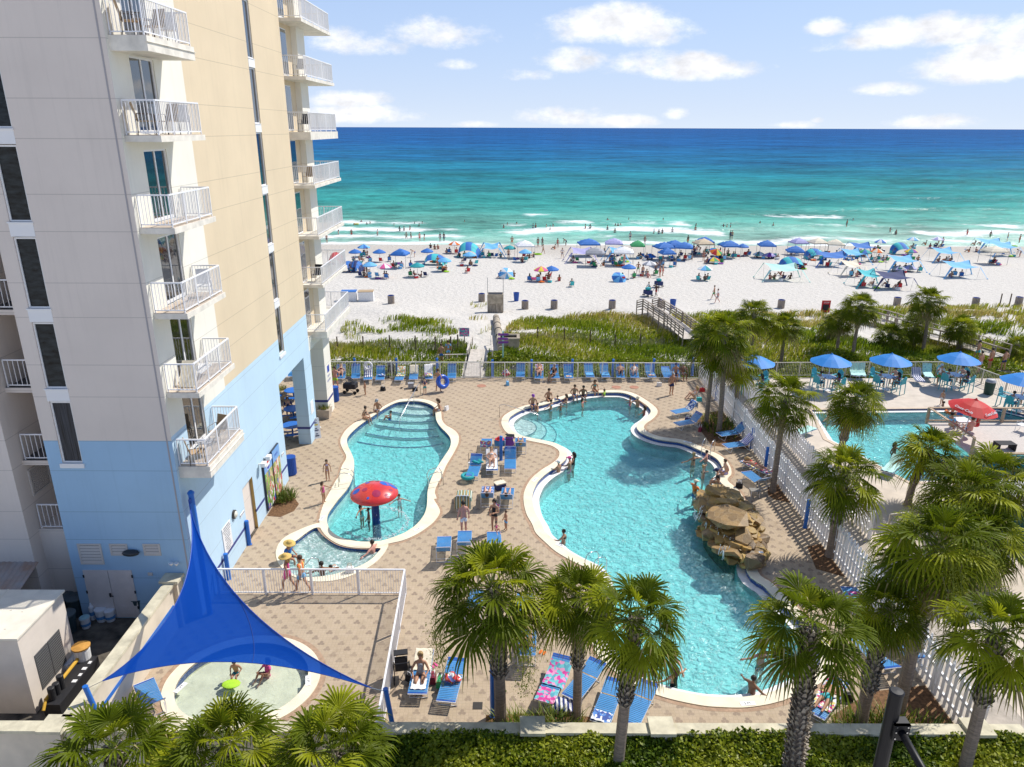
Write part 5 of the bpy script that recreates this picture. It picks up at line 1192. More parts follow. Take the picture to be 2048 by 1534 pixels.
BASEJ = dict(pe=(0, 0, .93), sp=(0, .01, 1.12), ch=(0, 0, 1.31), ne=(0, 0, 1.46), hb=(0, .012, 1.53), hm=(0, .025, 1.62), ht=(0, .015, 1.695), no=(0, .115, 1.60),
    ls=(-.17, 0, 1.39), le=(-.25, -.02, 1.13), lw=(-.27, .06, .88), rs=(.17, 0, 1.39), re=(.25, -.02, 1.13), rw=(.27, .06, .88),
    lh=(-.09, 0, .88), lk=(-.10, .03, .49), la=(-.10, -.02, .08), lt=(-.12, .13, .03), rh=(.09, 0, .88), rk=(.10, .03, .49), ra=(.10, -.02, .08), rt=(.12, .13, .03))
RAD = dict(pe=.13, sp=.115, ch=.135, ne=.056, hb=.062, hm=.098, ht=.062, no=.012, ls=.066, le=.044, lw=.028, rs=.066, re=.044, rw=.028, lh=.098, lk=.060, la=.040, lt=.030, rh=.098, rk=.060, ra=.040, rt=.030)
EDG = [('pe', 'sp'), ('sp', 'ch'), ('ch', 'ne'), ('ne', 'hb'), ('hb', 'hm'), ('hm', 'ht'), ('hm', 'no'), ('ch', 'ls'), ('ls', 'le'), ('le', 'lw'), ('ch', 'rs'), ('rs', 're'), ('re', 'rw'), ('pe', 'lh'), ('lh', 'lk'), ('lk', 'la'), ('la', 'lt'), ('pe', 'rh'), ('rh', 'rk'), ('rk', 'ra'), ('ra', 'rt')]
def P_(**k): d = dict(BASEJ); d.update(k); return d
def torso(dz=0, dy=0, lean=0, **k):
    """move the upper body by (dy,dz), lean forward by angle about the pelvis"""
    d = dict(BASEJ); pv = Vector(d['pe']); Rm = Matrix.Rotation(-lean, 3, 'X')
    for n in ('sp', 'ch', 'ne', 'hb', 'hm', 'ht', 'no', 'ls', 'le', 'lw', 'rs', 're', 'rw'): d[n] = tuple(Rm @ (Vector(d[n])-pv)+pv+Vector((0, dy, dz)))
    for n in ('pe', 'lh', 'rh'): d[n] = tuple(Vector(d[n])+Vector((0, dy, dz)))
    d.update(k); return d
POSE = dict(
    stand=P_(), walk=P_(lk=(-.1, .17, .50), la=(-.1, .24, .10), lt=(-.11, .38, .07), rk=(.1, -.06, .49), ra=(.1, -.30, .14), rt=(.11, -.2, .05), le=(-.25, -.12, 1.13), lw=(-.24, -.1, .9), re=(.25, .06, 1.13), rw=(.22, .22, .95)),
    carry=P_(le=(-.24, .04, 1.12), lw=(-.08, .28, 1.16), re=(.24, .04, 1.12), rw=(.1, .28, 1.08)),
    reach=P_(le=(-.30, .12, 1.22), lw=(-.3, .38, 1.2), re=(.25, -.02, 1.13), rw=(.24, .12, .92)),
    hips=P_(le=(-.36, -.06, 1.16), lw=(-.18, .05, .98), re=(.36, -.06, 1.16), rw=(.18, .05, .98), lk=(-.16, .03, .49), la=(-.19, -.02, .08), lt=(-.22, .12, .03), rk=(.16, .03, .49), ra=(.19, -.02, .08), rt=(.22, .12, .03)),
    arms=P_(le=(-.42, .05, 1.26), lw=(-.62, .16, 1.2), re=(.42, .05, 1.26), rw=(.62, .16, 1.2)),
    wave=P_(le=(-.27, .03, 1.18), lw=(-.14, .18, 1.3), re=(.32, .02, 1.55), rw=(.22, .1, 1.76)),
    bend=torso(0, -.1, R(65), lw=(-.18, .5, .55), le=(-.2, .42, .83), rw=(.18, .5, .5), re=(.2, .42, .8)),
    edge=torso(-.80, 0, R(12), lk=(-.11, .42, .12), la=(-.12, .46, -.28), lt=(-.13, .58, -.34), rk=(.11, .42, .12), ra=(.13, .44, -.3), rt=(.14, .56, -.36), lw=(-.2, .26, .22), le=(-.28, .04, .33), rw=(.2, .26, .22), re=(.28, .04, .33)),
    chair=torso(-.44, 0, R(-8), lk=(-.12, .43, .50), la=(-.12, .46, .09), lt=(-.13, .6, .04), rk=(.12, .43, .50), ra=(.12, .46, .09), rt=(.13, .6, .04), le=(-.29, .06, .70), lw=(-.22, .30, .66), re=(.29, .06, .70), rw=(.22, .30, .66)),
    stool=torso(-.18, 0, R(10), lk=(-.13, .42, .74), la=(-.12, .36, .34), lt=(-.13, .5, .3), rk=(.13, .42, .74), ra=(.12, .36, .34), rt=(.13, .5, .3), le=(-.29, .15, .98), lw=(-.16, .4, 1.02), re=(.29, .15, .98), rw=(.16, .4, 1.02)),
    sand=torso(-.80, 0, R(-6), lk=(-.14, .36, .42), la=(-.14, .62, .08), lt=(-.15, .76, .04), rk=(.14, .36, .40), ra=(.14, .6, .08), rt=(.15, .74, .04), le=(-.27, .12, .38), lw=(-.14, .36, .46), re=(.27, .12, .38), rw=(.14, .36, .46)))
def lie(back, knees, prone=False):
    """lying along +Y with the head at +Y, on a lounger seat 0.36 m high"""
    d = {}; s0 = .47; c, s = math.cos(back), math.sin(back)
    def up(l, off=0, x=0): return (x, .08+c*l-s*off, s0+s*l+c*off)
    z_ = -.0
    d.update(pe=(0, .08, s0), sp=up(.19), ch=up(.38, .01), ne=up(.53), hb=up(.60, .02), hm=up(.69, .05), ht=up(.765, .04), no=up(.67, -.05 if prone else .14), ls=up(.46, 0, -.17), rs=up(.46, 0, .17), lh=(-.09, .03, s0), rh=(.09, .03, s0))
    kz = s0+knees*.32
    d.update(lk=(-.12, -.36+.06*knees, kz), rk=(.12, -.36+.04*knees, kz+.05*knees), la=(-.12, -.76+.2*knees, .43), ra=(.13, -.76+.14*knees, .43), lt=(-.13, -.84+.1*knees, .53 if not prone else .38), rt=(.14, -.84+.06*knees, .53 if not prone else .38))
    if prone: d.update(le=up(.62, 0, -.33), lw=up(.74, 0, -.12), re=up(.62, 0, .33), rw=up(.74, 0, .12))
    else: d.update(le=up(.24, -.01, -.30), lw=up(.05, .1, -.16), re=up(.24, -.01, .30), rw=up(.05, .12, .12))
    return d
POSE['recline'] = lie(R(42), .9); POSE['lounge'] = lie(R(30), .15); POSE['supine'] = lie(R(2), .1); POSE['prone'] = lie(0, .05, True)
POSE['swim'] = {k: (v[0], v[1], v[2]-.47) for k, v in lie(R(12), .1, True).items()}
def skinned(J, edges, rs):
    names = []; 
    for e in edges:
        for n in e:
            if n not in names: names.append(n)
    me = bpy.data.meshes.new('t'); me.from_pydata([J[n] for n in names], [(names.index(a), names.index(b)) for a, b in edges], [])
    o = bpy.data.objects.new('t', me); COL.objects.link(o); md = o.modifiers.new('s', 'SKIN'); md.use_smooth_shade = True; md.branch_smoothing = .4
    sv = me.skin_vertices[0].data
    for i, n in enumerate(names): sv[i].radius = (rs[n],)*2; sv[i].use_root = (i == 0)
    m2 = o.modifiers.new('u', 'SUBSURF'); m2.levels = 1; m2.render_levels = 1
    dg = bpy.context.evaluated_depsgraph_get(); r = bpy.data.meshes.new_from_object(o.evaluated_get(dg)); bpy.data.objects.remove(o); bpy.data.meshes.remove(me)
    r.materials.clear(); r.materials.append(None); 
    r.polygons.foreach_set('use_smooth', [True]*len(r.polygons))
    return r
def hands(J):
    mb = MB()
    for s_, w_, e_ in ((-1, 'lw', 'le'), (1, 'rw', 're')):
        w = Vector(J[w_]); d = (w-Vector(J[e_])).normalized(); x = d.cross(Vector((0, 0, 1)) if abs(d.z) < .9 else Vector((0, 1, 0))).normalized(); n = x.cross(d)
        mb.tube([w-d*.02, w+d*.04, w+d*.09], [.026, .036, .034], 6)
        for k, ln in enumerate((.060, .072, .068, .052)):
            b_ = w+d*.088+x*(k-1.5)*.019; mb.tube([b_, b_+d*ln*.55-n*.006, b_+d*ln-n*.022], [.0095, .0085, .0065], 5)
        b_ = w+d*.03+x*s_*.03; mb.tube([b_, b_+x*s_*.03+d*.028, b_+x*s_*.036+d*.062-n*.008], [.011, .010, .007], 5)
    return mb
_body = {}
def lerpj(J, a, b, t, nm): J[nm] = tuple(Vector(J[a]).lerp(Vector(J[b]), t))
def bodyset(pose, fem):
    key = (pose, fem)
    if key in _body: return _body[key]
    J = dict(POSE[pose]); r = dict(RAD)
    if fem:
        for n, k in dict(sp=.88, ch=.9, ls=.82, rs=.82, le=.85, re=.85, ne=.9, lh=1.04, rh=1.04, lk=.95, rk=.95).items(): r[n] *= k
        for n in ('ls', 'rs'): 
            c = Vector(J['ch']); v = Vector(J[n]); J[n] = tuple(c+(v-c)*.9)
    b = skinned(J, EDG, r); b.name = 'body_'+pose
    # hands with five fingers join the body mesh
    h = hands(J); bm = bmesh.new(); bm.from_mesh(b); o = [bm.verts.new(v) for v in h.v]
    for f in h.f:
        fc = bm.faces.new([o[i] for i in f]); fc.smooth = True
    bm.to_mesh(b); bm.free()
    out = {'body': b}
    for s_, a, k in (('l', 'lh', 'lk'), ('r', 'rh', 'rk')): lerpj(J, a, k, .62, s_+'th'); lerpj(J, a, k, .22, s_+'br')
    for s_ in 'lr': lerpj(J, s_+'s', s_+'e', .62, s_+'sl')
    lerpj(J, 'pe', 'sp', .42, 'wa'); lerpj(J, 'ch', 'sp', .45, 'ub'); lerpj(J, 'ch', 'ne', .25, 'cu')
    def c_(nm, edges, rr): out[nm] = skinned(J, edges, rr); out[nm].name = nm
    g = 1.13
    c_('shorts', [('wa', 'pe'), ('pe', 'lh'), ('lh', 'lth'), ('pe', 'rh'), ('rh', 'rth')], dict(wa=r['sp']*1.1, pe=r['pe']*g, lh=r['lh']*1.14, rh=r['rh']*1.14, lth=.098, rth=.098))
    c_('brief', [('wa', 'pe'), ('pe', 'lh'), ('lh', 'lbr'), ('pe', 'rh'), ('rh', 'rbr')], dict(wa=r['sp']*.98, pe=r['pe']*1.07, lh=r['lh']*1.06, rh=r['rh']*1.06, lbr=.085, rbr=.085))
    c_('bikini_top', [('cu', 'ch'), ('ch', 'ub')], dict(cu=r['ch']*.80, ch=r['ch']*1.12, ub=r['ch']*1.0))
    c_('one_piece', [('cu', 'ch'), ('ch', 'sp'), ('sp', 'pe'), ('pe', 'lh'), ('lh', 'lbr'), ('pe', 'rh'), ('rh', 'rbr')], dict(cu=r['ch']*.8, ch=r['ch']*1.1, sp=r['sp']*1.1, pe=r['pe']*1.07, lh=r['lh']*1.06, rh=r['rh']*1.06, lbr=.085, rbr=.085))
    c_('shirt', [('cu', 'ch'), ('ch', 'sp'), ('sp', 'wa'), ('ch', 'ls'), ('ls', 'lsl'), ('ch', 'rs'), ('rs', 'rsl')], dict(cu=r['ch']*.8, ch=r['ch']*1.13, sp=r['sp']*1.16, wa=r['pe']*1.1, ls=r['ls']*1.2, rs=r['rs']*1.2, lsl=.07, rsl=.07))
    c_('dress', [('cu', 'ch'), ('ch', 'sp'), ('sp', 'pe'), ('pe', 'lh'), ('lh', 'lth'), ('pe', 'rh'), ('rh', 'rth')], dict(cu=r['ch']*.8, ch=r['ch']*1.12, sp=r['sp']*1.14, pe=r['pe']*1.2, lh=r['lh']*1.2, rh=r['rh']*1.2, lth=.13, rth=.13))
    hm, ht, hb_, no = (Vector(J[n]) for n in ('hm', 'ht', 'hb', 'no')); up = (ht-hb_).normalized(); fw = (no-hm); fw = (fw-up*fw.dot(up)).normalized(); Mh = frame(hm, up.cross(fw), fw)
    # frame: x = side, y = forward, z = up-ish
    sd_ = fw.cross(up).normalized(); Mh = Matrix.Identity(4)
    for i in range(3): Mh[i][0] = sd_[i]; Mh[i][1] = fw[i]; Mh[i][2] = up[i]; Mh[i][3] = hm[i]
    mb = MB(); mb.ico((0, -.018, .03), .112, sub=2, sc3=(.95, 1.0, .98)); mb.v = [p if not (p[1] > .05 and p[2] < .04) else (p[0]*.9, .02, p[2]) for p in mb.v]; mb.v = [(p[0], p[1], max(p[2], -.07)) for p in mb.v]
    long_ = MB(); long_.v = list(mb.v); long_.f = list(mb.f); long_.m = list(mb.m); long_.tube([(0, -.07, .03), (0, -.10, -.06), (0, -.115, -.17), (0, -.11, -.27)], [.09, .095, .085, .03], 8)
    bun = MB(); bun.v = list(mb.v); bun.f = list(mb.f); bun.m = list(mb.m); bun.ico((0, -.08, .10), .05, sub=1)
    cap = MB(); cap.lathe([(.118, .02), (.118, .06), (.09, .11), (.03, .135)], 12, c=(0, -.01, 0)); cap.add([(-.085, .09, .035), (.085, .09, .035), (.07, .2, .015), (-.07, .2, .015), (-.085, .09, .05), (.085, .09, .05), (.07, .2, .03), (-.07, .2, .03)], [(0, 1, 2, 3), (7, 6, 5, 4), (0, 3, 7, 4), (2, 1, 5, 6), (3, 2, 6, 7)])
    hat = MB(); hat.lathe([(.27, .01), (.25, .03), (.13, .05), (.12, .1), (.08, .15), (.02, .16)], 16)
    for nm, q in (('hair', mb), ('long_hair', long_), ('hair_bun', bun), ('cap', cap), ('sun_hat', hat)):
        q.v = [tuple(Mh @ Vector(p)) for p in q.v]; m = q.mesh(nm, HAIRC['dark'], smooth=True); out[nm] = m
    eyes = MB()
    for sx in (-1, 1): eyes.ico(Mh @ Vector((sx*.036, .088, .012)), .011, sub=1)
    out['eyes'] = eyes.mesh('eyes', HAIRC['dark']); mo = MB(); mo.ico(Mh @ Vector((0, .085, -.048)), .02, sc3=(1.2, .5, .35)); out['mouth'] = mo.mesh('mouth', HAIRC['dark'])
    _body[key] = out
    return out
LIP = mat('lip', (.40, .12, .10), .5)
def person(loc, rz, pose, skin, wear, label, hair='dark', fem=None, scale=1.0, group=None, face=True):
    """wear: list of (garment, colour); hair garment chosen from 'hair', 'long_hair', 'hair_bun', or a hat in wear"""
    hk = 'hair'
    if isinstance(hair, tuple): hk, hair = hair
    if fem is None: fem = any(g in ('brief', 'bikini_top', 'one_piece', 'dress') for g, _ in wear) or hk != 'hair'
    B = bodyset(pose, fem); t = thing('person', label, 'person', loc, rz, group, scale)
    def put(nm, me, m):
        o = obj(nm, me, t)
        if len(me.materials) == 0: me.materials.append(None)
        o.material_slots[0].link = 'OBJECT'; o.material_slots[0].material = m; return o
    put('body', B['body'], SK[skin])
    put(hk, B[hk], HAIRC[hair])
    if face: put('eyes', B['eyes'], HAIRC['dark']); put('mouth', B['mouth'], LIP)
    for g, c in wear: put(g, B[g], cl(c) if isinstance(c, str) else c)
    return t
def facing(p, q): d = Vector(q)-Vector(p); return math.atan2(-d.x, d.y)
BI = lambda c: [('bikini_top', c), ('brief', c)]
SH = lambda c: [('shorts', c)]
OP = lambda c: [('one_piece', c)]
towel_stripe = bpy.data.materials.new('striped_towel')
def stripe_mat(name, cols, scale, axis=0, rough=.85):
    m = bpy.data.materials.new(name); m.use_nodes = True; nt = m.node_tree; b = nt.nodes['Principled BSDF']; b.inputs['Roughness'].default_value = rough
    tcn = N(nt, 'ShaderNodeTexCoord'); sx = N(nt, 'ShaderNodeSeparateXYZ'); L(nt, tcn.outputs['Object'], sx.inputs[0])
    fr = MATH(nt, 'FRACT', MATH(nt, 'ADD', MATH(nt, 'MULTIPLY', sx.outputs[axis], scale), 50.0))
    cr = N(nt, 'ShaderNodeValToRGB'); cr.color_ramp.interpolation = 'CONSTANT'; n = len(cols)
    while len(cr.color_ramp.elements) < n: cr.color_ramp.elements.new(.5)
    for i, (e_, c) in enumerate(zip(cr.color_ramp.elements, cols)): e_.position = i/n; e_.color = (*c, 1)
    L(nt, fr, cr.inputs[0]); L(nt, cr.outputs[0], b.inputs['Base Color']); return m
def blotch_mat(name, cols, scale):
    m = bpy.data.materials.new(name); m.use_nodes = True; nt = m.node_tree; b = nt.nodes['Principled BSDF']; b.inputs['Roughness'].default_value = .85
    tcn = N(nt, 'ShaderNodeTexCoord'); vo = N(nt, 'ShaderNodeTexVoronoi', inp={'Scale': scale}); L(nt, tcn.outputs['Object'], vo.inputs['Vector']); sx = N(nt, 'ShaderNodeSeparateColor'); L(nt, vo.outputs['Color'], sx.inputs[0])
    cr = N(nt, 'ShaderNodeValToRGB'); cr.color_ramp.interpolation = 'CONSTANT'; n = len(cols)
    while len(cr.color_ramp.elements) < n: cr.color_ramp.elements.new(.5)
    for i, (e_, c) in enumerate(zip(cr.color_ramp.elements, cols)): e_.position = i/n; e_.color = (*c, 1)
    L(nt, sx.outputs[0], cr.inputs[0]); L(nt, cr.outputs[0], b.inputs['Base Color']); return m
Wt, Bl, Nv = (.78, .78, .78), (.04, .17, .5), (.02, .04, .2)
T_BW = stripe_mat('blue_white_stripe', [Nv, Wt], 7); T_MULTI = stripe_mat('rainbow_stripe', [(.75, .1, .08), (.85, .6, .1), (.8, .78, .7), (.8, .3, .05)], 5); T_PUR = stripe_mat('violet_stripe', [(.25, .2, .6), Wt], 8)
T_GRN = stripe_mat('green_orange_stripe', [(.02, .16, .12), (.65, .35, .1), (.02, .2, .16), (.7, .68, .6)], 6); T_PINK = blotch_mat('pink_teal_print', [(.6, .05, .3), (.15, .5, .55), (.7, .3, .5), (.1, .35, .45)], 9); T_FLOR = blotch_mat('floral_print', [Wt, (.6, .05, .2), (.15, .3, .6), (.7, .6, .2)], 12); T_BLUP = blotch_mat('blue_print', [Wt, (.1, .25, .6), (.05, .1, .35)], 10)
T_RED = blotch_mat('red_white_bundle', [(.55, .03, .04), Wt, (.1, .15, .4), (.6, .1, .1)], 9); T_YEL = blotch_mat('yellow_print', [(.7, .55, .15), (.2, .4, .3), Wt, (.6, .25, .1)], 9)

# ================================================================== POOLSIDE FURNITURE
STRAP = mat('blue_strap', (.065, .27, .58), .4, var=.12, vscale=2, spec=.5); STRAPD = mat('blue_strap_dark', (.012, .10, .42), .4, var=.1, spec=.5); WFR = mat('white_tube', (.80, .80, .82), .35, spec=.5)
LOUNGER = {}
def lounger_root(back, label, loc, rz, group):
    if back in LOUNGER: return dup(LOUNGER[back], label, loc, rz, group)
    t = thing('sun_lounger', label, 'sun lounger', loc, rz, group); LOUNGER[back] = t
    a = R(back); h = .36; w = .31; hinge = .30
    e = Vector((0, hinge+.72*math.cos(a), h+.72*math.sin(a)))
    s = MB()
    for sx in (-1, 1): s.tube([(sx*w, -.98, h), (sx*w, hinge, h)], .017, 6)
    s.tube([(-w, -.98, h), (w, -.98, h)], .017, 6)
    s.build('frame', WFR, t)
    for y0, dy in ((-.62, -.12), (.42, .14)):
        s = MB(); s.tube([(-w, y0, h), (-w, y0+dy, .015), (w, y0+dy, .015), (w, y0, h)], .016, 6); s.build('leg', WFR, t)
    s = MB(); n = 16
    for i in range(n):
        y = -.96+i*(1.24/n); s.box((-w-.012, y, h+.012), (w+.012, y+.058, h+.022), 1 if i < 1 else 0)
    s.build('seat_straps', [STRAP, STRAPD], t)
    s = MB(); d = Vector((0, math.cos(a), math.sin(a))); q = Vector((0, hinge, h))
    for sx in (-1, 1): s.tube([q+Vector((sx*w, 0, 0)), q+d*.72+Vector((sx*w, 0, 0))], .017, 6)
    s.tube([q+d*.72+Vector((-w, 0, 0)), q+d*.72+Vector((w, 0, 0))], .017, 6)
    if back > 12:
        b_ = q+d*.42; f_ = Vector((0, b_.y+.10, .25)); s.tube([b_+Vector((-w, 0, 0)), f_+Vector((-w, .0, 0)), f_+Vector((w, 0, 0)), b_+Vector((w, 0, 0))], .012, 6)
    bk = s.build('backrest', WFR, t)
    s = MB(); nn = Vector((0, -math.sin(a), math.cos(a)))
    for i in range(9):
        c = q+d*(.03+i*.078)
        Mx = frame(c+nn*.014, (1, 0, 0), d); s.box((-w-.012, 0, 0), (w+.012, .068 if i < 8 else .07, .01), 1 if i > 6 else 0, Mx)
    s.build('back_straps', [STRAP, STRAPD], bk)
    return t
LG = 'blue strap sun loungers'
LPOS = []
def lounger(foot, head, back, label, lift=0):
    f = PZ(*foot); h = PZ(*head); d = (h-f); d.z = 0; m = (f+h)/2; rz = math.atan2(-d.x, d.y)
    m.z = 0.001; t = lounger_root(back, label, m, rz, LG); LPOS.append((m, rz, back)); return (m, rz, back)
def on(l, x=0, y=0, z=0):
    m, rz, b = l; return m+Matrix.Rotation(rz, 3, 'Z') @ Vector((x, y, z))
def towel(l, y0, y1, w, mt, label, side=0, hang=0, name='towel'):
    """cloth draped along the lounger between y0 and y1 (head positive)"""
    m, rz, back = l; a = R(back); mb = MB(); ny = 12; nxx = 7; r_ = random.Random(int(m.x*100+y0*10))
    def prof(y):
        if y < .3: return Vector((0, y, .395))
        if y < 1.02: return Vector((0, .3+(y-.3)*math.cos(a), .395+(y-.3)*math.sin(a)))
        return Vector((0, .3+.73*math.cos(a)+.03, .40+.72*math.sin(a)-(y-1.02)))
    vs = []
    for j in range(ny+1):
        for i in range(nxx+1):
            p = prof(y0+(y1-y0)*j/ny); x = side+(i/nxx-.5)*w; p.x = x
            over = max(0, abs(x)-.33); p.z -= over*.9; p.z += .018+.015*math.sin(i*2.1+j*1.3)+r_.uniform(0, .012); vs.append(p)
    fs = [(j*(nxx+1)+i, j*(nxx+1)+i+1, (j+1)*(nxx+1)+i+1, (j+1)*(nxx+1)+i) for j in range(ny) for i in range(nxx)]
    mb.add(vs, fs); me = mb.mesh(name, mt, smooth=True); o = obj(name, me); o.location = m; o.rotation_euler = (0, 0, rz)
    tag(o, label, 'towel'); return o
def bundle(p, mt, label, r=.25, name='towel_bundle', cat='towel', sc3=(1.2, .9, .45), seed=0):
    mb = MB(); mb.ico((0, 0, r*sc3[2]*.9), r, sub=3, sc3=sc3); r_ = random.Random(seed or int(p[0]*57+p[1]*31)); k = [r_.uniform(2, 5) for _ in range(6)]
    mb.v = [(x*(1+.18*math.sin(k[0]*8*z+k[1]*3*y)), y*(1+.18*math.sin(k[2]*7*x)), max(0, z*(1+.28*math.sin(k[3]*5*x+k[4]*4*y)))) for x, y, z in mb.v]
    o = obj(name, mb.mesh(name, mt, smooth=True)); o.location = p; tag(o, label, cat); return o
def bag(p, c, label, w=.38, d=.2, h=.28, rz=0):
    t = thing('beach_bag', label, 'bag', p, rz); s = MB(); s.prism([(-w/2, -d/2), (w/2, -d/2), (w/2*.94, d/2), (-w/2*.94, d/2)], 0, h, bottom=True); s.v = [(x*(1-.12*(z/h)), y*(1-.25*z/h), z) for x, y, z in s.v]; s.build('sack', cl(c), t)
    for sy in (-1, 1):
        s = MB(); s.tube([(-w*.25, sy*d*.3, h), (-w*.18, sy*d*.34, h+.14), (w*.18, sy*d*.34, h+.14), (w*.25, sy*d*.3, h)], .012, 5); s.build('handle', cl('white' if c != 'white' else 'tan'), t)
    return t
# the row along the beach side fence
row = {}
for i, (px, fy, hx, hy, bk, lab) in enumerate([
    (584.6, 766, 588, 742, 55, 'lounger seen under the arch behind the blue column, left one'), (634, 768, 634, 744, 55, 'lounger between the blue and the cream column'),
    (681, 772, 685, 745, 55, 'lounger behind the loaded black stroller'), (711, 772, 714, 744, 55, 'lounger with a plain tall back right of the stroller'),
    (736, 775, 738, 746, 45, 'lounger under a pale striped towel by the life ring'), (759, 775, 764, 747, 50, 'lounger with an open bag just right of the life ring'),
    (795, 775, 807, 748, 40, 'lounger turned sideways under a yellow printed towel'), (826, 774, 830, 746, 50, 'lounger carrying a cream towel over its back'),
    (857, 773, 858, 745, 50, 'lounger with a white towel beside the man with the ring'), (903, 771, 905, 744, 60, 'bare lounger left of the fence gate'),
    (1040, 768, 1042, 742, 60, 'bare lounger right of the fence gate'), (1078, 770, 1078, 746, 42, 'lounger holding the sunbather in orange'),
    (1112, 770, 1106, 745, 45, 'lounger with a man in black seated on its side'), (1139, 770, 1133, 745, 50, 'lounger with a small folded towel on its foot'),
    (1182, 768, 1174, 743, 45, 'lounger with a pale towel on the seat, left of a pair'), (1214, 768, 1204, 743, 45, 'lounger with a pale towel on the seat, right of a pair'),
    (1242, 769, 1238, 744, 45, 'lounger holding a reclining man before the fence'), (1270, 769, 1266, 744, 45, 'lounger holding a reclining woman in white'),
    (1306, 768, 1294, 743, 45, 'lounger with a floral towel near its foot, alone by a blue post'), (1336, 764, 1329, 748, 20, 'low lounger left of the capped men'), (1352, 768, 1347, 742, 50, 'lounger with two capped men at its foot')]):
    row[i] = lounger((px, fy), (hx, hy), bk, lab)
far_side = [lounger((1345, 835), (1392, 826), 48, 'lounger draped with a dark printed towel in the palm shade'), lounger((1352, 859), (1401, 850), 48, 'bare lounger in the palm shade, nearer of two'),
    lounger((1437, 880), (1490, 872), 42, 'lounger behind the pool ladder by the plank fence'), lounger((1452, 903), (1502, 896), 42, 'lounger with a violet striped towel over its back'),
    lounger((1489, 934), (1536, 958), 5, 'lounger holding the face down sunbather'), lounger((1493, 957), (1530, 985), 42, 'lounger with dark sandals on it above the waterfall')]
mid = [lounger((974, 890), (971, 915), 55, 'lounger with a crumpled towel beside the red hat, back to the camera'), lounger((1001, 888), (999, 913), 55, 'lounger topped by a red hat, back to the camera'), lounger((1041, 888), (1041, 914), 45, 'lounger with a reader lying on it behind the stroller'),
    lounger((942, 968), (956, 930), 45, 'lounger with a cooler and blue tube at its head'), lounger((984, 953), (983, 922), 40, 'lounger of the woman in a white bikini'), lounger((1020, 956), (1021, 914), 55, 'bare lounger between the pools near the stroller'),
    lounger((930, 990), (925, 1035), 55, 'lounger hidden under a green striped towel'), lounger((976, 990), (974, 1018), 50, 'lounger with two resting feet, back to the camera'), lounger((1016, 992), (1012, 1022), 50, 'lounger with a pair of feet beside the colourful ball')]
low = [lounger((889, 1090), (887, 1132), 48, 'lounger alone between spa and palm, back to the camera'), lounger((930, 1080), (928, 1118), 45, 'lounger behind the flowering palm crown'), lounger((988, 1082), (990, 1120), 45, 'lounger below the standing mother behind the palm'),
    lounger((953, 1205), (946, 1245), 40, 'lounger seen below the left palm fronds'), lounger((1049, 1215), (1045, 1250), 40, 'lounger with a green bag seen through the palm fronds'), lounger((1056, 1280), (1052, 1343), 32, 'lounger of the sunbather right of the palm trunk'),
    lounger((836, 1402), (850, 1328), 14, 'lounger with a cream towel and straw hat seat mate'), lounger((893, 1418), (914, 1342), 8, 'lounger with a red towel bundle in its middle'), lounger((1092, 1412), (1122, 1342), 20, 'lounger covered with a pink and teal print'),
    lounger((1142, 1410), (1192, 1348), 12, 'wide angled empty lounger right of the slim palm'), lounger((1203, 1452), (1226, 1392), 8, 'empty lounger left of the leaning palm trunk'), lounger((1262, 1455), (1292, 1396), 8, 'empty lounger right of the leaning palm trunk'),
    lounger((1722, 1302), (1768, 1352), 20, 'lounger beneath the corner palms at the pool end'), lounger((1700, 1200), (1722, 1238), 35, 'lounger under a magenta printed towel by the plank fence'), lounger((1632, 1440), (1668, 1392), 15, 'lounger of the man in blue shorts near the wall'), lounger((298, 1398), (312, 1432), 40, 'lounger beside the wading pool behind the fan palms'),
    lounger((1796, 1300), (1830, 1335), 35, 'lounger squeezed between corner palms and fence')]
towel(row[4], -.5, .95, .6, T_BW, 'pale blue striped towel on the lounger by the life ring'); towel(row[6], -.2, 1.3, .62, T_YEL, 'yellow printed towel over the sideways lounger'); towel(row[7], .3, 1.5, .6, cl('cream'), 'cream towel hung over a lounger back by the fence')
towel(row[8], .3, 1.4, .6, cl('white'), 'white towel hung over a lounger back beside the ring man'); towel(row[11], .5, 1.3, .62, T_FLOR, 'lilac and white towel behind the sunbather in orange')
for i, lab in ((14, 'pale towel on the left lounger of the pair'), (15, 'pale towel on the right lounger of the pair')): towel(row[i], -.75, -.1, .55, cl('sky'), lab)
towel(row[13], -.8, -.45, .4, T_FLOR, 'small folded towel at the foot of a bare lounger'); towel(row[18], -.8, -.4, .45, T_FLOR, 'small floral towel at a lounger foot by the blue post')
towel(far_side[0], .25, 1.5, .62, T_BLUP, 'dark blue printed towel over the lounger in palm shade'); towel(far_side[3], .2, 1.5, .62, T_PUR, 'violet striped towel hanging over a lounger back'); towel(far_side[4], -.9, 1.0, .6, T_FLOR, 'bright printed towel under the face down sunbather')
towel(mid[0], .3, 1.4, .62, T_FLOR, 'crumpled pale printed towel on the lounger beside the red hat'); towel(mid[6], -.9, 1.75, .8, T_GRN, 'large green and orange striped towel covering a lounger'); towel(mid[7], -.8, .1, .6, T_BLUP, 'blue print towel under two resting feet'); towel(mid[4], -.9, .95, .6, cl('white'), 'white towel under the woman in a bikini')
towel(low[6], .1, 1.15, .62, cl('cream'), 'cream towel across the head of the lower left lounger'); towel(low[6], -.8, -.3, .5, cl('white'), 'folded white towel on the foot of the lower left lounger'); towel(low[8], -.35, .75, .74, T_PINK, 'pink and teal printed towel on the lounger by the slim palm', .05); towel(low[8], -1.15, -.5, .66, T_PINK, 'rolled magenta end of a printed towel at the lounger foot')
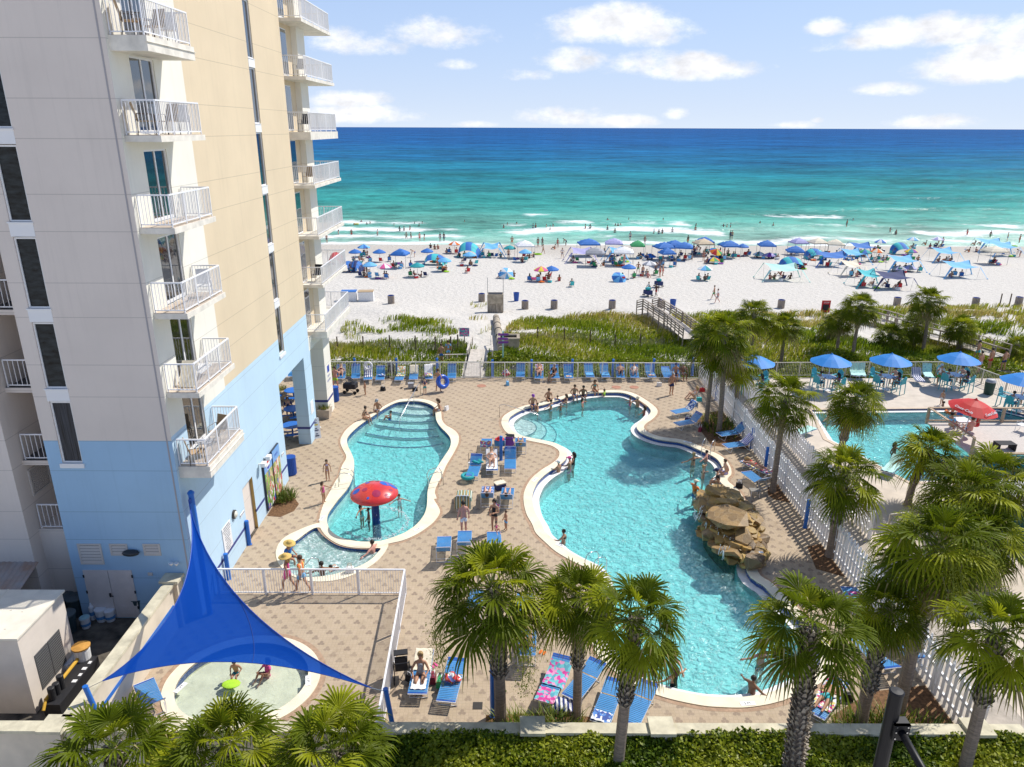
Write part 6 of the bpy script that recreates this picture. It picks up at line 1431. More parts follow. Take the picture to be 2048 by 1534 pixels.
towel(low[13], -.6, .9, .66, T_PINK, 'magenta printed towel beside the plank fence'); towel(low[10], -.95, -.5, .6, T_BLUP, 'blue printed towel at the foot of the left empty lounger'); towel(low[14], -.6, .9, .66, T_FLOR, 'printed towel under the man in blue shorts')
bundle(on(low[7], 0, .0, .385), T_RED, 'red and white bundle of towels on a flat lounger', .26); bundle(on(row[5], .1, -.2, .385), T_BLUP, 'dark clothes heaped on the lounger right of the life ring', .2); bundle(on(row[8], -.05, -.45, .385), T_FLOR, 'white and purple towels heaped by the ring man', .3); bundle(on(mid[3], .1, .55, .42), cl('teal'), 'blue towel heap by the white cooler', .25)
bundle(PZ(*E_(1125, 520)), T_BW, 'blue and white striped beach bag below the printed lounger', .36); bundle(PZ(*B_(125, 285)), T_RED, 'red and white carrier bag by the fence right of the gate', .3, name='carrier_bag', cat='bag', sc3=(1, .8, .8))
# blue posts with lights, bollards, ring
BLUE = mat('post_blue', (.015, .15, .55), .35, spec=.5); BLUED = mat('post_royal_blue', (.012, .08, .38), .4)
def post(p, h, r, label, m=BLUE, name='bollard', cat='bollard', g=None):
    t = thing(name, label, cat, p, 0, g); s = MB(); s.lathe([(r*1.25, 0), (r*1.25, .02), (r, .03), (r, h-.1)], 16); s.build('tube', m, t); s = MB(); s.lathe([(r*1.02, h-.1), (r*1.06, h-.08), (r*1.0, h-.02), (r*.5, h)], 16); s.build('cap', m, t); return t
for px, py, h, lab in [(499, 1089, 1.25, 'blue bollard beside the ochre doorway'), (458, 1158, 1.25, 'blue bollard at the hotel corner by the wading fence'), (1610, 1055, 1.5, 'blue bollard standing before the plank fence near the waterfall'), (1530, 940, 1.4, 'blue bollard behind the face down sunbather'), (1503, 896, 1.3, 'blue bollard beside the violet striped towel'),
        (986, 1432, 2.35, 'tall blue post hidden partly by the flowering palm trunk'), (1002, 920, 1.5, 'blue bollard between the loungers of the red hat group'), (711, 752, 1.45, 'blue post at the fence above the stroller'), (794, 752, 1.45, 'blue post at the fence beside the yellow printed towel'), (985, 755, 1.45, 'blue post at the fence next to the gate'), (1063, 755, 1.45, 'blue post at the fence right of the red carrier bag'),
        (1144, 754, 1.45, 'blue post at the fence between bare loungers'), (1225, 754, 1.45, 'blue post at the fence between paired and occupied loungers'), (1306, 753, 1.45, 'blue post at the fence behind the lone lounger'), (1384, 751, 1.45, 'blue post at the corner of fence and planks'), (875, 752, 1.45, 'blue post at the fence behind the man with the ring'), (1432, 800, 1.5, 'blue bollard behind the trio of palm trunks')]:
    post(PZ(px, py), h, .09, lab)
for px, py, lab in [(670, 802, 'royal blue bin in front of the cream column'), (583, 948, 'royal blue ribbed bin at the wall beside the drinks machines')]:
    t = thing('rubbish_bin', lab, 'bin', PZ(px, py)); s = MB(); s.lathe([(.27, 0), (.29, .04), (.29, .98), (.31, 1.0), (.31, 1.05), (.24, 1.05)], 20); s.build('drum', BLUED, t)
    s = MB()
    for k in range(20): a = k*.314; s.box((.285*math.cos(a)-.012, .285*math.sin(a)-.012, .05), (.285*math.cos(a)+.012, .285*math.sin(a)+.012, .97))
    s.build('rib', BLUED, t)
t = thing('life_ring', 'white life ring hung on the beach side fence', 'life ring', PZ(738.5, 757)+Vector((0, -.12, 1.05))); t.rotation_euler = (R(90), 0, 0)
s = MB(); s.tube([(.28*math.cos(a), .28*math.sin(a), 0) for a in np.linspace(0, 6.283, 24, endpoint=False)], .085, 8, closed=True); s.build('ring', cl('white'), t, smooth=True)
# pool rails and ladders
STEEL = mat('stainless_steel', (.62, .62, .62), .22, metal=1.0)
def ladder(label, p, rz, down=.9):
    t = thing('pool_ladder', label, 'pool ladder', p, rz); s_ = .26
    for sx in (-s_, s_):
        s = MB(); s.tube([(sx, -.62, 0), (sx, -.62, .55), (sx, -.5, .78), (sx, -.3, .82), (sx, .05, .72), (sx, .16, .5), (sx, .17, -down)], .02, 8); s.build('rail', STEEL, t, smooth=True)
    for k in range(3): s = MB(); s.bar((-s_, .17, -.2-.25*k), (s_, .17, -.2-.25*k), .09, .02); s.build('step', STEEL, t)
    s = MB(); s.tube([(-s_, -.62, .3), (s_, -.62, .3)], .014, 6); s.build('crossbar', STEEL, t)
pa = PZ(*A_(655, 1165)); ladder('steel ladder on the left edge of the kids pool by the two girls', pa, facing(pa, PZ(*A_(900, 1150)))); pa = PZ(*A_(1300, 1165)); ladder('steel ladder on the right edge of the kids pool', pa, facing(pa, PZ(*A_(1000, 1200))))
pa = PZ(*D_(1225, 335)); ladder('steel ladder on the big pool edge above the near palms', pa, facing(pa, PZ(1330, 1080))); pa = PZ(1413, 908); ladder('steel ladder at the right edge of the big pool', pa, facing(pa, PZ(1380, 945)))
def handrail(label, pts): t = thing('handrail', label, 'handrail', pts[0]); s = MB(); s.tube([Vector(p)-Vector(pts[0]) for p in pts], .021, 8); s.build('tube', STEEL, t, smooth=True); return t
p0 = PZ(*A_(1215, 440)); p1 = PZ(*A_(1045, 775), -.8); d = Vector((p1.x-p0.x, p1.y-p0.y, 0)); pm = [p0, p0+Vector((0, 0, .85)), p0+d*.1+Vector((0, 0, .95)), p0+d*.93+Vector((0, 0, .3)), p0+d*.98+Vector((0, 0, .0)), p0+d*.98+Vector((0, 0, -.7))]
h_ = handrail('long sloping steel handrail down the steps of the kids pool', pm)
for k in (.32, .68): s = MB(); q = d*k; s.tube([q+Vector((0, 0, -.5)), q+Vector((0, 0, .95-.72*k))], .018, 6); s.build('upright', STEEL, h_)
a_ = PZ(*B_(75, 610)); b_ = PZ(*B_(402, 690), -.4); d = Vector((b_.x-a_.x, b_.y-a_.y, 0)); handrail('steel handrail at the corner steps of the big pool', [a_+Vector((0, 0, 0)), a_+Vector((0, 0, .85)), a_+d*.12+Vector((0, 0, .95)), a_+d*.9+Vector((0, 0, .5)), a_+d+Vector((0, 0, .2)), a_+d+Vector((0, 0, -.6))])
a_ = PZ(*C_(640, 770)); handrail('curved steel grab rail at the spa edge', [a_+Vector((-.3, -.3, 0)), a_+Vector((-.25, -.25, .6)), a_+Vector((.0, .05, .82)), a_+Vector((.22, .3, .6)), a_+Vector((.25, .34, -.4))])
# mushroom fountain
mp_ = PZ(*A_(858, 1475), -.14); t = thing('mushroom_fountain', 'red mushroom fountain with blue spots standing in the kids pool', 'fountain', Vector((mp_.x, mp_.y, -1.1)))
RED = mat('mushroom_red', (.62, .035, .03), .3, var=.15, vscale=1.5, spec=.5, coat=.4)
CZ = PY(749, 985, mp_.y).z+1.1
s = MB(); s.lathe([(.22, 0), (.2, 1.0), (.17, CZ-.1)], 18); s.build('stem', mat('stem_navy', (.01, .04, .18), .3, var=.4, vscale=8), t, smooth=True)
prof = [(.1, -.12), (1.28, -.16), (1.36, -.10), (1.34, .0), (1.15, .14), (.8, .3), (.4, .4), (.02, .43)]
s = MB(); s.lathe([(r_, z_+CZ) for r_, z_ in prof], 40, cap=False); cap_ = s.build('cap', RED, t, smooth=True); cap_.scale = (.84, .84, 1)
def capz(r_):
    for (r0, z0), (r1, z1) in zip(prof[3:], prof[4:]):
        if r1 <= r_ <= r0: return z0+(z1-z0)*(r0-r_)/(r0-r1)
    return .43
for a_deg, rr, sz, c in [(35, .72, .33, 'b'), (140, .55, .14, 'b'), (200, 1.0, .21, 'b'), (165, 1.1, .17, 'b'), (262, 1.08, .075, 'b'), (20, 1.12, .2, 'b'), (225, .62, .16, 'm'), (290, .8, .24, 'm'), (115, .88, .2, 'm'), (82, .62, .12, 'd'), (320, 1.12, .14, 'm'), (350, 1.0, .1, 'm')]:
    a = R(a_deg); cx, cy = rr*math.cos(a), rr*math.sin(a); pts = []
    for k in range(20): x = cx+sz*math.cos(k*.314); y = cy+sz*math.sin(k*.314); r_ = min(1.33, math.hypot(x, y)); q = r_/max(1e-6, math.hypot(x, y)); pts.append((x*q, y*q, CZ+capz(r_)+.008))
    s = MB(); s.add(pts+[(cx, cy, CZ+capz(rr)+.012)], [(k, (k+1) % 20, 20) for k in range(20)]); s.build('spot', mat({'b': 'spot_blue', 'm': 'spot_crimson', 'd': 'spot_dark'}[c], {'b': (.02, .11, .5), 'm': (.36, .03, .09), 'd': (.12, .02, .03)}[c], .3), cap_)
# falling water ring
s = MB(); r_ = random.Random(2)
for k in range(520):
    a = r_.uniform(-2.6, 1.9); rr = 1.5+r_.gauss(0, .06); z = r_.uniform(-.06, .02) if r_.random() < .75 else r_.uniform(0, 1.2); w = r_.uniform(.015, .04); ln = .02 if z < .03 else r_.uniform(.05, .14)
    c = (rr*math.cos(a) if z < .03 else 1.34*math.cos(a), rr*math.sin(a) if z < .03 else 1.34*math.sin(a), z+.97); s.ico(c, w*(.8 if z < .03 else .35), sub=1, sc3=(1.3, 1.3, .5) if z < .03 else (1, 1, 4))
s.build('falling_water', mat('water_spray', (.85, .9, .92), .2, trans=.3), t)
# shade sail
SAIL = bpy.data.materials.new('blue_sail'); SAIL.use_nodes = True; nt = SAIL.node_tree; b = nt.nodes['Principled BSDF']; b.inputs['Base Color'].default_value = (.003, .072, .46, 1); b.inputs['Roughness'].default_value = .6; b.inputs['Specular IOR Level'].default_value = .1
tr = N(nt, 'ShaderNodeBsdfTranslucent'); tr.inputs['Color'].default_value = (.005, .08, .52, 1); tp = N(nt, 'ShaderNodeBsdfTransparent'); tp.inputs['Color'].default_value = (.12, .3, .8, 1)
m1 = N(nt, 'ShaderNodeMixShader', inp={0: .3}); m2 = N(nt, 'ShaderNodeMixShader', inp={0: .14}); L(nt, b.outputs[0], m1.inputs[1]); L(nt, tr.outputs[0], m1.inputs[2]); L(nt, m1.outputs[0], m2.inputs[1]); L(nt, tp.outputs[0], m2.inputs[2]); L(nt, m2.outputs[0], nt.nodes['Material Output'].inputs['Surface'])
cT = PX_ = Vector((-11.7, 23.9, PY(377, 1000, 23.9).z)); cL = PY(205, 1362, 17.6); cR = PY(743, 1376, 17.5)
cT.x = PY(377, 1000, 23.9).x
t = thing('shade_sail', 'large triangular royal blue shade sail stretched above the wading pool', 'shade sail', cL)
n = 22
def edgep(a, b_, c, t_, sag):
    p = a.lerp(b_, t_); mid_ = (a+b_+c)/3; v = (c-p); v = (mid_-(a+b_)/2); return p+v*(4*t_*(1-t_))*sag
def sailp(u, v, w):
    p = cT*u+cL*v+cR*w
    gC = (cT+cL+cR)/3
    for a, b_, t1, t2, sag in ((cT, cL, u, v, .52), (cL, cR, v, w, .36), (cR, cT, w, u, .66)):
        q = t1+t2
        if q > 1e-6: p = p+(gC-(a+b_)/2)*(4*t1*t2/(q*q))*sag*q**5*.85
    p.z -= .25*27*u*v*w*.35
    return p
s = MB(); idx = {}
for i in range(n+1):
    for j in range(n+1-i): idx[i, j] = len(s.v); s.v.append(tuple(sailp(i/n, j/n, (n-i-j)/n)-cL))
for i in range(n):
    for j in range(n-i):
        s.f.append((idx[i, j], idx[i+1, j], idx[i, j+1])); s.m.append(0)
        if i+j < n-1: s.f.append((idx[i+1, j], idx[i+1, j+1], idx[i, j+1])); s.m.append(0)
s.build('fabric', SAIL, t, smooth=True)
s = MB(); seam = lambda a0, a1: [sailp(*(Vector(a0).lerp(Vector(a1), k/10)))-cL+Vector((0, 0, .006)) for k in range(11)]
s.tube(seam((0, .42, .58), (.55, 0, .45)), .008, 4); s.tube(seam((0, .1, .9), (.1, 0, .9)), .008, 4); s.build('seam', mat('sail_seam', (.004, .04, .25), .6), t)
for nm, pts in (('edge_cord', [(0, 1-k/20, k/20) for k in range(21)]), ('edge_cord', [(k/20, 0, 1-k/20) for k in range(21)]), ('edge_cord', [(k/20, 1-k/20, 0) for k in range(21)])):
    s = MB(); s.tube([sailp(*q)-cL for q in pts], .015, 5); s.build(nm, mat('sail_cord', (.008, .07, .4), .5), t)
s = MB(); s.tube([(0, 0, 0), PY(172, 1378, 17.25)-cL], .012, 5); s.tube([cR-cL, PY(771, 1383, 17.3)-cL], .012, 5); s.build('tension_cable', STEEL, t)
for (tx, ty), (bx, by), lab in (((170.6, 1374), (201, 1442), 'slanting blue sail post by the yard wall'), ((771, 1379), (784, 1445), 'slanting blue sail post at the near end of the wading fence')):
    a = PY(tx, ty, 17.25); q = PY(bx, by, 17.25); q = a+(q-a)*(a.z/(a.z-q.z)); s = MB(); s.tube([(0, 0, 0), a-q], .075, 14); s.lathe([(.08, 0), (.078, .03)], 14, c=a-q); o = s.build('sail_post', BLUE); o.location = q; tag(o, lab, 'post')
q = Vector((-11.78, 23.95, 0)); t = thing('sail_mast', 'blue mast on the hotel corner holding the sail peak', 'post', q); s = MB(); s.tube([(0, 0, 0), (0, 0, 5.25)], .1, 14); s.build('tube', BLUE, t); s = MB(); s.lathe([(.12, 5.25), (.13, 5.32), (.06, 5.4)], 14); s.build('cap', BLUE, t); s = MB(); s.tube([(0, 0, 5.05), cT-q], .02, 6); s.box((-.03, -.18, 4.95), (.03, 0, 5.15)); s.build('bracket', BLUED, t)

# ================================================================== ROCK WATERFALL
t = thing('rock_waterfall', 'ochre stone waterfall mound at the right edge of the big pool', 'waterfall', PZ(*K_(620, 560))); o = t.location.copy()
def rockmat(name, col):
    m = bpy.data.materials.new(name); m.use_nodes = True; nt = m.node_tree; b = nt.nodes['Principled BSDF']; b.inputs['Roughness'].default_value = .55
    g = N(nt, 'ShaderNodeNewGeometry'); v = N(nt, 'ShaderNodeTexVoronoi', inp={'Scale': 2.4}); L(nt, g.outputs['Position'], v.inputs['Vector']); ve = N(nt, 'ShaderNodeTexVoronoi', feature='DISTANCE_TO_EDGE', inp={'Scale': 2.4}); L(nt, g.outputs['Position'], ve.inputs['Vector'])
    n1 = N(nt, 'ShaderNodeTexNoise', inp={'Scale': 3.5, 'Detail': 9.0, 'Roughness': .7}); L(nt, g.outputs['Position'], n1.inputs['Vector'])
    sx = N(nt, 'ShaderNodeSeparateColor'); L(nt, v.outputs['Color'], sx.inputs[0])
    c = MIXC(nt, sx.outputs[0], tuple(x*.5 for x in col), col); c = MIXC(nt, MATH(nt, 'MULTIPLY', n1.outputs['Fac'], .75), c, (.07, .045, .025))
    ed = N(nt, 'ShaderNodeMapRange', inp={'From Min': .0, 'From Max': .035, 'To Min': .5, 'To Max': 0}); L(nt, ve.outputs['Distance'], ed.inputs['Value']); c = MIXC(nt, ed.outputs[0], c, (.42, .32, .18)); L(nt, c, b.inputs['Base Color'])
    bp = N(nt, 'ShaderNodeBump', inp={'Strength': .7, 'Distance': .06}); L(nt, n1.outputs['Fac'], bp.inputs['Height']); L(nt, bp.outputs[0], b.inputs['Normal']); return m
ROCKS = [rockmat('ochre_stone', (.70, .42, .10)), rockmat('brown_stone', (.50, .31, .11)), rockmat('dark_stone', (.30, .19, .09)), rockmat('yellow_stone', (.76, .50, .13))]
def rock(p, sx, sy, sz, mi, seed, tilt=(0, 0, 0)):
    r_ = random.Random(seed); bm = bmesh.new()
    for _ in range(22):
        a = r_.uniform(0, 6.28); q = r_.uniform(.75, 1); bm.verts.new((math.cos(a)*q*sx, math.sin(a)*q*sy, r_.choice((-1, 1))*sz*r_.uniform(.6, 1)))
    bmesh.ops.convex_hull(bm, input=bm.verts); bmesh.ops.delete(bm, geom=[v for v in bm.verts if not v.link_faces], context='VERTS')
    me = bpy.data.meshes.new('boulder'); bm.to_mesh(me); bm.free(); me.materials.append(ROCKS[mi]); q = obj('boulder', me, t); q.location = Vector(p)-o; q.rotation_euler = tilt; return q
outl = [K_(*p) for p in [(290, 420), (300, 580), (360, 680), (440, 770), (520, 850), (610, 915), (710, 970), (800, 1030), (890, 1000), (930, 920), (935, 800), (930, 690), (920, 590), (880, 500), (830, 400), (740, 330), (640, 260), (520, 210), (420, 200), (330, 270), (290, 330)]]
O = [PZ(*p) for p in outl]; cen = sum(O, Vector())/len(O); k = 0
for lvl, (f, z, n) in enumerate(((1.0, .08, 34), (.9, .24, 30), (.78, .42, 26), (.64, .58, 20), (.48, .74, 14))):
    per = [cen+(p-cen)*f for p in O]
    for i in range(n):
        u = i/n*len(per); a = per[int(u) % len(per)].lerp(per[(int(u)+1) % len(per)], u % 1); s_ = rnd.uniform(.26, .58); d = cen-a; rz = math.atan2(d.y, d.x)
        rock(a+d.normalized()*.22+Vector((0, 0, z+rnd.uniform(-.07, .1))), s_*1.2, s_*.8, rnd.uniform(.07, .15), rnd.choice([0, 0, 0, 1, 2, 3, 3]), 100+k, (rnd.uniform(-.2, .2), rnd.uniform(-.3, .2), rz+rnd.uniform(-.6, .6))); k += 1
tp = PZ(*K_(610, 470), 1.05); rock(tp, 1.05, 1.25, .13, 1, 7, (R(-4), R(-9), .3)); rock(PZ(*K_(500, 240), .85), .95, .36, .14, 0, 8, (.1, .1, -.55)); rock(PZ(*K_(330, 380), .45), .45, .8, .15, 0, 9, (.1, -.2, .1)); rock(PZ(*K_(660, 640), .6), .75, .3, .1, 3, 10, (-.2, 0, .05)); rock(PZ(*K_(870, 930), .4), .5, .45, .3, 2, 11, (0, 0, .2)); rock(PZ(*K_(600, 830), .35), .8, .5, .12, 1, 13, (-.25, -.1, -.5)); rock(PZ(*K_(850, 480), .55), .5, .75, .16, 1, 14, (.1, .25, .3)); rock(PZ(*K_(430, 640), .35), .6, .45, .14, 1, 15, (-.1, -.3, .5)); rock(PZ(*K_(580, 330), 1.0), .6, .35, .12, 0, 12, (0, 0, -.2))
s = MB(); s.prism([(p.x-o.x, p.y-o.y) for p in offset(ccw([Vector((p.x, p.y)) for p in O]), -.25)], -1.2, .42); s.v = [(x*(1-.3*max(0, z)), y*(1-.3*max(0, z)), z) for x, y, z in s.v]; s.build('core', ROCKS[2], t)
s = MB(); r_ = random.Random(5)
for k in range(60):
    px, py = r_.choice([(420, 480), (600, 660), (300, 420), (560, 790), (500, 600)]); p = PZ(*K_(px+r_.gauss(0, 35), py+r_.gauss(0, 35)), .62)-o; s.bar(p, p+Vector((r_.gauss(-.05, .04), r_.gauss(-.03, .04), -r_.uniform(.12, .4))), .025, .02)
s.build('trickling_water', mat('water_spray', (.85, .9, .92)), t)
s = MB(); s.box((-.09, -.06, 0), (.09, .06, .02)); q = s.build('plaque', SIGN, t); q.location = PZ(*K_(930, 842), .75)-o
# ================================================================== PEOPLE ROUND THE POOLS
WLV = -.22
def at_(px, py, z=0.0): return PZ(px, py, z)
def man(px, py, rzdeg, pose, skin, wear, label, hair='dark', z=0.0, sc_=1.0, **k): return person(at_(px, py, z), R(rzdeg), pose, skin, wear, label, hair, scale=sc_, **k)
def swimmer(px, py, rzdeg, skin, wear, label, hair='dark', pose='arms', sc_=1.0, dep=.98, **k): p = PZ(px, py, WLV); p.z = WLV-dep*sc_; return person(p, R(rzdeg), pose, skin, wear, label, hair, scale=sc_, **k)
LH = ('long_hair', 'brown'); LD = ('long_hair', 'dark'); LB = ('long_hair', 'blond'); BD = ('hair_bun', 'dark')
man(757, 822, 165, 'edge', 'tan', SH('white')+[('cap', 'grey')], 'man in grey cap and white shorts sitting on the kids pool rim'); man(728, 838, 250, 'edge', 'tan', BI('black'), 'woman in black bikini sitting on the left kids pool rim', BD)
man(880, 822, 110, 'edge', 'tan', SH('grey'), 'long haired person sitting on the right rim of the kids pool', LH); swimmer(781, 839, 100, 'tan', SH('blue'), 'boy sitting on the shallow pool steps', sc_=.75, pose='sand', dep=.1)
man(656, 961, 190, 'stand', 'tan', BI('lavender'), 'little girl in lilac swimsuit walking beside the hotel side ladder', LH, sc_=.72); man(648, 1006, 250, 'reach', 'tan', OP('pink'), 'little girl in pink swimsuit near the kids pool edge', LH, sc_=.70)
swimmer(723, 1030, 240, 'tan', OP('teal'), 'girl in teal beneath the mushroom fountain', LD, sc_=.8); swimmer(738, 1040, 100, 'brown', SH('black'), 'child bent under the mushroom fountain spray', sc_=.75, dep=.85); swimmer(799, 1008, 200, 'fair', OP('white'), 'girl in white right of the mushroom fountain', LH, sc_=.75)
man(928, 1068, 20, 'stand', 'pink', SH('white'), 'man in white shorts seen from behind beside the green towel'); man(989, 1064, 160, 'carry', 'tan', OP('black'), 'woman in black swimsuit carrying a child', BD); man(993, 1062, 200, 'sand', 'fair', OP('pink'), 'baby in pink held by the woman in black', sc_=.5, z=1.0); man(1012, 1060, 120, 'reach', 'tan', SH('sky'), 'toddler in sky blue shorts beside the mother in black', 'brown', sc_=.6)
person(on(mid[4], 0, 0, 0), mid[4][1], 'recline', 'fair', BI('white'), 'woman in white bikini lying on a lounger between the pools', LB); person(on(mid[2]), mid[2][1], 'lounge', 'tan', BI('white'), 'person reading on a lounger behind the stroller', LB); person(on(mid[7]), mid[7][1], 'lounge', 'fair', BI('navy'), 'sunbather with feet up on the printed towel lounger', LH); person(on(mid[8]), mid[8][1], 'lounge', 'fair', SH('grey'), 'sunbather on the lounger beside the colourful ball')
person(on(low[5]), low[5][1], 'recline', 'tan', BI('sky'), 'sunbather with raised knees on the lounger by the palm trunk', LD); person(on(low[6], 0, -.1, -.03), low[6][1]+R(180), 'chair', 'tan', OP('grey'), 'person with straw hat sitting on the lower left lounger', LB); person(on(low[14]), low[14][1], 'supine', 'tan', SH('turquoise'), 'man in turquoise shorts lying near the wall', 'brown')
person(on(far_side[4]), far_side[4][1]+math.pi, 'prone', 'fair', BI('red'), 'face down sunbather in red by the plank fence', LB)
man(672, 778, 170, 'hips', 'pink', SH('lime'), 'shirtless man in lime shorts by the cream column'); person(on(row[2], 0, -.1), row[2][1], 'recline', 'fair', BI('maroon'), 'woman in maroon bikini on the lounger behind the stroller', LB); man(731, 790, 120, 'stand', 'tan', SH('khaki'), 'toddler in khaki shorts beside the black stroller', 'brown', sc_=.62)
man(877, 783, 330, 'hips', 'tan', SH('navy'), 'woman with a blue swim ring under her arm by the fence', ('hair_bun', 'brown'), fem=True); man(850, 789, 200, 'carry', 'fair', [('shirt', 'navy'), ('shorts', 'teal')], 'child in navy rash shirt beside the blue ring', 'brown', sc_=.72)
for px, py, c, lab in [(883, 727, 'blue', 'shirtless man in blue shorts behind the fence on the beach path'), (897, 720, 'sky', 'person with a sky blue shirt behind the fence on the beach path')]: person(PT(px, py), R(10), 'stand', 'tan', SH(c) if c == 'blue' else [('shirt', 'sky'), ('shorts', 'sky')], lab, 'brown')
# spa
man(576, 1117, 250, 'edge', 'tan', [('shirt', 'blue'), ('shorts', 'navy'), ('sun_hat', 'straw')], 'person in blue shirt and straw hat on the spa rim', 'brown'); man(579, 1182, 80, 'walk', 'tan', [('dress', 'pink'), ('sun_hat', 'straw')], 'woman in straw hat and pink dress walking past the spa', LB)
t_ = man(607, 1184, 70, 'walk', 'tan', SH('sky')+[('shirt', T_MULTI)], 'boy wrapped in a rainbow striped towel walking past the spa', 'brown')
for px, py, rz, sk, lab, sc_ in [(645, 1152, 20, 'brown', 'dark haired man seated in the spa water', 1), (746, 1108, 70, 'pink', 'sunburnt man leaning at the right end of the spa', 1)]: swimmer(px, py, rz, sk, SH('black'), lab, sc_=sc_, pose='arms', dep=1.02)
swimmer(690, 1142, 80, 'fair', [('shirt', 'white'), ('shorts', 'grey')], 'child in white floating in the spa foam', pose='swim', dep=.05, sc_=.85)
# wading pool under the sail
man(474, 1347, 180, 'edge', 'tan', SH('teal'), 'toddler sitting in the wading pool under the sail edge', sc_=.7, z=-.12); man(536, 1353, 150, 'sand', 'brown', [('one_piece', 'pink'), ('shirt', 'pink')], 'child in bright pink sitting in the wading pool', LD, sc_=.8, z=-.3)
s = MB(); s.ico((0, 0, 0), .3, sub=2, sc3=(1.1, .8, .12)); o_ = s.build('swim_float', cl('lime'), smooth=True); o_.location = PZ(462, 1368, -.07); tag(o_, 'lime green leaf shaped float on the wading pool', 'float')
# big pool: along the far rim
far = [(1065, 812, 190, 'edge', 'tan', SH('blue')+[('cap', 'purple')], 'man in purple cap seated on the far pool rim', 'dark', 1), (1096, 800, 200, 'edge', 'tan', SH('black'), 'shirtless man in black shorts on the far pool rim', 'dark', 1),
    (1148, 792, 190, 'edge', 'tan', SH('sky'), 'man in sky blue shorts seated on the far rim', 'brown', 1), (1166, 794, 180, 'edge', 'brown', SH('navy'), 'dark tanned man in navy shorts on the far rim', 'dark', 1), (1188, 782, 200, 'edge', 'tan', BI('teal'), 'person bending forward on top of the far rim', LH, 1)]
for px, py, rz, po, sk, we, lab, hr, sc_ in far: man(px, py, rz, po, sk, we, lab, hr, sc_=sc_)
for px, py, rz, sk, we, lab, hr, sc_ in [(1075, 822, 100, 'tan', SH('blue'), 'boy in the water before the man in purple cap', 'brown', .8), (1102, 818, 60, 'tan', BI('sky'), 'woman in sky blue bikini in the water by the far rim', BD, .9), (1115, 806, 150, 'tan', [('shirt', 'blue')], 'child in blue rash shirt at the far rim', 'dark', .75), (1121, 820, 220, 'brown', SH('teal'), 'small child in teal floating by the far rim', 'dark', .65),
        (1132, 806, 120, 'tan', BI('navy'), 'woman in navy bikini leaning at the far rim', LH, .9), (1165, 812, 250, 'tan', BI('pink'), 'girl in pink below the dark tanned man', LD, .8), (1208, 793, 60, 'tan', [('shirt', 'lime')], 'child in lime rash shirt with raised hand in the big pool', 'dark', .75), (1260, 810, 100, 'tan', OP('pink'), 'girl in pink swimsuit at the right of the far arc', BD, .8), (1275, 813, 150, 'tan', SH('teal')+[('cap', 'cream')], 'man in cream cap in the water at the right of the far arc', 'brown', 1), (1288, 830, 60, 'brown', OP('maroon'), 'woman in maroon swimsuit below the right arc', LD, .9),
        (1117, 944, 60, 'tan', SH('lime')+[('cap', 'white')], 'person in white cap and lime shorts hanging on the pool bend', 'grey', .95), (1139, 936, 70, 'tan', SH('pink')+[('cap', 'pink')], 'person in pink shorts hanging on the pool bend', 'brown', .95), (1147, 927, 80, 'brown', OP('black'), 'woman in black swimsuit at the pool bend', LD, .95),
        (1386, 929, 30, 'tan', BI('black'), 'woman in black bikini standing right of the ladder', ('hair_bun', 'blond'), 1), (1412, 922, 60, 'pink', SH('navy'), 'dark haired boy in the water under the ladder', 'dark', .9), (1405, 955, 250, 'fair', BI('black'), 'woman shading her eyes near the waterfall', ('hair_bun', 'blond'), 1), (1389, 985, 290, 'tan', [('shirt', 'orange'), ('shorts', 'blue'), ('cap', 'cream')], 'man in orange shirt in the water beside the waterfall', 'grey', 1),
        (1127, 1086, 60, 'tan', BI('black'), 'woman with dark bun leaning on the left pool edge', BD, .95), (1283, 1350, 250, 'tan', OP('maroon'), 'person leaning on the pool edge behind the leaning palm trunk', LD, .95), (1347, 1332, 120, 'fair', BI('grey'), 'woman with tied dark hair in the near end of the pool', LD, 1), (1348, 1368, 30, 'tan', OP('black'), 'brown haired woman in black at the near pool edge', LH, 1), (1503, 1386, 300, 'brown', SH('black'), 'dark haired swimmer splashing at the near pool edge', 'dark', .95), (1521, 1326, 20, 'pink', SH('navy'), 'swimmer hidden partly by the broad palm fans', 'dark', 1)]:
    swimmer(px, py, rz, sk, we, lab, hr, sc_=sc_, pose='wave' if 'raised' in lab or 'shading' in lab else 'reach' if 'hanging' in lab or 'leaning' in lab else 'arms')
man(1453, 948, 100, 'edge', 'fair', SH('lavender'), 'boy in lilac shorts sitting on the right pool rim', 'brown'); man(1437, 968, 80, 'edge', 'tan', [('shirt', 'black'), ('shorts', 'khaki'), ('cap', 'navy')], 'man in black shirt and navy cap on the rim above the rocks', 'dark')
man(1342, 790, 200, 'stand', 'tan', SH('navy')+[('cap', 'grey')], 'capped man in navy shorts standing on the deck near the fence'); man(1390, 797, 100, 'sand', 'fair', OP('white'), 'blond woman seated on the ground by the trio of palms', LB); bag(PZ(1398, 802), 'turquoise', 'turquoise beach bag beside the blond seated woman'); bag(PZ(1404, 783), 'red', 'red bag leaning on the plank fence')
person(on(row[11]), row[11][1], 'recline', 'fair', [('bikini_top', 'orange'), ('brief', 'orange')], 'sunbather in orange on a fence row lounger', LB); person(on(row[12], -.1, -.4), row[12][1]+R(140), 'chair', 'tan', [('shirt', 'black'), ('shorts', 'black')], 'man in black sitting sideways on a fence row lounger', 'grey'); person(on(row[16]), row[16][1], 'recline', 'tan', SH('navy'), 'man in navy shorts reclining before the fence', 'dark'); person(on(row[17]), row[17][1], 'recline', 'fair', [('dress', 'white')], 'woman in white reclining before the fence', LH)
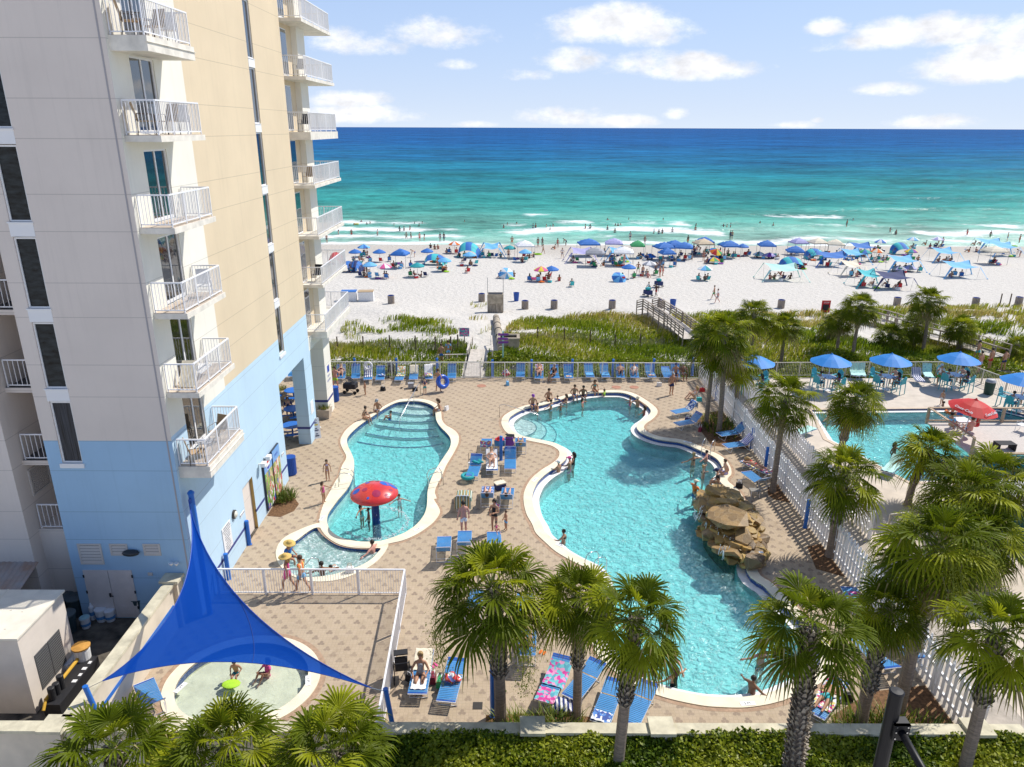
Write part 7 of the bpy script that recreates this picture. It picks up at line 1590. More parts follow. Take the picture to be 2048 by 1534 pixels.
person(on(row[20], 0, -.5), row[20][1]+math.pi, 'chair', 'tan', SH('navy')+[('cap', 'navy')], 'capped man sitting at the foot of the corner lounger', 'dark'); person(on(row[20], .55, -.3), row[20][1]+R(200), 'chair', 'brown', SH('grey')+[('cap', 'white')], 'man in white cap sitting beside the corner lounger', 'dark')
# under the arch: picnic tables, planters, easel sign
PIC = mat('picnic_blue', (.02, .15, .55), .45)
def picnic(p, label, rz):
    t = thing('picnic_table', label, 'picnic table', p, rz); s = MB(); s.lathe([(.58, .71), (.6, .73), (.6, .76), (.0, .765)], 20, cap=False); s.lathe([(.05, 0), (.05, .72)], 8); s.build('table_top', PIC, t)
    for k in range(4): a = k*1.571; M_ = Matrix.Rotation(a, 4, 'Z'); s = MB(); s.box((-.42, .72, .43), (.42, 1.0, .47), 0, M_); s.build('bench', PIC, t); s = MB(); s.bar(M_ @ Vector((0, .1, .3)), M_ @ Vector((0, .9, .42)), .05); s.build('leg', PIC, t)
for px, py, lab, rz in [(586, 872, 'blue round picnic table under the arch, nearest one', .3), (588, 838, 'blue round picnic table with people under the arch', .5), (588, 800, 'blue round picnic table under the arch, farthest one', .1)]: picnic(PZ(px, py), lab, rz)
pp = PZ(588, 838); person(pp+Vector((.75, -.1, -.03)), R(95), 'chair', 'tan', OP('lavender'), 'woman in lilac swimsuit at the middle picnic table', BD); person(pp+Vector((-.5, .6, -.03)), R(200), 'chair', 'fair', [('shirt', 'navy'), ('shorts', 'grey')], 'person in navy shirt at the middle picnic table', 'brown')
plm = mat('planter_concrete', (.50, .42, .33), .85, var=.15)
for px, py, lab, seed in [(650, 834, 'square planter with dry grass between the two columns', 1), (564, 797, 'square planter seen through the arch by the tables', 2), (634, 800, 'square planter behind the blue column', 3)]:
    t = thing('planter', lab, 'planter', PZ(px, py)); s = MB(); s.prism([(-.42, -.42), (.42, -.42), (.42, .42), (-.42, .42)], 0, .62); s.v = [(x*(.85+.24*z), y*(.85+.24*z), z) for x, y, z in s.v]; s.build('pot', plm, t); q = tuft('foliage', '', '', None, .34, .34, 120, .4, [LIR, LIR2, D3], 20+seed, t); q.location = (0, 0, .6)
t = thing('easel_sign', 'white folding notice board beside the blue column', 'sign', PZ(631, 878)); t.rotation_euler = (0, 0, R(28))
s = MB(); s.box((-.36, 0, 0), (.36, .03, 1.25), 0, Matrix.Rotation(R(-13), 4, 'X')); s.build('front_board', SIGN, t); s = MB(); s.box((-.36, .0, 0), (.36, .03, 1.25), 0, Matrix.Translation((0, .62, 0)) @ Matrix.Rotation(R(13), 4, 'X')); s.build('back_board', SIGN, t)
s = MB(); Mx = Matrix.Rotation(R(-13), 4, 'X')
for i in range(3):
    for j in range(2): s.box((-.28+j*.3, -.008, .14+i*.34), (-.04+j*.3, -.004, .22+i*.34), 1 if (i+j) % 3 == 0 else 0, Mx); s.box((-.24+j*.3, -.008, .27+i*.34), (-.1+j*.3, -.004, .33+i*.34), 0, Mx)
add_text(s, 'NOTICE', .13, Mx @ frame((0, -.009, 1.14), (1, 0, 0), (0, 0, 1)), 0, .001); s.build('print', [mat('sign_ink', (.1, .11, .16)), mat('sign_yellow', (.7, .5, .05), .5)], t)
for px, py, lab in [(672, 0, '')]: pass
wall_notice = MB(); wall_notice.box((0, -.3, 1.7), (.015, .3, 2.5)); o_ = wall_notice.build('notice_panel', SIGN); o_.location = (WX+.003, 41.0, 0); tag(o_, 'white notice panel on the blue column', 'sign')
s = MB(); add_text(s, 'TAKE A', .2, frame((.004, 0, 2.6), (0, 1, 0), (0, 0, 1)), 0, .001); add_text(s, 'SHOWER', .2, frame((.004, 0, 2.3), (0, 1, 0), (0, 0, 1)), 0, .001); s.box((.002, -.25, 2.85), (.006, .25, 3.3)); o_ = s.build('column_lettering', mat('logo_blue', (.02, .06, .4))); o_.location = (WX, 45.4, 0); tag(o_, 'blue shower pictogram and lettering on the cream column', 'sign')
# strollers, coolers, ring, bags, toys
BLK = mat('stroller_black', (.018, .018, .022), .7); RUB = mat('rubber_black', (.012, .012, .013), .8)
def stroller(p, rz, label, c='black', big=False):
    t = thing('stroller', label, 'stroller', p, rz); s = MB(); s.box((-.3, -.45, .4), (.3, .45, .75)) if big else s.box((-.22, -.2, .42), (.22, .25, .55)); 
    if not big: s.box((-.22, .2, .5), (.22, .28, 1.0))
    s.build('seat', cl(c) if c != 'black' else BLK, t); s = MB()
    for a in np.linspace(.1, 1.5, 6): s.bar((-.24, .24-.42*math.cos(a), .75+.38*math.sin(a)), (.24, .24-.42*math.cos(a), .75+.38*math.sin(a)), .13, .02)
    s.build('canopy', BLK, t); s = MB()
    for sx in (-.25, .25): s.tube([(sx, .5, .95), (sx, .2, .5), (sx, -.4, .14)], .016, 6); s.tube([(sx, -.1, .5), (sx, .38, .14)], .016, 6)
    s.tube([(-.25, .5, .95), (.25, .5, .95)], .018, 6); s.build('frame', mat('dark_metal', (.05, .05, .055)), t)
    for sx in (-.27, .27):
        for sy in (-.4, .38): M_ = Matrix.Translation((sx, sy, .13)) @ Matrix.Rotation(R(90), 4, 'Y'); b_ = MB(); b_.lathe([(.06, -.025), (.13, -.02), (.13, .02), (.06, .025)], 12); s = MB(); s.add([M_ @ Vector(q) for q in b_.v], b_.f); s.build('wheel', RUB, t)
    return t
stroller(PZ(702, 786), R(80), 'large black folding wagon by the cream column', big=True); stroller(PZ(1020, 902), R(170), 'black and purple stroller between the pool loungers', 'purple'); stroller(PZ(782, 752), R(200), 'black folded stroller at the fence by the yellow towel'); stroller(PZ(804, 1352), R(190), 'slim black stroller in the corner of the wading fence')
def cooler(p, rz, c, label, handle=False, lid='white', w=.55):
    t = thing('cooler', label, 'cooler', p, rz); s = MB(); s.box((-w/2, -.18, .03), (w/2, .18, .34)); s.build('box', cl(c), t); s = MB(); s.box((-w/2-.015, -.195, .34), (w/2+.015, .195, .40)); s.build('lid', cl(lid), t)
    s = MB(); s.tube([(-w/2+.05, .2, .3), (-w/2+.05, .26, .9 if handle else .45), (w/2-.05, .26, .9 if handle else .45), (w/2-.05, .2, .3)], .014, 6); s.build('handle', RUB, t); return t
cooler(PZ(948, 938), .4, 'white', 'white wheeled cooler with its handle up at a lounger head', True); cooler(PZ(1000, 978), .5, 'navy', 'navy wheeled cooler beside the green towel lounger', False, 'cream'); cooler(PZ(822, 776), .2, 'grey', 'grey cooler bag on the deck below the fence loungers', False, 'grey', .4)
def inflat(p, R_, r_, m, label, rot=(0, 0, 0), name='swim_ring'): s = MB(); s.tube([(R_*math.cos(a), R_*math.sin(a), 0) for a in np.linspace(0, 6.283, 22, endpoint=False)], r_, 8, closed=True); o = s.build(name, m, smooth=True); o.location = p; o.rotation_euler = rot; tag(o, label, 'swim ring'); return o
inflat(PZ(886, 783)+Vector((0, 0, .75)), .38, .16, mat('ring_blue', (.02, .10, .55), .3, spec=.6), 'big blue swim ring held by the woman at the fence', (R(70), 0, R(40))); inflat(PZ(936, 962)+Vector((0, 0, .3)), .3, .1, cl('teal'), 'deflated teal swim ring beside the white cooler', (0, 0, 0))
s = MB(); s.ico((0, 0, .22), .22, sub=3); o_ = s.build('beach_ball', T_FLOR, smooth=True); o_.location = PZ(992, 1022); tag(o_, 'colourful beach ball between two loungers', 'ball')
for px, py, c, lab in [(985, 908, 'red', 'red hat resting on a lounger back'), ]: s = MB(); s.lathe([(.28, .02), (.26, .05), (.14, .06), (.12, .16), (.03, .2)], 16); o_ = s.build('sun_hat', cl(c)); o_.location = on(mid[1], 0, .66, .97); tag(o_, lab, 'hat')
for px, py, c, lab, kind in [(766, 781, 'black', 'black bag on the deck before the fence loungers', 0), (830, 782, 'black', 'dark backpack below the white towel lounger', 0), (893, 820, 'white', 'white bag beside the long haired person on the rim', 0), (1015, 770, 'sky', 'clear bag with bottles left of the orange sunbather', 0), (1400, 862, 'maroon', 'maroon bag behind the nearer shade lounger', 0), (1375, 843, 'navy', 'navy bag between the two shade loungers', 0), (1478, 975, 'black', 'black bag with sandals above the waterfall', 0), (1694, 1400, 'black', 'black backpack beside the man in turquoise shorts', 0),
        (822, 1362, 'black', 'black bag by the lower left lounger', 0), (866, 1362, 'maroon', 'maroon bag between the two lower left loungers', 0), (880, 1370, 'green', 'dark green bag at the red bundle lounger', 0), (1030, 1235, 'green', 'green bag seen through the palm fronds', 0), (1318, 772, 'white', 'white bag by the low lounger', 0), (700, 1145, 'white', 'white bag on the spa rim', 0), (1092, 1380, 'black', 'black bag under the pink printed lounger', 0)]: bag(PZ(px, py), c, lab, rz=rnd.random()*3)
for px, py, c, lab in [(868, 1331, 'pink', 'pair of pink sandals beside the cream towel lounger'), (1085, 1305, 'orange', 'orange toy and sandals right of the knee raised sunbather'), (1018, 979, 'khaki', 'pair of khaki sandals beside the navy cooler'), (803, 776, 'black', 'pair of black sandals before the sideways lounger'), (641, 1130, 'white', 'white scrap on the paving by the spa')]:
    t = thing('sandals', lab, 'sandals', PZ(px, py, .004), rnd.random()*3)
    for sx in (-.07, .07): s = MB(); s.lathe([(.05, 0), (.055, .01), (.045, .025)], 10, sy=2.3, c=(sx, 0, 0)); s.build('sandal', cl(c), t)
t = thing('side_table', 'small mesh side table at the foot of the sandals lounger', 'table', PZ(1508, 993)); s = MB(); s.box((-.25, -.2, .38), (.25, .2, .4)); s.build('top', mat('mesh_grey', (.25, .23, .2), .6), t)
for sx in (-.22, .22):
    for sy in (-.17, .17): s = MB(); s.bar((sx, sy, 0), (sx, sy, .38), .025); s.build('leg', WFR, t)
t = thing('dining_table', 'dark scalloped table edge behind the near wall', 'table', (-2.75, 16.95, 0)); s = MB(); s.lathe([(.5, .7), (.55, .74), (.5, .76)], 24); s.lathe([(.04, 0), (.04, .7)], 8); s.build('top', mat('table_navy', (.04, .06, .12), .5), t)
# balcony chairs and tables
def patio_chair(p, rz, label, m, fr=None):
    t = thing('patio_chair', label, 'chair', p, rz); f_ = fr or mat('bronze_frame', (.08, .06, .05), .4, metal=.4); s = MB(); s.box((-.24, -.22, .40), (.24, .24, .43)); s.build('seat', m, t); s = MB(); s.box((-.24, -.02, 0), (.24, .01, .55), 0, Matrix.Translation((0, -.22, .43)) @ Matrix.Rotation(R(14), 4, 'X')); s.build('backrest', m, t)
    for sx in (-.26, .26): s = MB(); s.tube([(sx, .24, 0), (sx, .22, .62), (sx, -.24, .64), (sx, -.28, 0)], .014, 6); s.build('leg', f_, t)
    return t
TAN_S = mat('tan_sling', (.42, .30, .18), .7); WPL = cl('white'); GFR = mat('grey_frame', (.4, .4, .42), .5)
for k, m, labs in [(5, TAN_S, ('tan sling chair on the top left balcony', 'tan chair back on the top left balcony, near the rail')), (4, TAN_S, ('reclined tan chair on the second balcony from the top', 'dark framed chair on the second balcony from the top')), (0, TAN_S, ('tan sling chair facing out on the lowest balcony', 'tan chair against the wall on the lowest balcony'))]:
    patio_chair((WX+.55, 24.25, FL[k]), R(-60), labs[0] if k else labs[1], m); patio_chair((WX+.6, 26.2 if k == 0 else 25.6, FL[k]), R(160), labs[1] if k else labs[0], m)
for k, lab in [(5, 'white slatted chair behind the top balcony rail'), (4, 'white slatted chair behind the second balcony rail'), (2, 'white chair on the fourth balcony from the top')]: patio_chair((WX+.7, 26.5, FL[k]), R(200), lab, WPL, WFR)
for k, lab in [(0, 'round side table on the lowest balcony'), (5, 'small round table on the top balcony')]: t = thing('balcony_table', lab, 'table', (WX+.62, 24.9, FL[k])); s = MB(); s.lathe([(.28, .52), (.29, .54), (.28, .55)], 16); s.build('top', GFR, t); s = MB(); [s.tube([(.22*math.cos(a), .22*math.sin(a), .52), (.26*math.cos(a), .26*math.sin(a), 0)], .012, 5) for a in (0, 2.1, 4.2)]; s.build('legs', GFR, t)
t = thing('folded_lounger', 'cream plastic lounger tipped up on the second lowest balcony', 'lounger', (WX+.5, 24.4, FL[1])); s = MB(); s.box((-.28, -.05, 0), (.28, .05, 1.0), 0, Matrix.Rotation(R(-35), 4, 'X')); s.build('shell', cl('cream'), t); s = MB(); s.box((-.28, .6, .3), (.28, 1.7, .36)); s.build('seat', WPL, t)
for k, lab, m in [(3, 'striped folded chair on a corner balcony', TAN_S), (4, 'dark wicker bench on a corner balcony', BLK), (1, 'dark chair on the corner balcony above the lowest', BLK), (5, 'pale chair on the top corner balcony', WPL)]: patio_chair((-11.7, 43.4, FL[k]), R(170), lab, m)
# black lamp post, very near
LB_ = mat('lamp_black', (.008, .008, .010), .45, spec=.3); q = PY(1800, 1385, 9.0); t = thing('lamp_post', 'black steel lamp post top with a bolted side arm in the near right corner', 'lamp post', (q.x-.05, 9.0, OUT))
hh = q.z-OUT; a2 = PY(1845, 1534, 9.0)-Vector((q.x-.05, 9.0, OUT))
s = MB(); s.tube([(0, 0, 0), (0, 0, hh)], .105, 20); s.lathe([(.112, hh), (.112, hh+.02), (.09, hh+.035), (.0, hh+.04)], 20, cap=False); s.build('pole', LB_, t, smooth=False)
s = MB(); zz = hh-.62; s.box((-.02, -.16, zz-.16), (.23, -.12, zz+.14)); s.box((-.02, -.16, zz+.12), (.23, .02, zz+.14)); s.add([(.02, -.12, zz-.14), (.02, -.02, zz-.14), (.02, -.12, zz+.12), (.0, -.02, zz+.3)], [(0, 1, 3, 2)]); s.build('bracket_plate', LB_, t)
s = MB(); s.tube([(.105, -.14, zz), (.25, -.75, zz-.28), (.5, -1.9, zz-.8)], .058, 14); s.build('arm', LB_, t, smooth=True)
for sx in (.02, .19):
    for sz in (-.12, 0, .1): s = MB(); s.lathe([(.014, 0), (.014, .012)], 8); b_ = s.build('bolt', STEEL, t); b_.location = (sx, -.161, zz+sz); b_.rotation_euler = (R(90), 0, 0)
# ================================================================== NEIGHBOURING DECK
PAR = mat('parasol_blue', (.03, .27, .74), .6, trans=.2, var=.06); PARR = mat('parasol_red', (.66, .035, .03), .55, trans=.2)
def cone(n, r, h, z0, mats, drop=.0, valance=0):
    s = MB(); seg = n*2
    for i in range(seg):
        a0, a1 = i*2*math.pi/seg, (i+1)*2*math.pi/seg; k0 = 1-.035*(i % 2); k1 = 1-.035*((i+1) % 2); mi = (i//2) % len(mats)
        P0 = Vector((r*k0*math.cos(a0), r*k0*math.sin(a0), z0)); P1 = Vector((r*k1*math.cos(a1), r*k1*math.sin(a1), z0)); m0 = Vector((P0.x*.5, P0.y*.5, z0+h*.58)); m1 = Vector((P1.x*.5, P1.y*.5, z0+h*.58)); tp = Vector((0, 0, z0+h))
        s.add([P0, P1, m1, m0, tp], [(0, 1, 2, 3), (3, 2, 4)], mi)
        if valance: s.add([P0, P1, P1-Vector((0, 0, valance)), P0-Vector((0, 0, valance))], [(3, 2, 1, 0)], mi)
    return s
def parasol(p, label, m, r=1.35, h=2.75, rz=0, cat='parasol', g=None, tilt=None):
    t = thing('parasol', label, cat, p, rz, g)
    if tilt: t.rotation_euler = (tilt[0], tilt[1], rz)
    s = cone(8, r, .62, h-.62, [m]); s.build('canopy', m, t); s = MB(); s.lathe([(.03, 0), (.03, h)], 8); s.build('pole', WFR, t); s = MB(); s.lathe([(.28, h-.16), (.05, h+.02), (.02, h+.07)], 8); s.build('vent_cap', m, t); return t
TQ = mat('turquoise_poly', (.07, .42, .48), .45)
CH0 = []
def bar_chair(p, rz, label, tall=True):
    if CH0: return dup(CH0[0], label, p, rz)
    t = thing('bar_chair', label, 'bar chair', p, rz); CH0.append(t); s = MB()
    for i in range(4): s.box((-.26, -.24+i*.125, .72), (.26, -.13+i*.125, .75))
    s.build('seat', TQ, t); s = MB(); 
    for i in range(5): s.box((-.25+i*.102, -.035, 0), (-.16+i*.102, 0, .52+.06*(2-abs(i-2))), 0, Matrix.Translation((0, -.24, .75)) @ Matrix.Rotation(R(12), 4, 'X'))
    s.build('backrest', TQ, t)
    for sx in (-.26, .26):
        for sy in (-.3, .26): s = MB(); s.bar((sx*1.1, sy*1.1, 0), (sx, sy, .95), .05); s.build('leg', TQ, t)
        s = MB(); s.box((sx-.05, -.3, .95), (sx+.05, .28, .98)); s.build('armrest', TQ, t)
    s = MB(); s.bar((-.26, .26, .3), (.26, .26, .3), .05); s.build('footrest', TQ, t); return t
def bar_table(p, label): t = thing('bar_table', label, 'table', p); s = MB(); s.lathe([(.55, .98), (.57, 1.0), (.57, 1.03), (.0, 1.035)], 20, cap=False); s.build('top', mat('table_white', (.62, .66, .72), .4), t); s = MB(); s.lathe([(.3, 0), (.3, .03), (.04, .06), (.04, .98)], 12); s.build('pedestal', WFR, t)
where = ['far left by the trio of palms', 'second from the left', 'third from the left', 'beside the wooden railing stairs', 'at the right frame edge']
for (px, py), w_, occ in zip([R2_(240, 570), R2_(755, 565), R2_(1160, 562), R2_(1620, 552), R2_(2065, 690)], where, (2, 2, 3, 3, 3)):
    q = PZ(px, py, 2.75); q.z = 0; parasol(q, 'sky blue parasol over a bar table '+w_, PAR, 1.45); bar_table(q+Vector((0, 0, 0)), 'round bar table under the sky blue parasol '+w_)
    for i in range(4): a = i*1.571+.5; bar_chair(q+Vector((math.cos(a)*.95, math.sin(a)*.95, 0)), a+R(90), 'turquoise bar chair %s, table under parasol %s' % (('to the right', 'at the back', 'to the left', 'in front')[i], w_))
    for i in range(occ): a = [3.6, 5.2, .5][i]; person(q+Vector((math.cos(a)*.93, math.sin(a)*.93, .02)), a+R(90), 'stool', ['tan', 'brown', 'fair'][i], [SH('navy')+[('shirt', 'white')], BI('purple'), SH('maroon')][i], ['person in white shirt', 'woman in purple bikini', 'man in maroon shorts'][i]+' at the parasol table '+w_, ['dark', LD, 'brown'][i])
q = PZ(*R2_(1500, 850), 0); rp = PZ(*R2_(1690, 845), 3.7); t = parasol(Vector((rp.x, rp.y, 1.0)), 'red drinks parasol with white lettering on the wooden deck', PARR, 1.3, 2.6, tilt=(R(6), R(4)))
s = MB()
for a in (-1.05, -2.6):
    dx = Vector((math.cos(a), math.sin(a), 0)); Mx = frame(Vector((dx.x*1.0, dx.y*1.0, 2.15)), (-dx.y, dx.x, 0), Vector((-dx.x*.72, -dx.y*.72, .36))); add_text(s, 'Coca-Cola', .24, Mx, 0, .012)
s.build('lettering', SIGN, t)
# wooden deck
WD = mat('deck_plank', (.55, .50, .45), .8, var=.15, stretch=(6, 1, 1)); WR = mat('rail_brown', (.42, .31, .21), .8, var=.2); TEAL = mat('teal_siding', (.02, .20, .26), .6)
t = thing('wooden_deck', 'raised wooden deck with brown rails and teal skirting above the neighbouring pool', 'deck', (25.5, 37.0, 0)); s = MB(); s.box((0, 0, .9), (16, 4.6, 1.0)); s.build('floor', WD, t); s = MB(); s.box((0, -.03, 0), (16, 0, .88))
for i in range(7): s.box((0, -.045, .1+i*.12), (16, -.031, .115+i*.12))
s.build('skirting', TEAL, t); s = MB(); s.bar((0, 0, 1.02), (16, 0, 1.02), .2, .05); s.bar((0, 0, 1.95), (0, 4.6, 1.95), .16, .05); s.bar((0, 4.6, 1.95), (16, 4.6, 1.95), .16, .05); s.bar((0, 4.6, 1.1), (16, 4.6, 1.1), .08, .08)
s.build('handrail', WR, t)
for x in (0, 4.6, 9.2): s = MB(); s.box((x-.07, 4.53, .9), (x+.07, 4.67, 1.93)); s.build('post', WR, t)
s = MB(); s.box((-.06, -.06, 0), (.06, .06, 1.93)); s.build('post', WR, t)
for dx, dy, lab in [(1.2, 3.2, 'white metal table on the wooden deck by the red parasol'), (6.0, 2.6, 'white metal table further right on the wooden deck')]:
    t = thing('cafe_table', lab, 'table', (25.5+dx, 37+dy, 1.0)); s = MB(); s.box((-.4, -.4, .72), (.4, .4, .75)); s.build('top', WFR, t); [(lambda s: (s.bar((a*.3, b_*.3, 0), (a*.3, b_*.3, .72), .04), s.build('leg', WFR, t)))(MB()) for a in (-1, 1) for b_ in (-1, 1)]
for dx, dy, rz, lab in [(4.9, 3.2, .5, 'white metal chair left of the empty deck table'), (6.9, 3.1, 2.2, 'white metal chair right of the empty deck table'), (5.6, 1.4, 3.3, 'white metal chair in front of the empty deck table')]: patio_chair((25.5+dx, 37+dy, 1.0), rz, lab, WPL, WFR)
for dx, dy, rz, po, sk, we, hr, lab, z in [(.5, 3.0, -1.2, 'chair', 'tan', [('shirt', 'sky'), ('shorts', 'grey'), ('cap', 'black')], 'dark', 'person in sky blue shirt at the red parasol table', 1.0), (1.2, 2.3, 0, 'chair', 'pink', SH('navy'), 'brown', 'shirtless man with his back to us at the red parasol table', 1.0), (2.1, 3.1, 1.4, 'chair', 'tan', [('dress', 'red')], LD, 'woman in red dress at the red parasol table', 1.0), (1.6, 4.1, 3.0, 'stand', 'pink', SH('blue'), 'grey', 'shirtless man in blue shorts standing under the red parasol', 1.0)]: person(Vector((25.5+dx, 37+dy, z)), rz, po, sk, we, lab, hr)
t = thing('bench', 'low dark slatted bench on the wooden deck', 'bench', (27.7, 37.6, 1.0)); s = MB(); [s.box((-.5, -.3+i*.12, .38), (.5, -.2+i*.12, .41)) for i in range(5)]; s.build('seat', BLK, t)
for sx in (-.45, .45): s = MB(); s.box((sx-.03, -.3, 0), (sx+.03, .3, .38)); s.build('leg', BLK, t)
t = thing('plank_roof', 'pale plank roof terrace at the right frame edge below the wooden deck', 'roof', (23.5, 24, 0)); s = MB(); n = 31
for i in range(n): s.box((0, i*.28, 1.6), (14, i*.28+.262, 1.66))
s.build('planks', mat('pale_plank', (.62, .61, .60), .7, var=.1, stretch=(.3, 3, 1)), t); s = MB(); s.box((0, 0, 0), (13.9, 8.6, 1.58)); s.build('wall', TEAL, t)
q = PZ(*R2_(1490, 905)); man(1882, 810, 110, 'stand', 'tan', SH('white'), 'small child standing at the far edge of the neighbouring pool', 'brown', sc_=.62); man(1876, 772, 120, 'stand', 'tan', [('shirt', 'white'), ('shorts', 'green'), ('cap', 'white')], 'man in white shirt and green shorts by the bar tables', 'grey')
p = PZ(1905, 826, WLV); inflat(p+Vector((0, 0, .05)), .4, .13, cl('orange'), 'orange and white swim ring floating in the neighbouring pool'); swimmer(1905, 826, 30, 'tan', SH('teal'), 'swimmer inside the orange ring', sc_=.9); swimmer(1885, 819, 60, 'brown', SH('black'), 'swimmer left of the orange ring', sc_=.8); swimmer(1787, 908, 200, 'brown', BI('black'), 'woman resting on the near rim of the neighbouring pool', LD, pose='reach'); swimmer(1655, 842, 60, 'fair', SH('navy'), 'swimmer at the left corner of the neighbouring pool', 'brown')
# fixed lounger variants on the neighbouring deck
for foot, head, bk, lab in [((1845, 778), (1822, 752), 55, 'blue and white striped lounger on the neighbouring deck'), ((1858, 765), (1848, 748), 60, 'pale lounger right of the striped one'), ((1590, 878), (1618, 868), 0, 'pale lounger between plank fence and neighbouring pool'), ((1775, 952), (1790, 938), 30, 'pale lounger behind the single palm'), ((1710, 762), (1705, 745), 55, 'pale lounger between two parasols, left of a pair'), ((1722, 762), (1717, 745), 55, 'pale lounger between two parasols, right of a pair')]:
    l = lounger(foot, head, bk, lab); 
    towel(l, -.95, 1.0, .62, T_BW if 'striped' in lab and 'right' not in lab else cl('mint'), ('striped cloth' if 'striped' in lab and 'right' not in lab else 'pale mint cloth')+' on the '+lab.replace('lounger ', 'seat '))
t = thing('rubbish_bin', 'dark green slatted bin with a dome lid at the corner of the neighbouring fence', 'bin', PZ(1976, 788)); s = MB(); s.lathe([(.3, .02), (.34, .9)], 20); s.build('drum', mat('bin_green', (.012, .05, .04), .5), t); s = MB(); s.lathe([(.34, .92), (.35, .98), (.25, 1.12), (.05, 1.16)], 18); s.build('lid', GFR, t)
for px, py, po, c, lab in [(1951, 728, 'walk', 'turquoise', 'shirtless man in turquoise shorts on the right boardwalk'), (1976, 745, 'stand', 'red', 'man in red shorts behind the neighbouring fence corner'), (2003, 748, 'hips', 'navy', 'man with a navy towel behind the neighbouring fence corner'), (1955, 752, 'stand', 'lavender', 'woman in lilac behind the stair railing of the neighbouring deck')]: person(PT(px, py, .3), R(20), po, 'tan', SH(c), lab, 'dark')

# ================================================================== THE BEACH
def b1(x, y): return (620+x/4.876, 440+y/4.876)
def b2(x, y): return (1000+x/4.876, 440+y/4.876)
def b3(x, y): return (1380+x/4.876, 440+y/4.876)
def b4(x, y): return (1700+x/5.885, 440+y/5.885)
def G(fn, x, y, up=0.0): return PT(*fn(x, y), up)
POLE = mat('umbrella_pole', (.30, .30, .31), .5)
NEAR = []                       # (location, what) of the beach shelters, used to say what someone sits by
def umb(fn, x, y, cols, label, r=1.05, h=2.05, tilt=0, dy=None):
    px, py = fn(x, y); q = PT(px, py+22 if dy is None else py+dy); t = thing('beach_umbrella', label, 'beach umbrella', q, rnd.random()*3)
    if tilt: t.rotation_euler = (R(tilt), R(tilt*.4), 0)
    cone(8, r, .5, h-.5, [0]*len(cols)); s = MB(); c = cone(8, r, .5, h-.5, list(range(len(cols))), valance=.12); s.v, s.f = c.v, c.f
    s.m = [m if isinstance(m, int) else 0 for m in c.m]; seg = 16; k = 0; per = 3
    s.m = [((i//per)//2) % len(cols) for i in range(len(s.f))]
    s.build('canopy', [cl(c_) for c_ in cols], t); s = MB(); s.lathe([(.022, -.1), (.022, h+.06)], 6); s.build('pole', POLE, t); NEAR.append((q, label)); return t
def canopy(fn, x, y, c, label, w=2.9, h=2.15, dy=24, peak=.75, d=None):
    px, py = fn(x, y); q = PT(px, py+dy); d = d or w; t = thing('popup_canopy', label, 'canopy', q, rnd.uniform(-.25, .25)); s = MB(); n = 6; P = {}
    for i in range(n+1):
        for j in range(n+1):
            u = i/n*2-1; v = j/n*2-1; z = h+peak*(1-max(abs(u), abs(v)))**.8-.10*(1-abs(abs(u)-abs(v)))*(max(abs(u), abs(v)) > .99)*(min(abs(u), abs(v)) < .9); P[i, j] = len(s.v); s.v.append((u*w/2, v*d/2, z))
    for i in range(n):
        for j in range(n): s.f.append((P[i, j], P[i+1, j], P[i+1, j+1], P[i, j+1])); s.m.append(0)
    for a, b_ in (((-1, -1), (1, -1)), ((1, -1), (1, 1)), ((1, 1), (-1, 1)), ((-1, 1), (-1, -1))):
        A = Vector((a[0]*w/2, a[1]*d/2, h)); B = Vector((b_[0]*w/2, b_[1]*d/2, h)); dn_ = Vector((0, 0, .22)); s.add([A, B, B-dn_, A-dn_], [(3, 2, 1, 0)])
    s.build('roof', cl(c), t)
    for sx in (-1, 1):
        for sy in (-1, 1): s = MB(); s.bar((sx*w/2, sy*d/2, -.05), (sx*w/2, sy*d/2, h), .045); s.build('leg', POLE, t)
    NEAR.append((q, label)); return t
def wave_tent(fn, x, y, c1, c2, label, w=3.0, h=1.7, d=2.2, dy=20, rz=3.0):
    px, py = fn(x, y); q = PT(px, py+dy); t = thing('arch_tent', label, 'beach tent', q, rz); n = 16; s = MB()
    for i in range(n+1):
        a = math.pi*i/n; sx = -math.cos(a)*w/2; z = h*math.sin(a)**.8
        for j in range(5): v = j/4; s.v.append((sx+.25*math.sin(v*2+a), -d/2+d*v, max(0, z*(1-.45*v*v))))
    for i in range(n):
        for j in range(4): s.f.append((i*5+j, i*5+j+1, (i+1)*5+j+1, (i+1)*5+j)); s.m.append(0 if (i//3) % 2 == 0 else 1)
    s.build('shell', [cl(c1), cl(c2)], t, smooth=True); s = MB()
    for y_ in (-d/2, d*.1): s.tube([(-math.cos(a)*w/2, y_, (h if y_ < 0 else h*.8)*math.sin(a)**.8+.01) for a in np.linspace(0, math.pi, 14)], .018, 5)
    s.build('hoop', POLE, t); NEAR.append((q, label)); return t
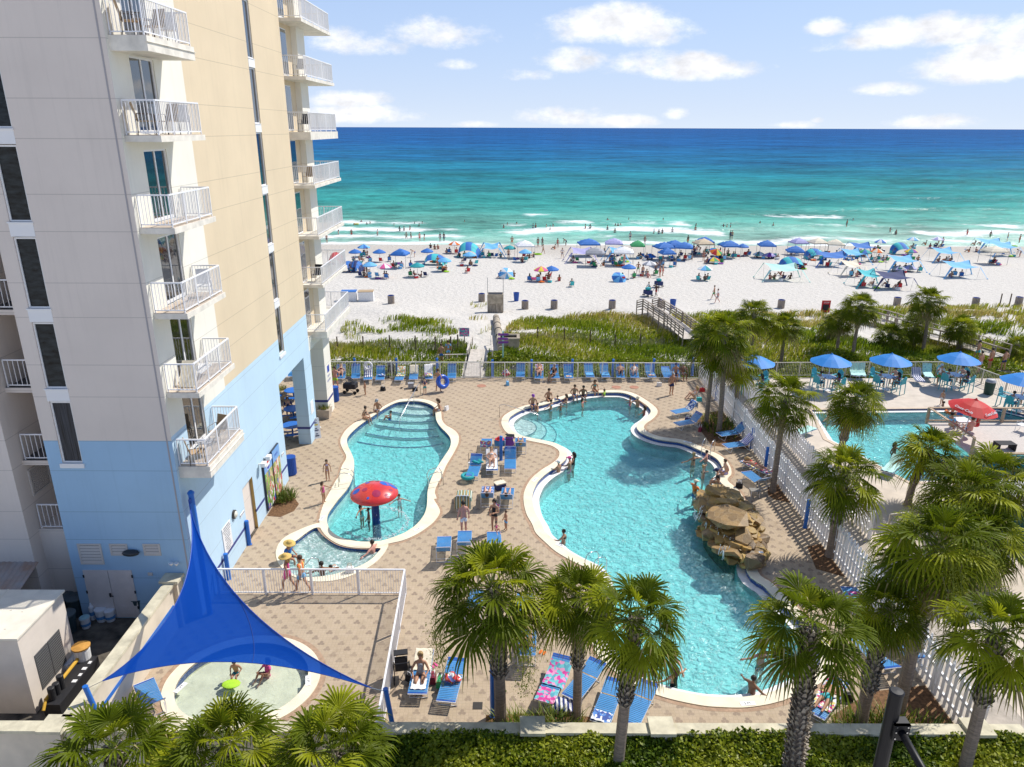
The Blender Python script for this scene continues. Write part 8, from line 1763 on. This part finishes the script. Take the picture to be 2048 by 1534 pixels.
def shade(fn, x, y, c, label, w=3.4, d=3.0, h=1.9, dy=26, rz=0):
    """stretched cloth on poles, its corners pulled to the sand"""
    px, py = fn(x, y); q = PT(px, py+dy); t = thing('stretch_shade', label, 'sun shade', q, rz); n = 10; s = MB()
    for i in range(n+1):
        for j in range(n+1):
            u = i/n*2-1; v = j/n*2-1; pinch = 1-.2*(1-u*u)*abs(v)-.0; pin2 = 1-.2*(1-v*v)*abs(u); s.v.append((u*w/2*pin2, v*d/2*pinch, h*(.86+.14*abs(u*v))+.25*v+.10*math.sin(u*5+v*3)*.4))
    s.f = [(i*(n+1)+j, i*(n+1)+j+1, (i+1)*(n+1)+j+1, (i+1)*(n+1)+j) for i in range(n) for j in range(n)]; s.m = [0]*len(s.f)
    for sx in (-1, 1):
        for sy in (-1, 1): A = Vector((sx*w/2, sy*d/2, h+.25*sy)); E_2 = Vector((sx*(w/2+1.1), sy*(d/2+.4), .06)); sd_ = Vector((-sy*.12, sx*.12, 0)); s.add([A-sd_, A+sd_, E_2+sd_*.35, E_2-sd_*.35], [(0, 1, 2, 3)])
    s.build('cloth', cl(c), t, smooth=True)
    for sx in (-1, 1):
        for sy in (-1, 1): s = MB(); s.bar((sx*w*.47, sy*d*.47, -.05), (sx*w*.5, sy*d*.5, h+.25*sy), .025); s.build('pole', POLE, t)
    for sx in (-1, 1):
        for sy in (-1, 1): s = MB(); s.ico((sx*(w/2+1.1), sy*(d/2+.4), .06), .12, sc3=(1.2, 1, .7)); s.build('sandbag', cl(c), t)
    NEAR.append((q, label)); return t
B = 'blue'
for a in [(b1, 530, 248, ['blue', 'sky'], 'striped blue beach umbrella nearest the water on the left'), (b1, 445, 300, [B], 'blue beach umbrella left of the striped one'), (b1, 680, 300, [B], 'blue beach umbrella right of the striped one'), (b1, 590, 437, ['sky'], 'sky blue beach umbrella over two standing people on the left sand'), (b1, 730, 455, ['white', 'pink'], 'pale pink and white beach umbrella beside the sky blue one'),
    (b1, 1050, 445, ['teal'], 'dark teal beach umbrella alone on the left sand'), (b1, 1145, 292, [B], 'blue beach umbrella behind the low arch tent'), (b1, 1315, 390, ['sky'], 'sky blue beach umbrella beside an orange raft'), (b1, 1555, 330, ['sky'], 'sky blue beach umbrella in front of the large arch tent'), (b1, 1410, 215, ['orange', 'white'], 'orange and white striped beach umbrella left of the large arch tent'),
    (b2, 400, 485, ['pink', 'yellow'], 'pink and yellow beach umbrella in mid sand'), (b2, 500, 480, [B], 'deep blue beach umbrella right of the pink and yellow one'), (b2, 1460, 335, [B], 'low blue beach umbrella left of the small canopy'), (b2, 1450, 425, ['grey', 'white'], 'grey beach umbrella over a standing group'), (b2, 1250, 460, [B], 'royal blue beach umbrella left of the standing group'), (b2, 1990, 475, ['teal', 'white', 'sky'], 'teal and white beach umbrella over one turquoise chair'), (b2, 245, 300, ['sky'], 'sky blue beach umbrella under the white canopy'), (b2, 95, 258, ['teal'], 'small teal umbrella left of the white canopy'),
    (b3, 505, 240, [B], 'blue beach umbrella right of the busiest canopy'), (b3, 315, 218, ['teal'], 'teal beach umbrella behind the busiest canopy'), (b3, 220, 275, ['red', 'yellow', 'green', 'blue', 'orange'], 'rainbow beach umbrella tilted in the crowd'), (b3, 225, 372, ['orange', 'blue', 'yellow', 'green'], 'rainbow beach umbrella low on the sand before the crowd'), (b3, 1845, 192, ['white', 'blue'], 'blue and white beach umbrella right of the royal blue shade'), (b3, 1810, 292, ['orange', 'cream'], 'orange and cream beach umbrella beside the striped wing tent'), (b3, 1690, 300, ['green', 'blue', 'teal'], 'green and blue beach umbrella beside the orange one'), (b3, 670, 315, ['teal', 'white'], 'teal and white beach umbrella lying low right of the crowd'), (b3, 770, 325, ['lavender', 'purple'], 'lilac beach umbrella lying low right of the teal and white one'),
    (b4, 725, 200, ['sky', 'white'], 'pale blue beach umbrella by the water on the right'), (b4, 1010, 198, ['white', 'lavender'], 'white and lilac beach umbrella by the water on the right'), (b4, 570, 552, ['lavender', 'grey'], 'lilac beach umbrella set on the sand, left of two'), (b4, 690, 545, ['lavender', 'grey'], 'lilac beach umbrella set on the sand, right of two'), (b4, 700, 350, ['purple', 'yellow', 'teal'], 'purple and yellow beach umbrella below the right arch tent')]:
    low_ = any(w in a[4] for w in ('lying low', 'set on the sand', 'low on the sand', 'low blue')); umb(*a, h=1.0 if low_ else 2.05, dy=10 if low_ else None, tilt=25 if 'tilted' in a[4] else 0)
umb(b1, 1900, 490, ['sky', 'white'], 'pale blue umbrella tipped toward the sun near the block tower', tilt=50, h=1.5, dy=14); umb(b2, 1145, 557, [B, 'sky'], 'blue umbrella tipped over on the sand below the royal blue one', tilt=38, h=1.2, dy=8)
for a in [(b1, 885, 345, B, 'small square blue canopy on the left sand', 2.4), (b2, 240, 250, 'white', 'white canopy near the water left of centre', 2.9), (b2, 860, 230, B, 'large blue canopy nearest the water in the centre', 3.4), (b2, 1105, 225, 'lavender', 'lilac canopy right of the large blue one', 2.9), (b2, 925, 330, 'grey', 'charcoal canopy in the centre', 2.9), (b2, 1200, 322, 'white', 'white canopy right of the charcoal one', 3.0), (b2, 1335, 250, 'green', 'green canopy with dark legs', 2.3), (b2, 1590, 268, B, 'blue canopy of a joined pair, left half', 2.9), (b2, 1785, 268, B, 'blue canopy of a joined pair, right half', 2.9), (b2, 1695, 245, B, 'blue canopy behind the joined pair', 2.9),
    (b2, 1620, 332, B, 'small blue canopy in front of the joined pair', 2.2), (b3, 120, 228, 'tan', 'tan canopy in the crowd', 2.9), (b3, 135, 208, B, 'blue canopy behind the tan one', 2.6), (b3, 375, 250, B, 'blue canopy with a tall peak right of the rainbow umbrella', 3.0), (b3, 735, 247, B, 'blue canopy standing alone right of the crowd', 2.6), (b3, 1045, 218, 'lavender', 'pale lilac canopy left of the cream tents', 2.5), (b3, 1230, 220, 'cream', 'cream canopy of a pair near the water, left', 2.6), (b3, 1400, 235, 'cream', 'cream canopy of a pair near the water, right', 2.6), (b4, 1670, 372, 'cream', 'tan canopy standing alone at the right', 2.9), (b3, 1010, 310, B, 'blue canopy behind the low arch tent on the right', 2.6)]: canopy(*a)
for a in [(b1, 1545, 262, B, 'turquoise', 'large blue and turquoise arch tent by the water', 3.9, 2.3, 2.6), (b1, 1215, 335, 'turquoise', B, 'low blue and turquoise arch tent left of the large one', 3.6, 1.5, 2.2), (b3, 1225, 285, B, 'turquoise', 'blue and turquoise arch tent before the cream canopies', 3.4, 1.6, 2.2), (b3, 1000, 372, B, 'turquoise', 'blue and turquoise arch tent lowest on the right sand', 3.7, 1.6, 2.2), (b4, 605, 285, B, 'turquoise', 'blue and turquoise arch tent beside the water on the right', 3.3, 1.9, 2.2), (b1, 250, 325, 'red', 'red', 'red tent behind the hotel balcony rail', 2.4, 1.6, 2), (b1, 370, 405, B, 'navy', 'blue tarpaulin tent beside the hotel, left half', 2.2, 1.4, 2), (b1, 450, 405, 'navy', B, 'blue tarpaulin tent beside the hotel, right half', 2.0, 1.5, 2)]: wave_tent(*a)
for a, kw in [((b1, 1770, 230, 'sky', 'sky blue stretched shade right of the large arch tent'), dict(w=2.6)), ((b2, 790, 280, 'lavender', 'pale blue stretched shade before the large blue canopy'), dict(w=3.2)), ((b2, 1130, 275, 'sky', 'sky blue stretched shade under the lilac canopy'), dict(w=2)), ((b3, 1380, 322, B, 'long royal blue stretched shade before the cream canopies'), dict(w=4.2)), ((b3, 1570, 292, 'sky', 'sky blue stretched shade beside the orange umbrella'), dict(w=3)), ((b3, 1660, 222, B, 'royal blue stretched shade by the water on the right'), dict(w=3.4)), ((b3, 890, 455, 'mint', 'mint green stretched shade alone on the sand'), dict(w=4.4, d=3)), ((b3, 1560, 415, 'cream', 'striped cream wing shade on the right sand'), dict(w=2.6, d=3)), ((b4, 1090, 335, 'sky', 'sky blue stretched shade left of the tan canopy'), dict(w=3.2)), ((b4, 1640, 215, 'sky', 'long sky blue stretched shade by the water at the right'), dict(w=4.2)), ((b4, 1790, 265, 'sky', 'sky blue stretched shade behind the tan canopy'), dict(w=3.4)), ((b4, 600, 440, 'sky', 'pale sky blue stretched shade above the lilac umbrellas'), dict(w=3.6)), ((b4, 1270, 515, 'sky', 'bright blue stretched shade over two loungers on the right sand'), dict(w=4)), ((b4, 480, 650, 'navy', 'navy stretched shade nearest the dunes'), dict(w=4)), ((b4, 200, 625, 'turquoise', 'turquoise stretched shade joined to the navy one'), dict(w=2.4))]: shade(*a, **kw)
# beach chairs: one built, the rest copied
BC = []
def bchair(p, rz, label, c):
    t = thing('beach_chair', label, 'beach chair', p, rz, 'low folding beach chairs'); 
    if not BC:
        s = MB(); s.box((-.25, -.25, .22), (.25, .25, .24)); s.box((-.25, -.02, 0), (.25, 0, .6), 0, Matrix.Translation((0, -.25, .22)) @ Matrix.Rotation(R(22), 4, 'X')); s1 = s.mesh('sling', None)
        s = MB()
        for sx in (-.27, .27): s.tube([(sx, .26, 0), (sx, .2, .4), (sx, -.25, .42), (sx, -.3, 0)], .015, 5); s.tube([(sx, -.25, .22), (sx, -.48, .8)], .015, 5)
        BC.extend([s1, s.mesh('frame', POLE)])
    o = obj('sling', BC[0], t); o.material_slots[0].link = 'OBJECT'; o.material_slots[0].material = cl(c); obj('frame', BC[1], t); return t
WEARS = [(SH('navy'), 'man in navy shorts', 'dark'), (BI('black'), 'woman in black bikini', LD), (SH('blue'), 'man in blue shorts', 'brown'), (OP('red'), 'woman in red swimsuit', LH), ([('shirt', 'white'), ('shorts', 'grey')], 'person in white shirt', 'brown'), (BI('pink'), 'woman in pink bikini', LB), (SH('red'), 'man in red shorts', 'dark'), ([('shirt', 'teal'), ('shorts', 'navy')], 'person in teal shirt', 'dark'), (OP('navy'), 'woman in navy swimsuit', BD), (SH('orange'), 'man in orange shorts', 'brown'), (SH('green'), 'man in green shorts', 'brown'), (BI('turquoise'), 'woman in turquoise bikini', LH)]
SKL = ['tan', 'brown', 'fair', 'tan', 'pink', 'brown', 'dark', 'tan']
CC = ['blue', 'navy', 'turquoise', 'red', 'blue', 'teal', 'sky', 'green']
kp = 0
def beach_person(q, rz, pose, place, w=None, sc_=1.0, z=0):
    global kp
    we, lab, hr = WEARS[(kp*7+3) % len(WEARS)] if w is None else WEARS[w]; sk = SKL[(kp*5) % len(SKL)]; kp += 1
    act = dict(stand='standing', walk='walking', hips='standing', arms='standing arms out', chair='sitting', sand='sitting', bend='bending down', carry='standing', supine='lying', reach='reaching')[pose]
    t = person(Vector((q.x, q.y, q.z+z)), rz, pose, sk, we, '%s %s %s' % (lab, act, place), hr, scale=sc_, face=False); t['auto'] = 1; return t
# sitting company and gear under each shelter
r_ = random.Random(12); short = lambda s_: ' '.join(s_.split()[:9])
for qi, (q, lab) in enumerate(list(NEAR)):
    n = 4 if ('canopy' in lab or 'shade' in lab) else 3
    if any(w in lab for w in ('lying low', 'tipped over', 'set on the sand', 'tarpaulin', 'small teal', 'behind the')): n = 1
    for i in range(n):
        p = q+Vector((r_.uniform(-1.6, 1.6), r_.uniform(-1.0, .5), 0)); p.z = max(zt(p.x, p.y), SEA); rz = r_.uniform(-.6, .6); c = CC[(qi*3+i*5) % 8]
        pl = 'by the '+short(lab)
        if r_.random() < .72:
            t = bchair(p, rz, '%s beach chair %s' % (c, pl), c); t['auto'] = 1
            if r_.random() < .6: beach_person(p, rz, 'chair', 'in a chair '+pl, z=-.16)
        else: beach_person(p, rz, 'sand', 'on the sand '+pl)
    if r_.random() < .55: p = q+Vector((r_.uniform(-1.4, 1.4), -1.3, 0)); p.z = zt(p.x, p.y); c = r_.choice(['white', 'sky', 'red', 'navy', 'turquoise']); t = cooler(p, r_.random()*3, c, '%s cooler on the sand by the %s' % (c, short(lab)), w=.5); t['auto'] = 1
    if r_.random() < .5: p = q+Vector((r_.uniform(-1.6, 1.6), r_.uniform(-1.6, -.9), 0)); p.z = zt(p.x, p.y); c = r_.choice(['pink', 'lime', 'purple', 'navy', 'orange']); t = bundle(p, cl(c), '%s towel heap on the sand by the %s' % (c, short(lab)), .33, sc3=(1.3, 1, .35), seed=qi+1); t['auto'] = 1
# people on the sand
for fn, x, y, po, rz, pl, w in [(b1, 165, 225, 'stand', 0, 'at the wave edge beside the hotel', 0), (b1, 1070, 208, 'stand', 30, 'in the shallow wash left of the arch tent', 6), (b1, 1270, 210, 'stand', 20, 'in the wash, left of a close pair', 8), (b1, 1307, 210, 'stand', -20, 'in the wash, right of a close pair', 0), (b1, 1970, 248, 'hips', 180, 'at the wave edge above the white canopy', 9), (b1, 1935, 382, 'stand', 200, 'left of the white canopy', 0), (b1, 562, 372, 'walk', 100, 'below the striped blue umbrella', 4), (b1, 1020, 362, 'bend', 100, 'beside a folded umbrella on the left sand', 2), (b1, 1245, 458, 'stand', 170, 'next to the orange raft', 9), (b1, 538, 545, 'stand', 100, 'under the left sky blue umbrella', 6), (b1, 556, 548, 'stand', 260, 'facing a man under the sky blue umbrella', 1), (b1, 1175, 275, 'sand', 0, 'near the water behind the low arch tent', 2), (b1, 1215, 285, 'sand', 0, 'near the water right of a man in blue', 1), (b1, 1248, 285, 'sand', 0, 'near the water, third of a row of three', 5), (b1, 1085, 560, 'sand', 90, 'in the shade of the dark teal umbrella', 8), (b1, 1500, 410, 'chair', 40, 'alone right of the sky blue umbrella', 7), (b1, 1535, 515, 'chair', 30, 'on a red chair in mid sand', 3), (b1, 1870, 565, 'sand', 80, 'under the tipped pale blue umbrella', 5),
    (b2, 370, 260, 'stand', 200, 'at the water behind green chairs, left of two', 6), (b2, 412, 260, 'stand', 160, 'at the water behind green chairs, right of two', 5), (b2, 420, 332, 'walk', 240, 'beside a lime float right of the white canopy', 11), (b2, 562, 270, 'stand', 180, 'left of the pale blue shade', 3), (b2, 642, 250, 'bend', 60, 'at the wave edge left of the large blue canopy', 0), (b2, 606, 374, 'hips', 190, 'left of the charcoal canopy', 4), (b2, 535, 285, 'sand', 100, 'on the sand left of the pale blue shade', 9), (b2, 1268, 200, 'stand', 0, 'at the wave edge right of the lilac canopy', 7), (b2, 1410, 243, 'stand', 0, 'near the water right of the green canopy', 5), (b2, 1830, 238, 'stand', 30, 'behind the joined blue canopies', 9), (b2, 1345, 522, 'hips', 160, 'in the standing group, wearing green', 10), (b2, 1390, 555, 'stand', 200, 'in the standing group, nearest man', 0), (b2, 1516, 525, 'stand', 180, 'in the standing group, behind', 2), (b2, 1558, 560, 'stand', 120, 'in the standing group, at its right', 3), (b2, 1585, 545, 'stand', 240, 'in the standing group, rightmost', 6), (b2, 1440, 560, 'sand', 200, 'inside the standing group', 5), (b2, 1445, 735, 'walk', 300, 'pulling a loaded cart up the sand', 4), (b2, 1520, 752, 'walk', 120, 'carrying beach gear up the sand', 6), (b2, 697, 650, 'chair', 10, 'alone in a turquoise chair in mid sand', 7), (b2, 385, 570, 'sand', 80, 'under the pink and yellow umbrella', 1), (b2, 472, 560, 'chair', 60, 'in red beside the deep blue umbrella', 3), (b2, 1210, 430, 'stand', 40, 'beside the lime inflatables', 5),
    (b3, 230, 772, 'walk', 60, 'across the empty sand with a green bag', 10), (b3, 264, 808, 'walk', 80, 'across the empty sand behind the bag carrier', 4), (b3, 885, 540, 'sand', 60, 'under the mint green shade', 3), (b3, 390, 188, 'stand', 20, 'in the wash, left of a pair in mid beach', 8), (b3, 408, 188, 'stand', -20, 'in the wash, right of a pair in mid beach', 0), (b3, 335, 335, 'stand', 60, 'in the crowd beside the rainbow umbrella', 4), (b3, 30, 330, 'stand', 160, 'at the left of the crowd', 6), (b3, 95, 320, 'bend', 90, 'in the crowd under the tan canopy', 1), (b3, 130, 400, 'stand', 170, 'left of the low rainbow umbrella', 5), (b3, 60, 300, 'sand', 40, 'in the crowd under the tan canopy', 2), (b3, 180, 335, 'sand', 60, 'in the middle of the crowd', 7), (b3, 290, 320, 'sand', 30, 'at the right of the crowd', 3), (b3, 1040, 465, 'chair', 60, 'right of the lowest arch tent', 2), (b3, 1525, 72, 'stand', 30, 'far out in the shallow water on the right', 0), (b3, 1920, 640, 'sand', 90, 'under the navy shade', 2),
    (b4, 1082, 308, 'hips', 200, 'right of the white and lilac umbrella', 2), (b4, 1990, 270, 'stand', 30, 'at the right frame edge near the water', 6), (b4, 1995, 432, 'bend', 80, 'over a bag at the right frame edge', 4), (b4, 890, 295, 'sand', 50, 'near the water left of a standing man', 9), (b4, 1030, 300, 'sand', 50, 'at the feet of a standing man near the water', 5), (b4, 1465, 298, 'sand', 30, 'near the water left of the long shade', 1), (b4, 1535, 292, 'sand', 30, 'near the water under the long shade', 4), (b4, 1400, 378, 'sand', 70, 'left of the tan canopy, left of two', 9), (b4, 1480, 378, 'sand', 290, 'left of the tan canopy, right of two', 8), (b4, 1848, 250, 'stand', 60, 'beside the long shade at the water', 2)]:
    beach_person(G(fn, x, y), R(rz), po, pl, w, z=-.16 if po == 'chair' else 0); 
    if po == 'chair': t = bchair(G(fn, x, y), R(rz), '%s beach chair of the %s' % ('turquoise' if 'turq' in pl else 'red' if 'red' in pl else 'navy', 'person '+pl), 'turquoise' if 'turq' in pl else 'red' if 'red' in pl else 'navy'); t['auto'] = 1
# bathers
for fn, lst in ((b1, [(278, 140), (405, 148), (875, 110), (918, 108), (975, 103), (555, 42), (585, 34), (820, 54), (1020, 38), (1095, 33), (1065, 62), (660, 152), (940, 180), (985, 180), (1115, 200), (1508, 18), (1888, 78), (1925, 45), (500, 18), (430, 48)]), (b2, [(322, 90), (348, 88), (452, 82), (488, 98), (515, 74), (832, 88), (878, 88), (1047, 96), (1125, 55), (1150, 64), (1175, 52), (1120, 124), (1500, 132), (1548, 135), (1582, 131), (1680, 118), (1912, 52), (1905, 102), (165, 38), (1590, 10), (1050, 6), (1255, 5)]), (b3, [(325, 68), (358, 85), (393, 88), (680, 48), (810, 63), (1590, 4), (1950, 118), (2005, 140)]), (b4, [(470, 142), (540, 172), (1375, 178), (1650, 198)])):
    for i, (x, y) in enumerate(lst):
        px, py = fn(x, y); q = PZ(px, py, SEA); tall = y > 60 or i % 3 == 0; far_ = py < 452
        dep = (.45 if py > 470 else .75 if py > 458 else 1.05) if not far_ else 1.25
        q.z = SEA-dep+wave(q.x, q.y); beach_person(q, R(r_.uniform(0, 360)), 'stand' if i % 2 else 'arms' if i % 5 == 0 else 'hips', ('wading in the foam' if py > 462 else 'in the green water beyond the foam')+(' off the left beach' if px < 1000 else ' off the middle beach' if px < 1420 else ' off the right beach'))
s = MB(); s.tube([(.5*math.cos(a), .28*math.sin(a), 0) for a in np.linspace(0, 6.28, 16, endpoint=False)], .13, 6, closed=True); o_ = s.build('inflatable_raft', cl('yellow')); o_.location = PZ(*b1(450, 38), SEA+.15); tag(o_, 'yellow inflatable raft on the green water', 'raft')
for fn, x, y, c, lab in [(b1, 1285, 470, 'orange', 'orange inflatable raft on the sand by the sky blue umbrella'), (b2, 365, 338, 'lime', 'lime green float on the sand right of the white canopy'), (b2, 1215, 410, 'lime', 'lime inflatables heaped before the white canopy'), (b2, 320, 578, 'pink', 'pink float on the sand left of the pink and yellow umbrella'), (b4, 1920, 315, 'lime', 'lime and yellow mat at the right near the water'), (b4, 1140, 478, 'orange', 'orange towel spread before the sky blue shade'), (b1, 865, 430, 'purple', 'purple towels spread on the left sand')]:
    s = MB(); s.tube([(.65*math.cos(a), .4*math.sin(a), .1) for a in np.linspace(0, 6.28, 16, endpoint=False)], .13, 6, closed=True); s.lathe([(.6, .05), (.55, .09)], 12, sy=.6); o_ = s.build('beach_float', cl(c)); o_.location = G(fn, x, y); tag(o_, lab, 'float')
# barrels, bins and boxes along the dune edge
SLAT = mat('barrel_slats', (.36, .30, .25), .9, var=.3, vscale=4, stretch=(3, 3, .6))
for i, (px, py, lab) in enumerate([(782.6, 607, 'slatted litter barrel furthest left by the white chest'), (963.5, 603, 'slatted litter barrel left of the block tower'), (1050, 618, 'slatted litter barrel right of the first blue bin'), (1108, 617, 'slatted litter barrel in the middle of the open sand'), (1224, 617, 'slatted litter barrel left of the big boardwalk'), (1321, 616, 'slatted litter barrel behind the big boardwalk'), (1561.5, 616, 'slatted litter barrel with a bag on top behind the dune palms'), (1793, 611, 'slatted litter barrel left of the highest dune palm'), (1949.8, 611.6, 'slatted litter barrel right of the highest dune palm'), (2036, 610, 'slatted litter barrel at the right frame edge')]):
    t = thing('litter_barrel', lab, 'litter barrel', PT(px, py), 0); s = MB()
    for k in range(18): a = k*.349; s.box((-.05, .36, 0), (.05, .40, .98), 0, Matrix.Rotation(a, 4, 'Z'))
    s.build('slats', SLAT, t); s = MB(); s.lathe([(.34, .02), (.35, 1.0), (.31, 1.0), (.30, .3)], 16); s.build('liner', BLUED, t)
for px, py, lab in [(1032.6, 602, 'blue plastic bin right of the block tower'), (1345, 617, 'blue plastic bin right of the big boardwalk')]: t = thing('litter_bin', lab, 'bin', PT(px, py)); s = MB(); s.lathe([(.27, 0), (.36, 1.0), (.38, 1.05), (.3, 1.05), (.26, .3)], 16); s.build('drum', BLUED, t)
for px, py, m, lab in [(733, 601, mat('box_tan', (.45, .33, .2), .8), 'white beach service chest with a wooden lid'), (699, 601, cl('blue'), 'white beach service chest under a blue cover by the hotel')]: t = thing('storage_chest', lab, 'chest', PT(px, py), .1); s = MB(); s.box((-.9, -.6, 0), (.9, .6, 1.15)); s.build('chest', cl('white'), t); s = MB(); s.box((-.92, -.62, 1.15), (.92, .62, 1.22)); s.build('lid', m, t)
CONC = mat('stained_block', (.40, .34, .26), .9, var=.4, vscale=1.6, detail=8, bump=.2); t = thing('block_tower', 'weathered concrete block box with two tall rods on the beach', 'box', PT(991, 625)); s = MB(); s.box((-.85, -.6, -.2), (.85, .6, 1.15)); s.build('base', mat('peeling_board', (.33, .28, .22), .9, var=.6, vscale=3, stretch=(3, 3, .5)), t); s = MB(); s.box((-.9, -.65, 1.15), (.9, .65, 2.2)); s.build('upper_box', CONC, t); s = MB(); s.box((-.8, -.55, 2.2), (.8, .55, 2.215)); s.build('opening', BLK, t)
for sx in (-.88, .88): s = MB(); s.lathe([(.03, 0), (.03, 4.0)], 6, c=(sx, 0, 0)); s.build('rod', POLE, t)
t = thing('outfall_pipe', 'pale drain pipe with black bands running toward the beach', 'pipe', PT(1003, 705)); o = t.location.copy(); e_ = PT(992, 640)-o; s = MB(); s.tube([(0, 0, .2), tuple(e_+Vector((0, 0, .3)))], .33, 14); s.build('pipe', CONC, t)
for k in range(5): c = e_*(.15+k*.19); s = MB(); s.tube([c+Vector((0, -.06, .27)), c+Vector((0, .06, .28))], .36, 14); s.build('band', RUB, t)
t = thing('concrete_sump', 'square concrete sump box in the grass beside the pipe', 'box', PT(1017, 700)); s = MB(); s.prism([(-.9, -.7), (.9, -.7), (.9, .7), (-.9, .7)], 0, 1.2, top=False); s.prism([(-.95, -.75), (.95, -.75), (.95, .75), (-.95, .75)], 1.1, 1.25, holes=[[(-.7, -.5), (.7, -.5), (.7, .5), (-.7, .5)]]); s.build('walls', CONC, t); s = MB(); s.box((-.75, -.55, .5), (.75, .55, .9)); s.build('inside', BLK, t)
t = thing('finger_post', 'turquoise post with purple direction boards by the beach path', 'signpost', PT(1006, 722)); s = MB(); s.box((-.06, -.06, 0), (.06, .06, 2.5)); s.build('post', mat('pale_turquoise', (.35, .65, .6), .6), t)
for i, (z, a) in enumerate([(2.15, .1), (1.8, -.15), (1.5, .2)]): s = MB(); s.add([(-.4, -.08, z), (.35, -.08, z), (.5, -.08, z+.09), (.35, -.08, z+.18), (-.4, -.08, z+.18), (-.4, -.05, z), (.35, -.05, z), (.5, -.05, z+.09), (.35, -.05, z+.18), (-.4, -.05, z+.18)], [(0, 1, 2, 3, 4), (9, 8, 7, 6, 5), (4, 3, 8, 9)]); b_ = s.build('direction_board', cl('purple'), t); b_.rotation_euler = (0, 0, a)
t = thing('beach_notice', 'small coloured notice board on a post beside the beach path', 'sign', PT(929, 690)); s = MB(); s.box((-.04, 0, 0), (.04, .06, 1.1)); s.build('post', dwood, t); s = MB(); s.box((-.45, -.03, .8), (.45, 0, 1.6)); s.build('board', T_PINK, t)
t = thing('warning_sign', 'red framed sign board on the sand behind the dune palms', 'sign', PT(1650, 625)); s = MB(); s.box((-.5, 0, 0), (.5, .05, 1.4)); s.build('frame', cl('red'), t); s = MB(); s.box((-.36, -.012, .25), (.36, 0, .95)); s.build('panel', BLK, t); s = MB(); add_text(s, 'STOP', .26, frame((0, -.014, 1.15), (1, 0, 0), (0, 0, 1)), 0, .002); s.build('lettering', SIGN, t)
for fn, x, y, lab in [(b2, 1440, 745, 'loaded beach cart piled with blue gear'), (b2, 1545, 655, 'pile of folded chairs carried up the sand')]: t = thing('beach_cart', lab, 'cart', G(fn, x, y), .5); s = MB(); s.box((-.35, -.5, .3), (.35, .5, .8)); s.build('load', cl('navy'), t); [(lambda s: (s.lathe([(.05, -.05), (.18, -.04), (.18, .04), (.05, .05)], 10), setattr(s.build('wheel', RUB, t), 'location', (sx, sy, .18))))(MB()) for sx in (-.35, .35) for sy in (-.4, .4)]; s = MB(); s.ico((0, 0, 1.0), .4, sc3=(1, 1.2, .6)); s.build('bundle', cl('teal'), t)
# ================================================================== LABELS: settle the ones that would read the same
from collections import defaultdict
bpy.context.view_layer.update()
g_ = defaultdict(list)
for o in THINGS:
    o['label'] = ' '.join(o['label'].split()); g_[o['label']].append(o)
    if 'auto' in o: del o['auto']
ORD = ['first', 'second', 'third', 'fourth', 'fifth', 'sixth', 'seventh', 'eighth', 'ninth', 'tenth']
dups = defaultdict(list)
for lab, os_ in g_.items():
    for o in os_:
        o['label'] = ' '.join(lab.split()[:16])
        if len(os_) > 1: dups[' '.join(lab.split()[:11])].append(o)
for lab, os_ in dups.items():
    os_.sort(key=lambda o: o.matrix_world.translation.x/max(1, o.matrix_world.translation.y)); n = len(os_)
    for i, o in enumerate(os_): o['label'] = lab+', '+(('left' if i == 0 else 'right')+' one of two' if n == 2 else '%s from the left' % (ORD[i] if i < 10 else str(i+1)+'th'))
seen = set()
for o in THINGS:
    if o['label'] in seen:
        c = [q for q in THINGS if q['label'] == o['label']]; y_ = sorted(c, key=lambda q: q.matrix_world.translation.y)
        for i, q in enumerate(y_): q['label'] = ' '.join(q['label'].split()[:14])+(', nearer' if i == 0 else ', farther' if i == 1 else ', farthest')
    seen.add(o['label'])
for o in COL.objects:
    for m in list(o.keys()):
        if m in ('ln',): del o[m]
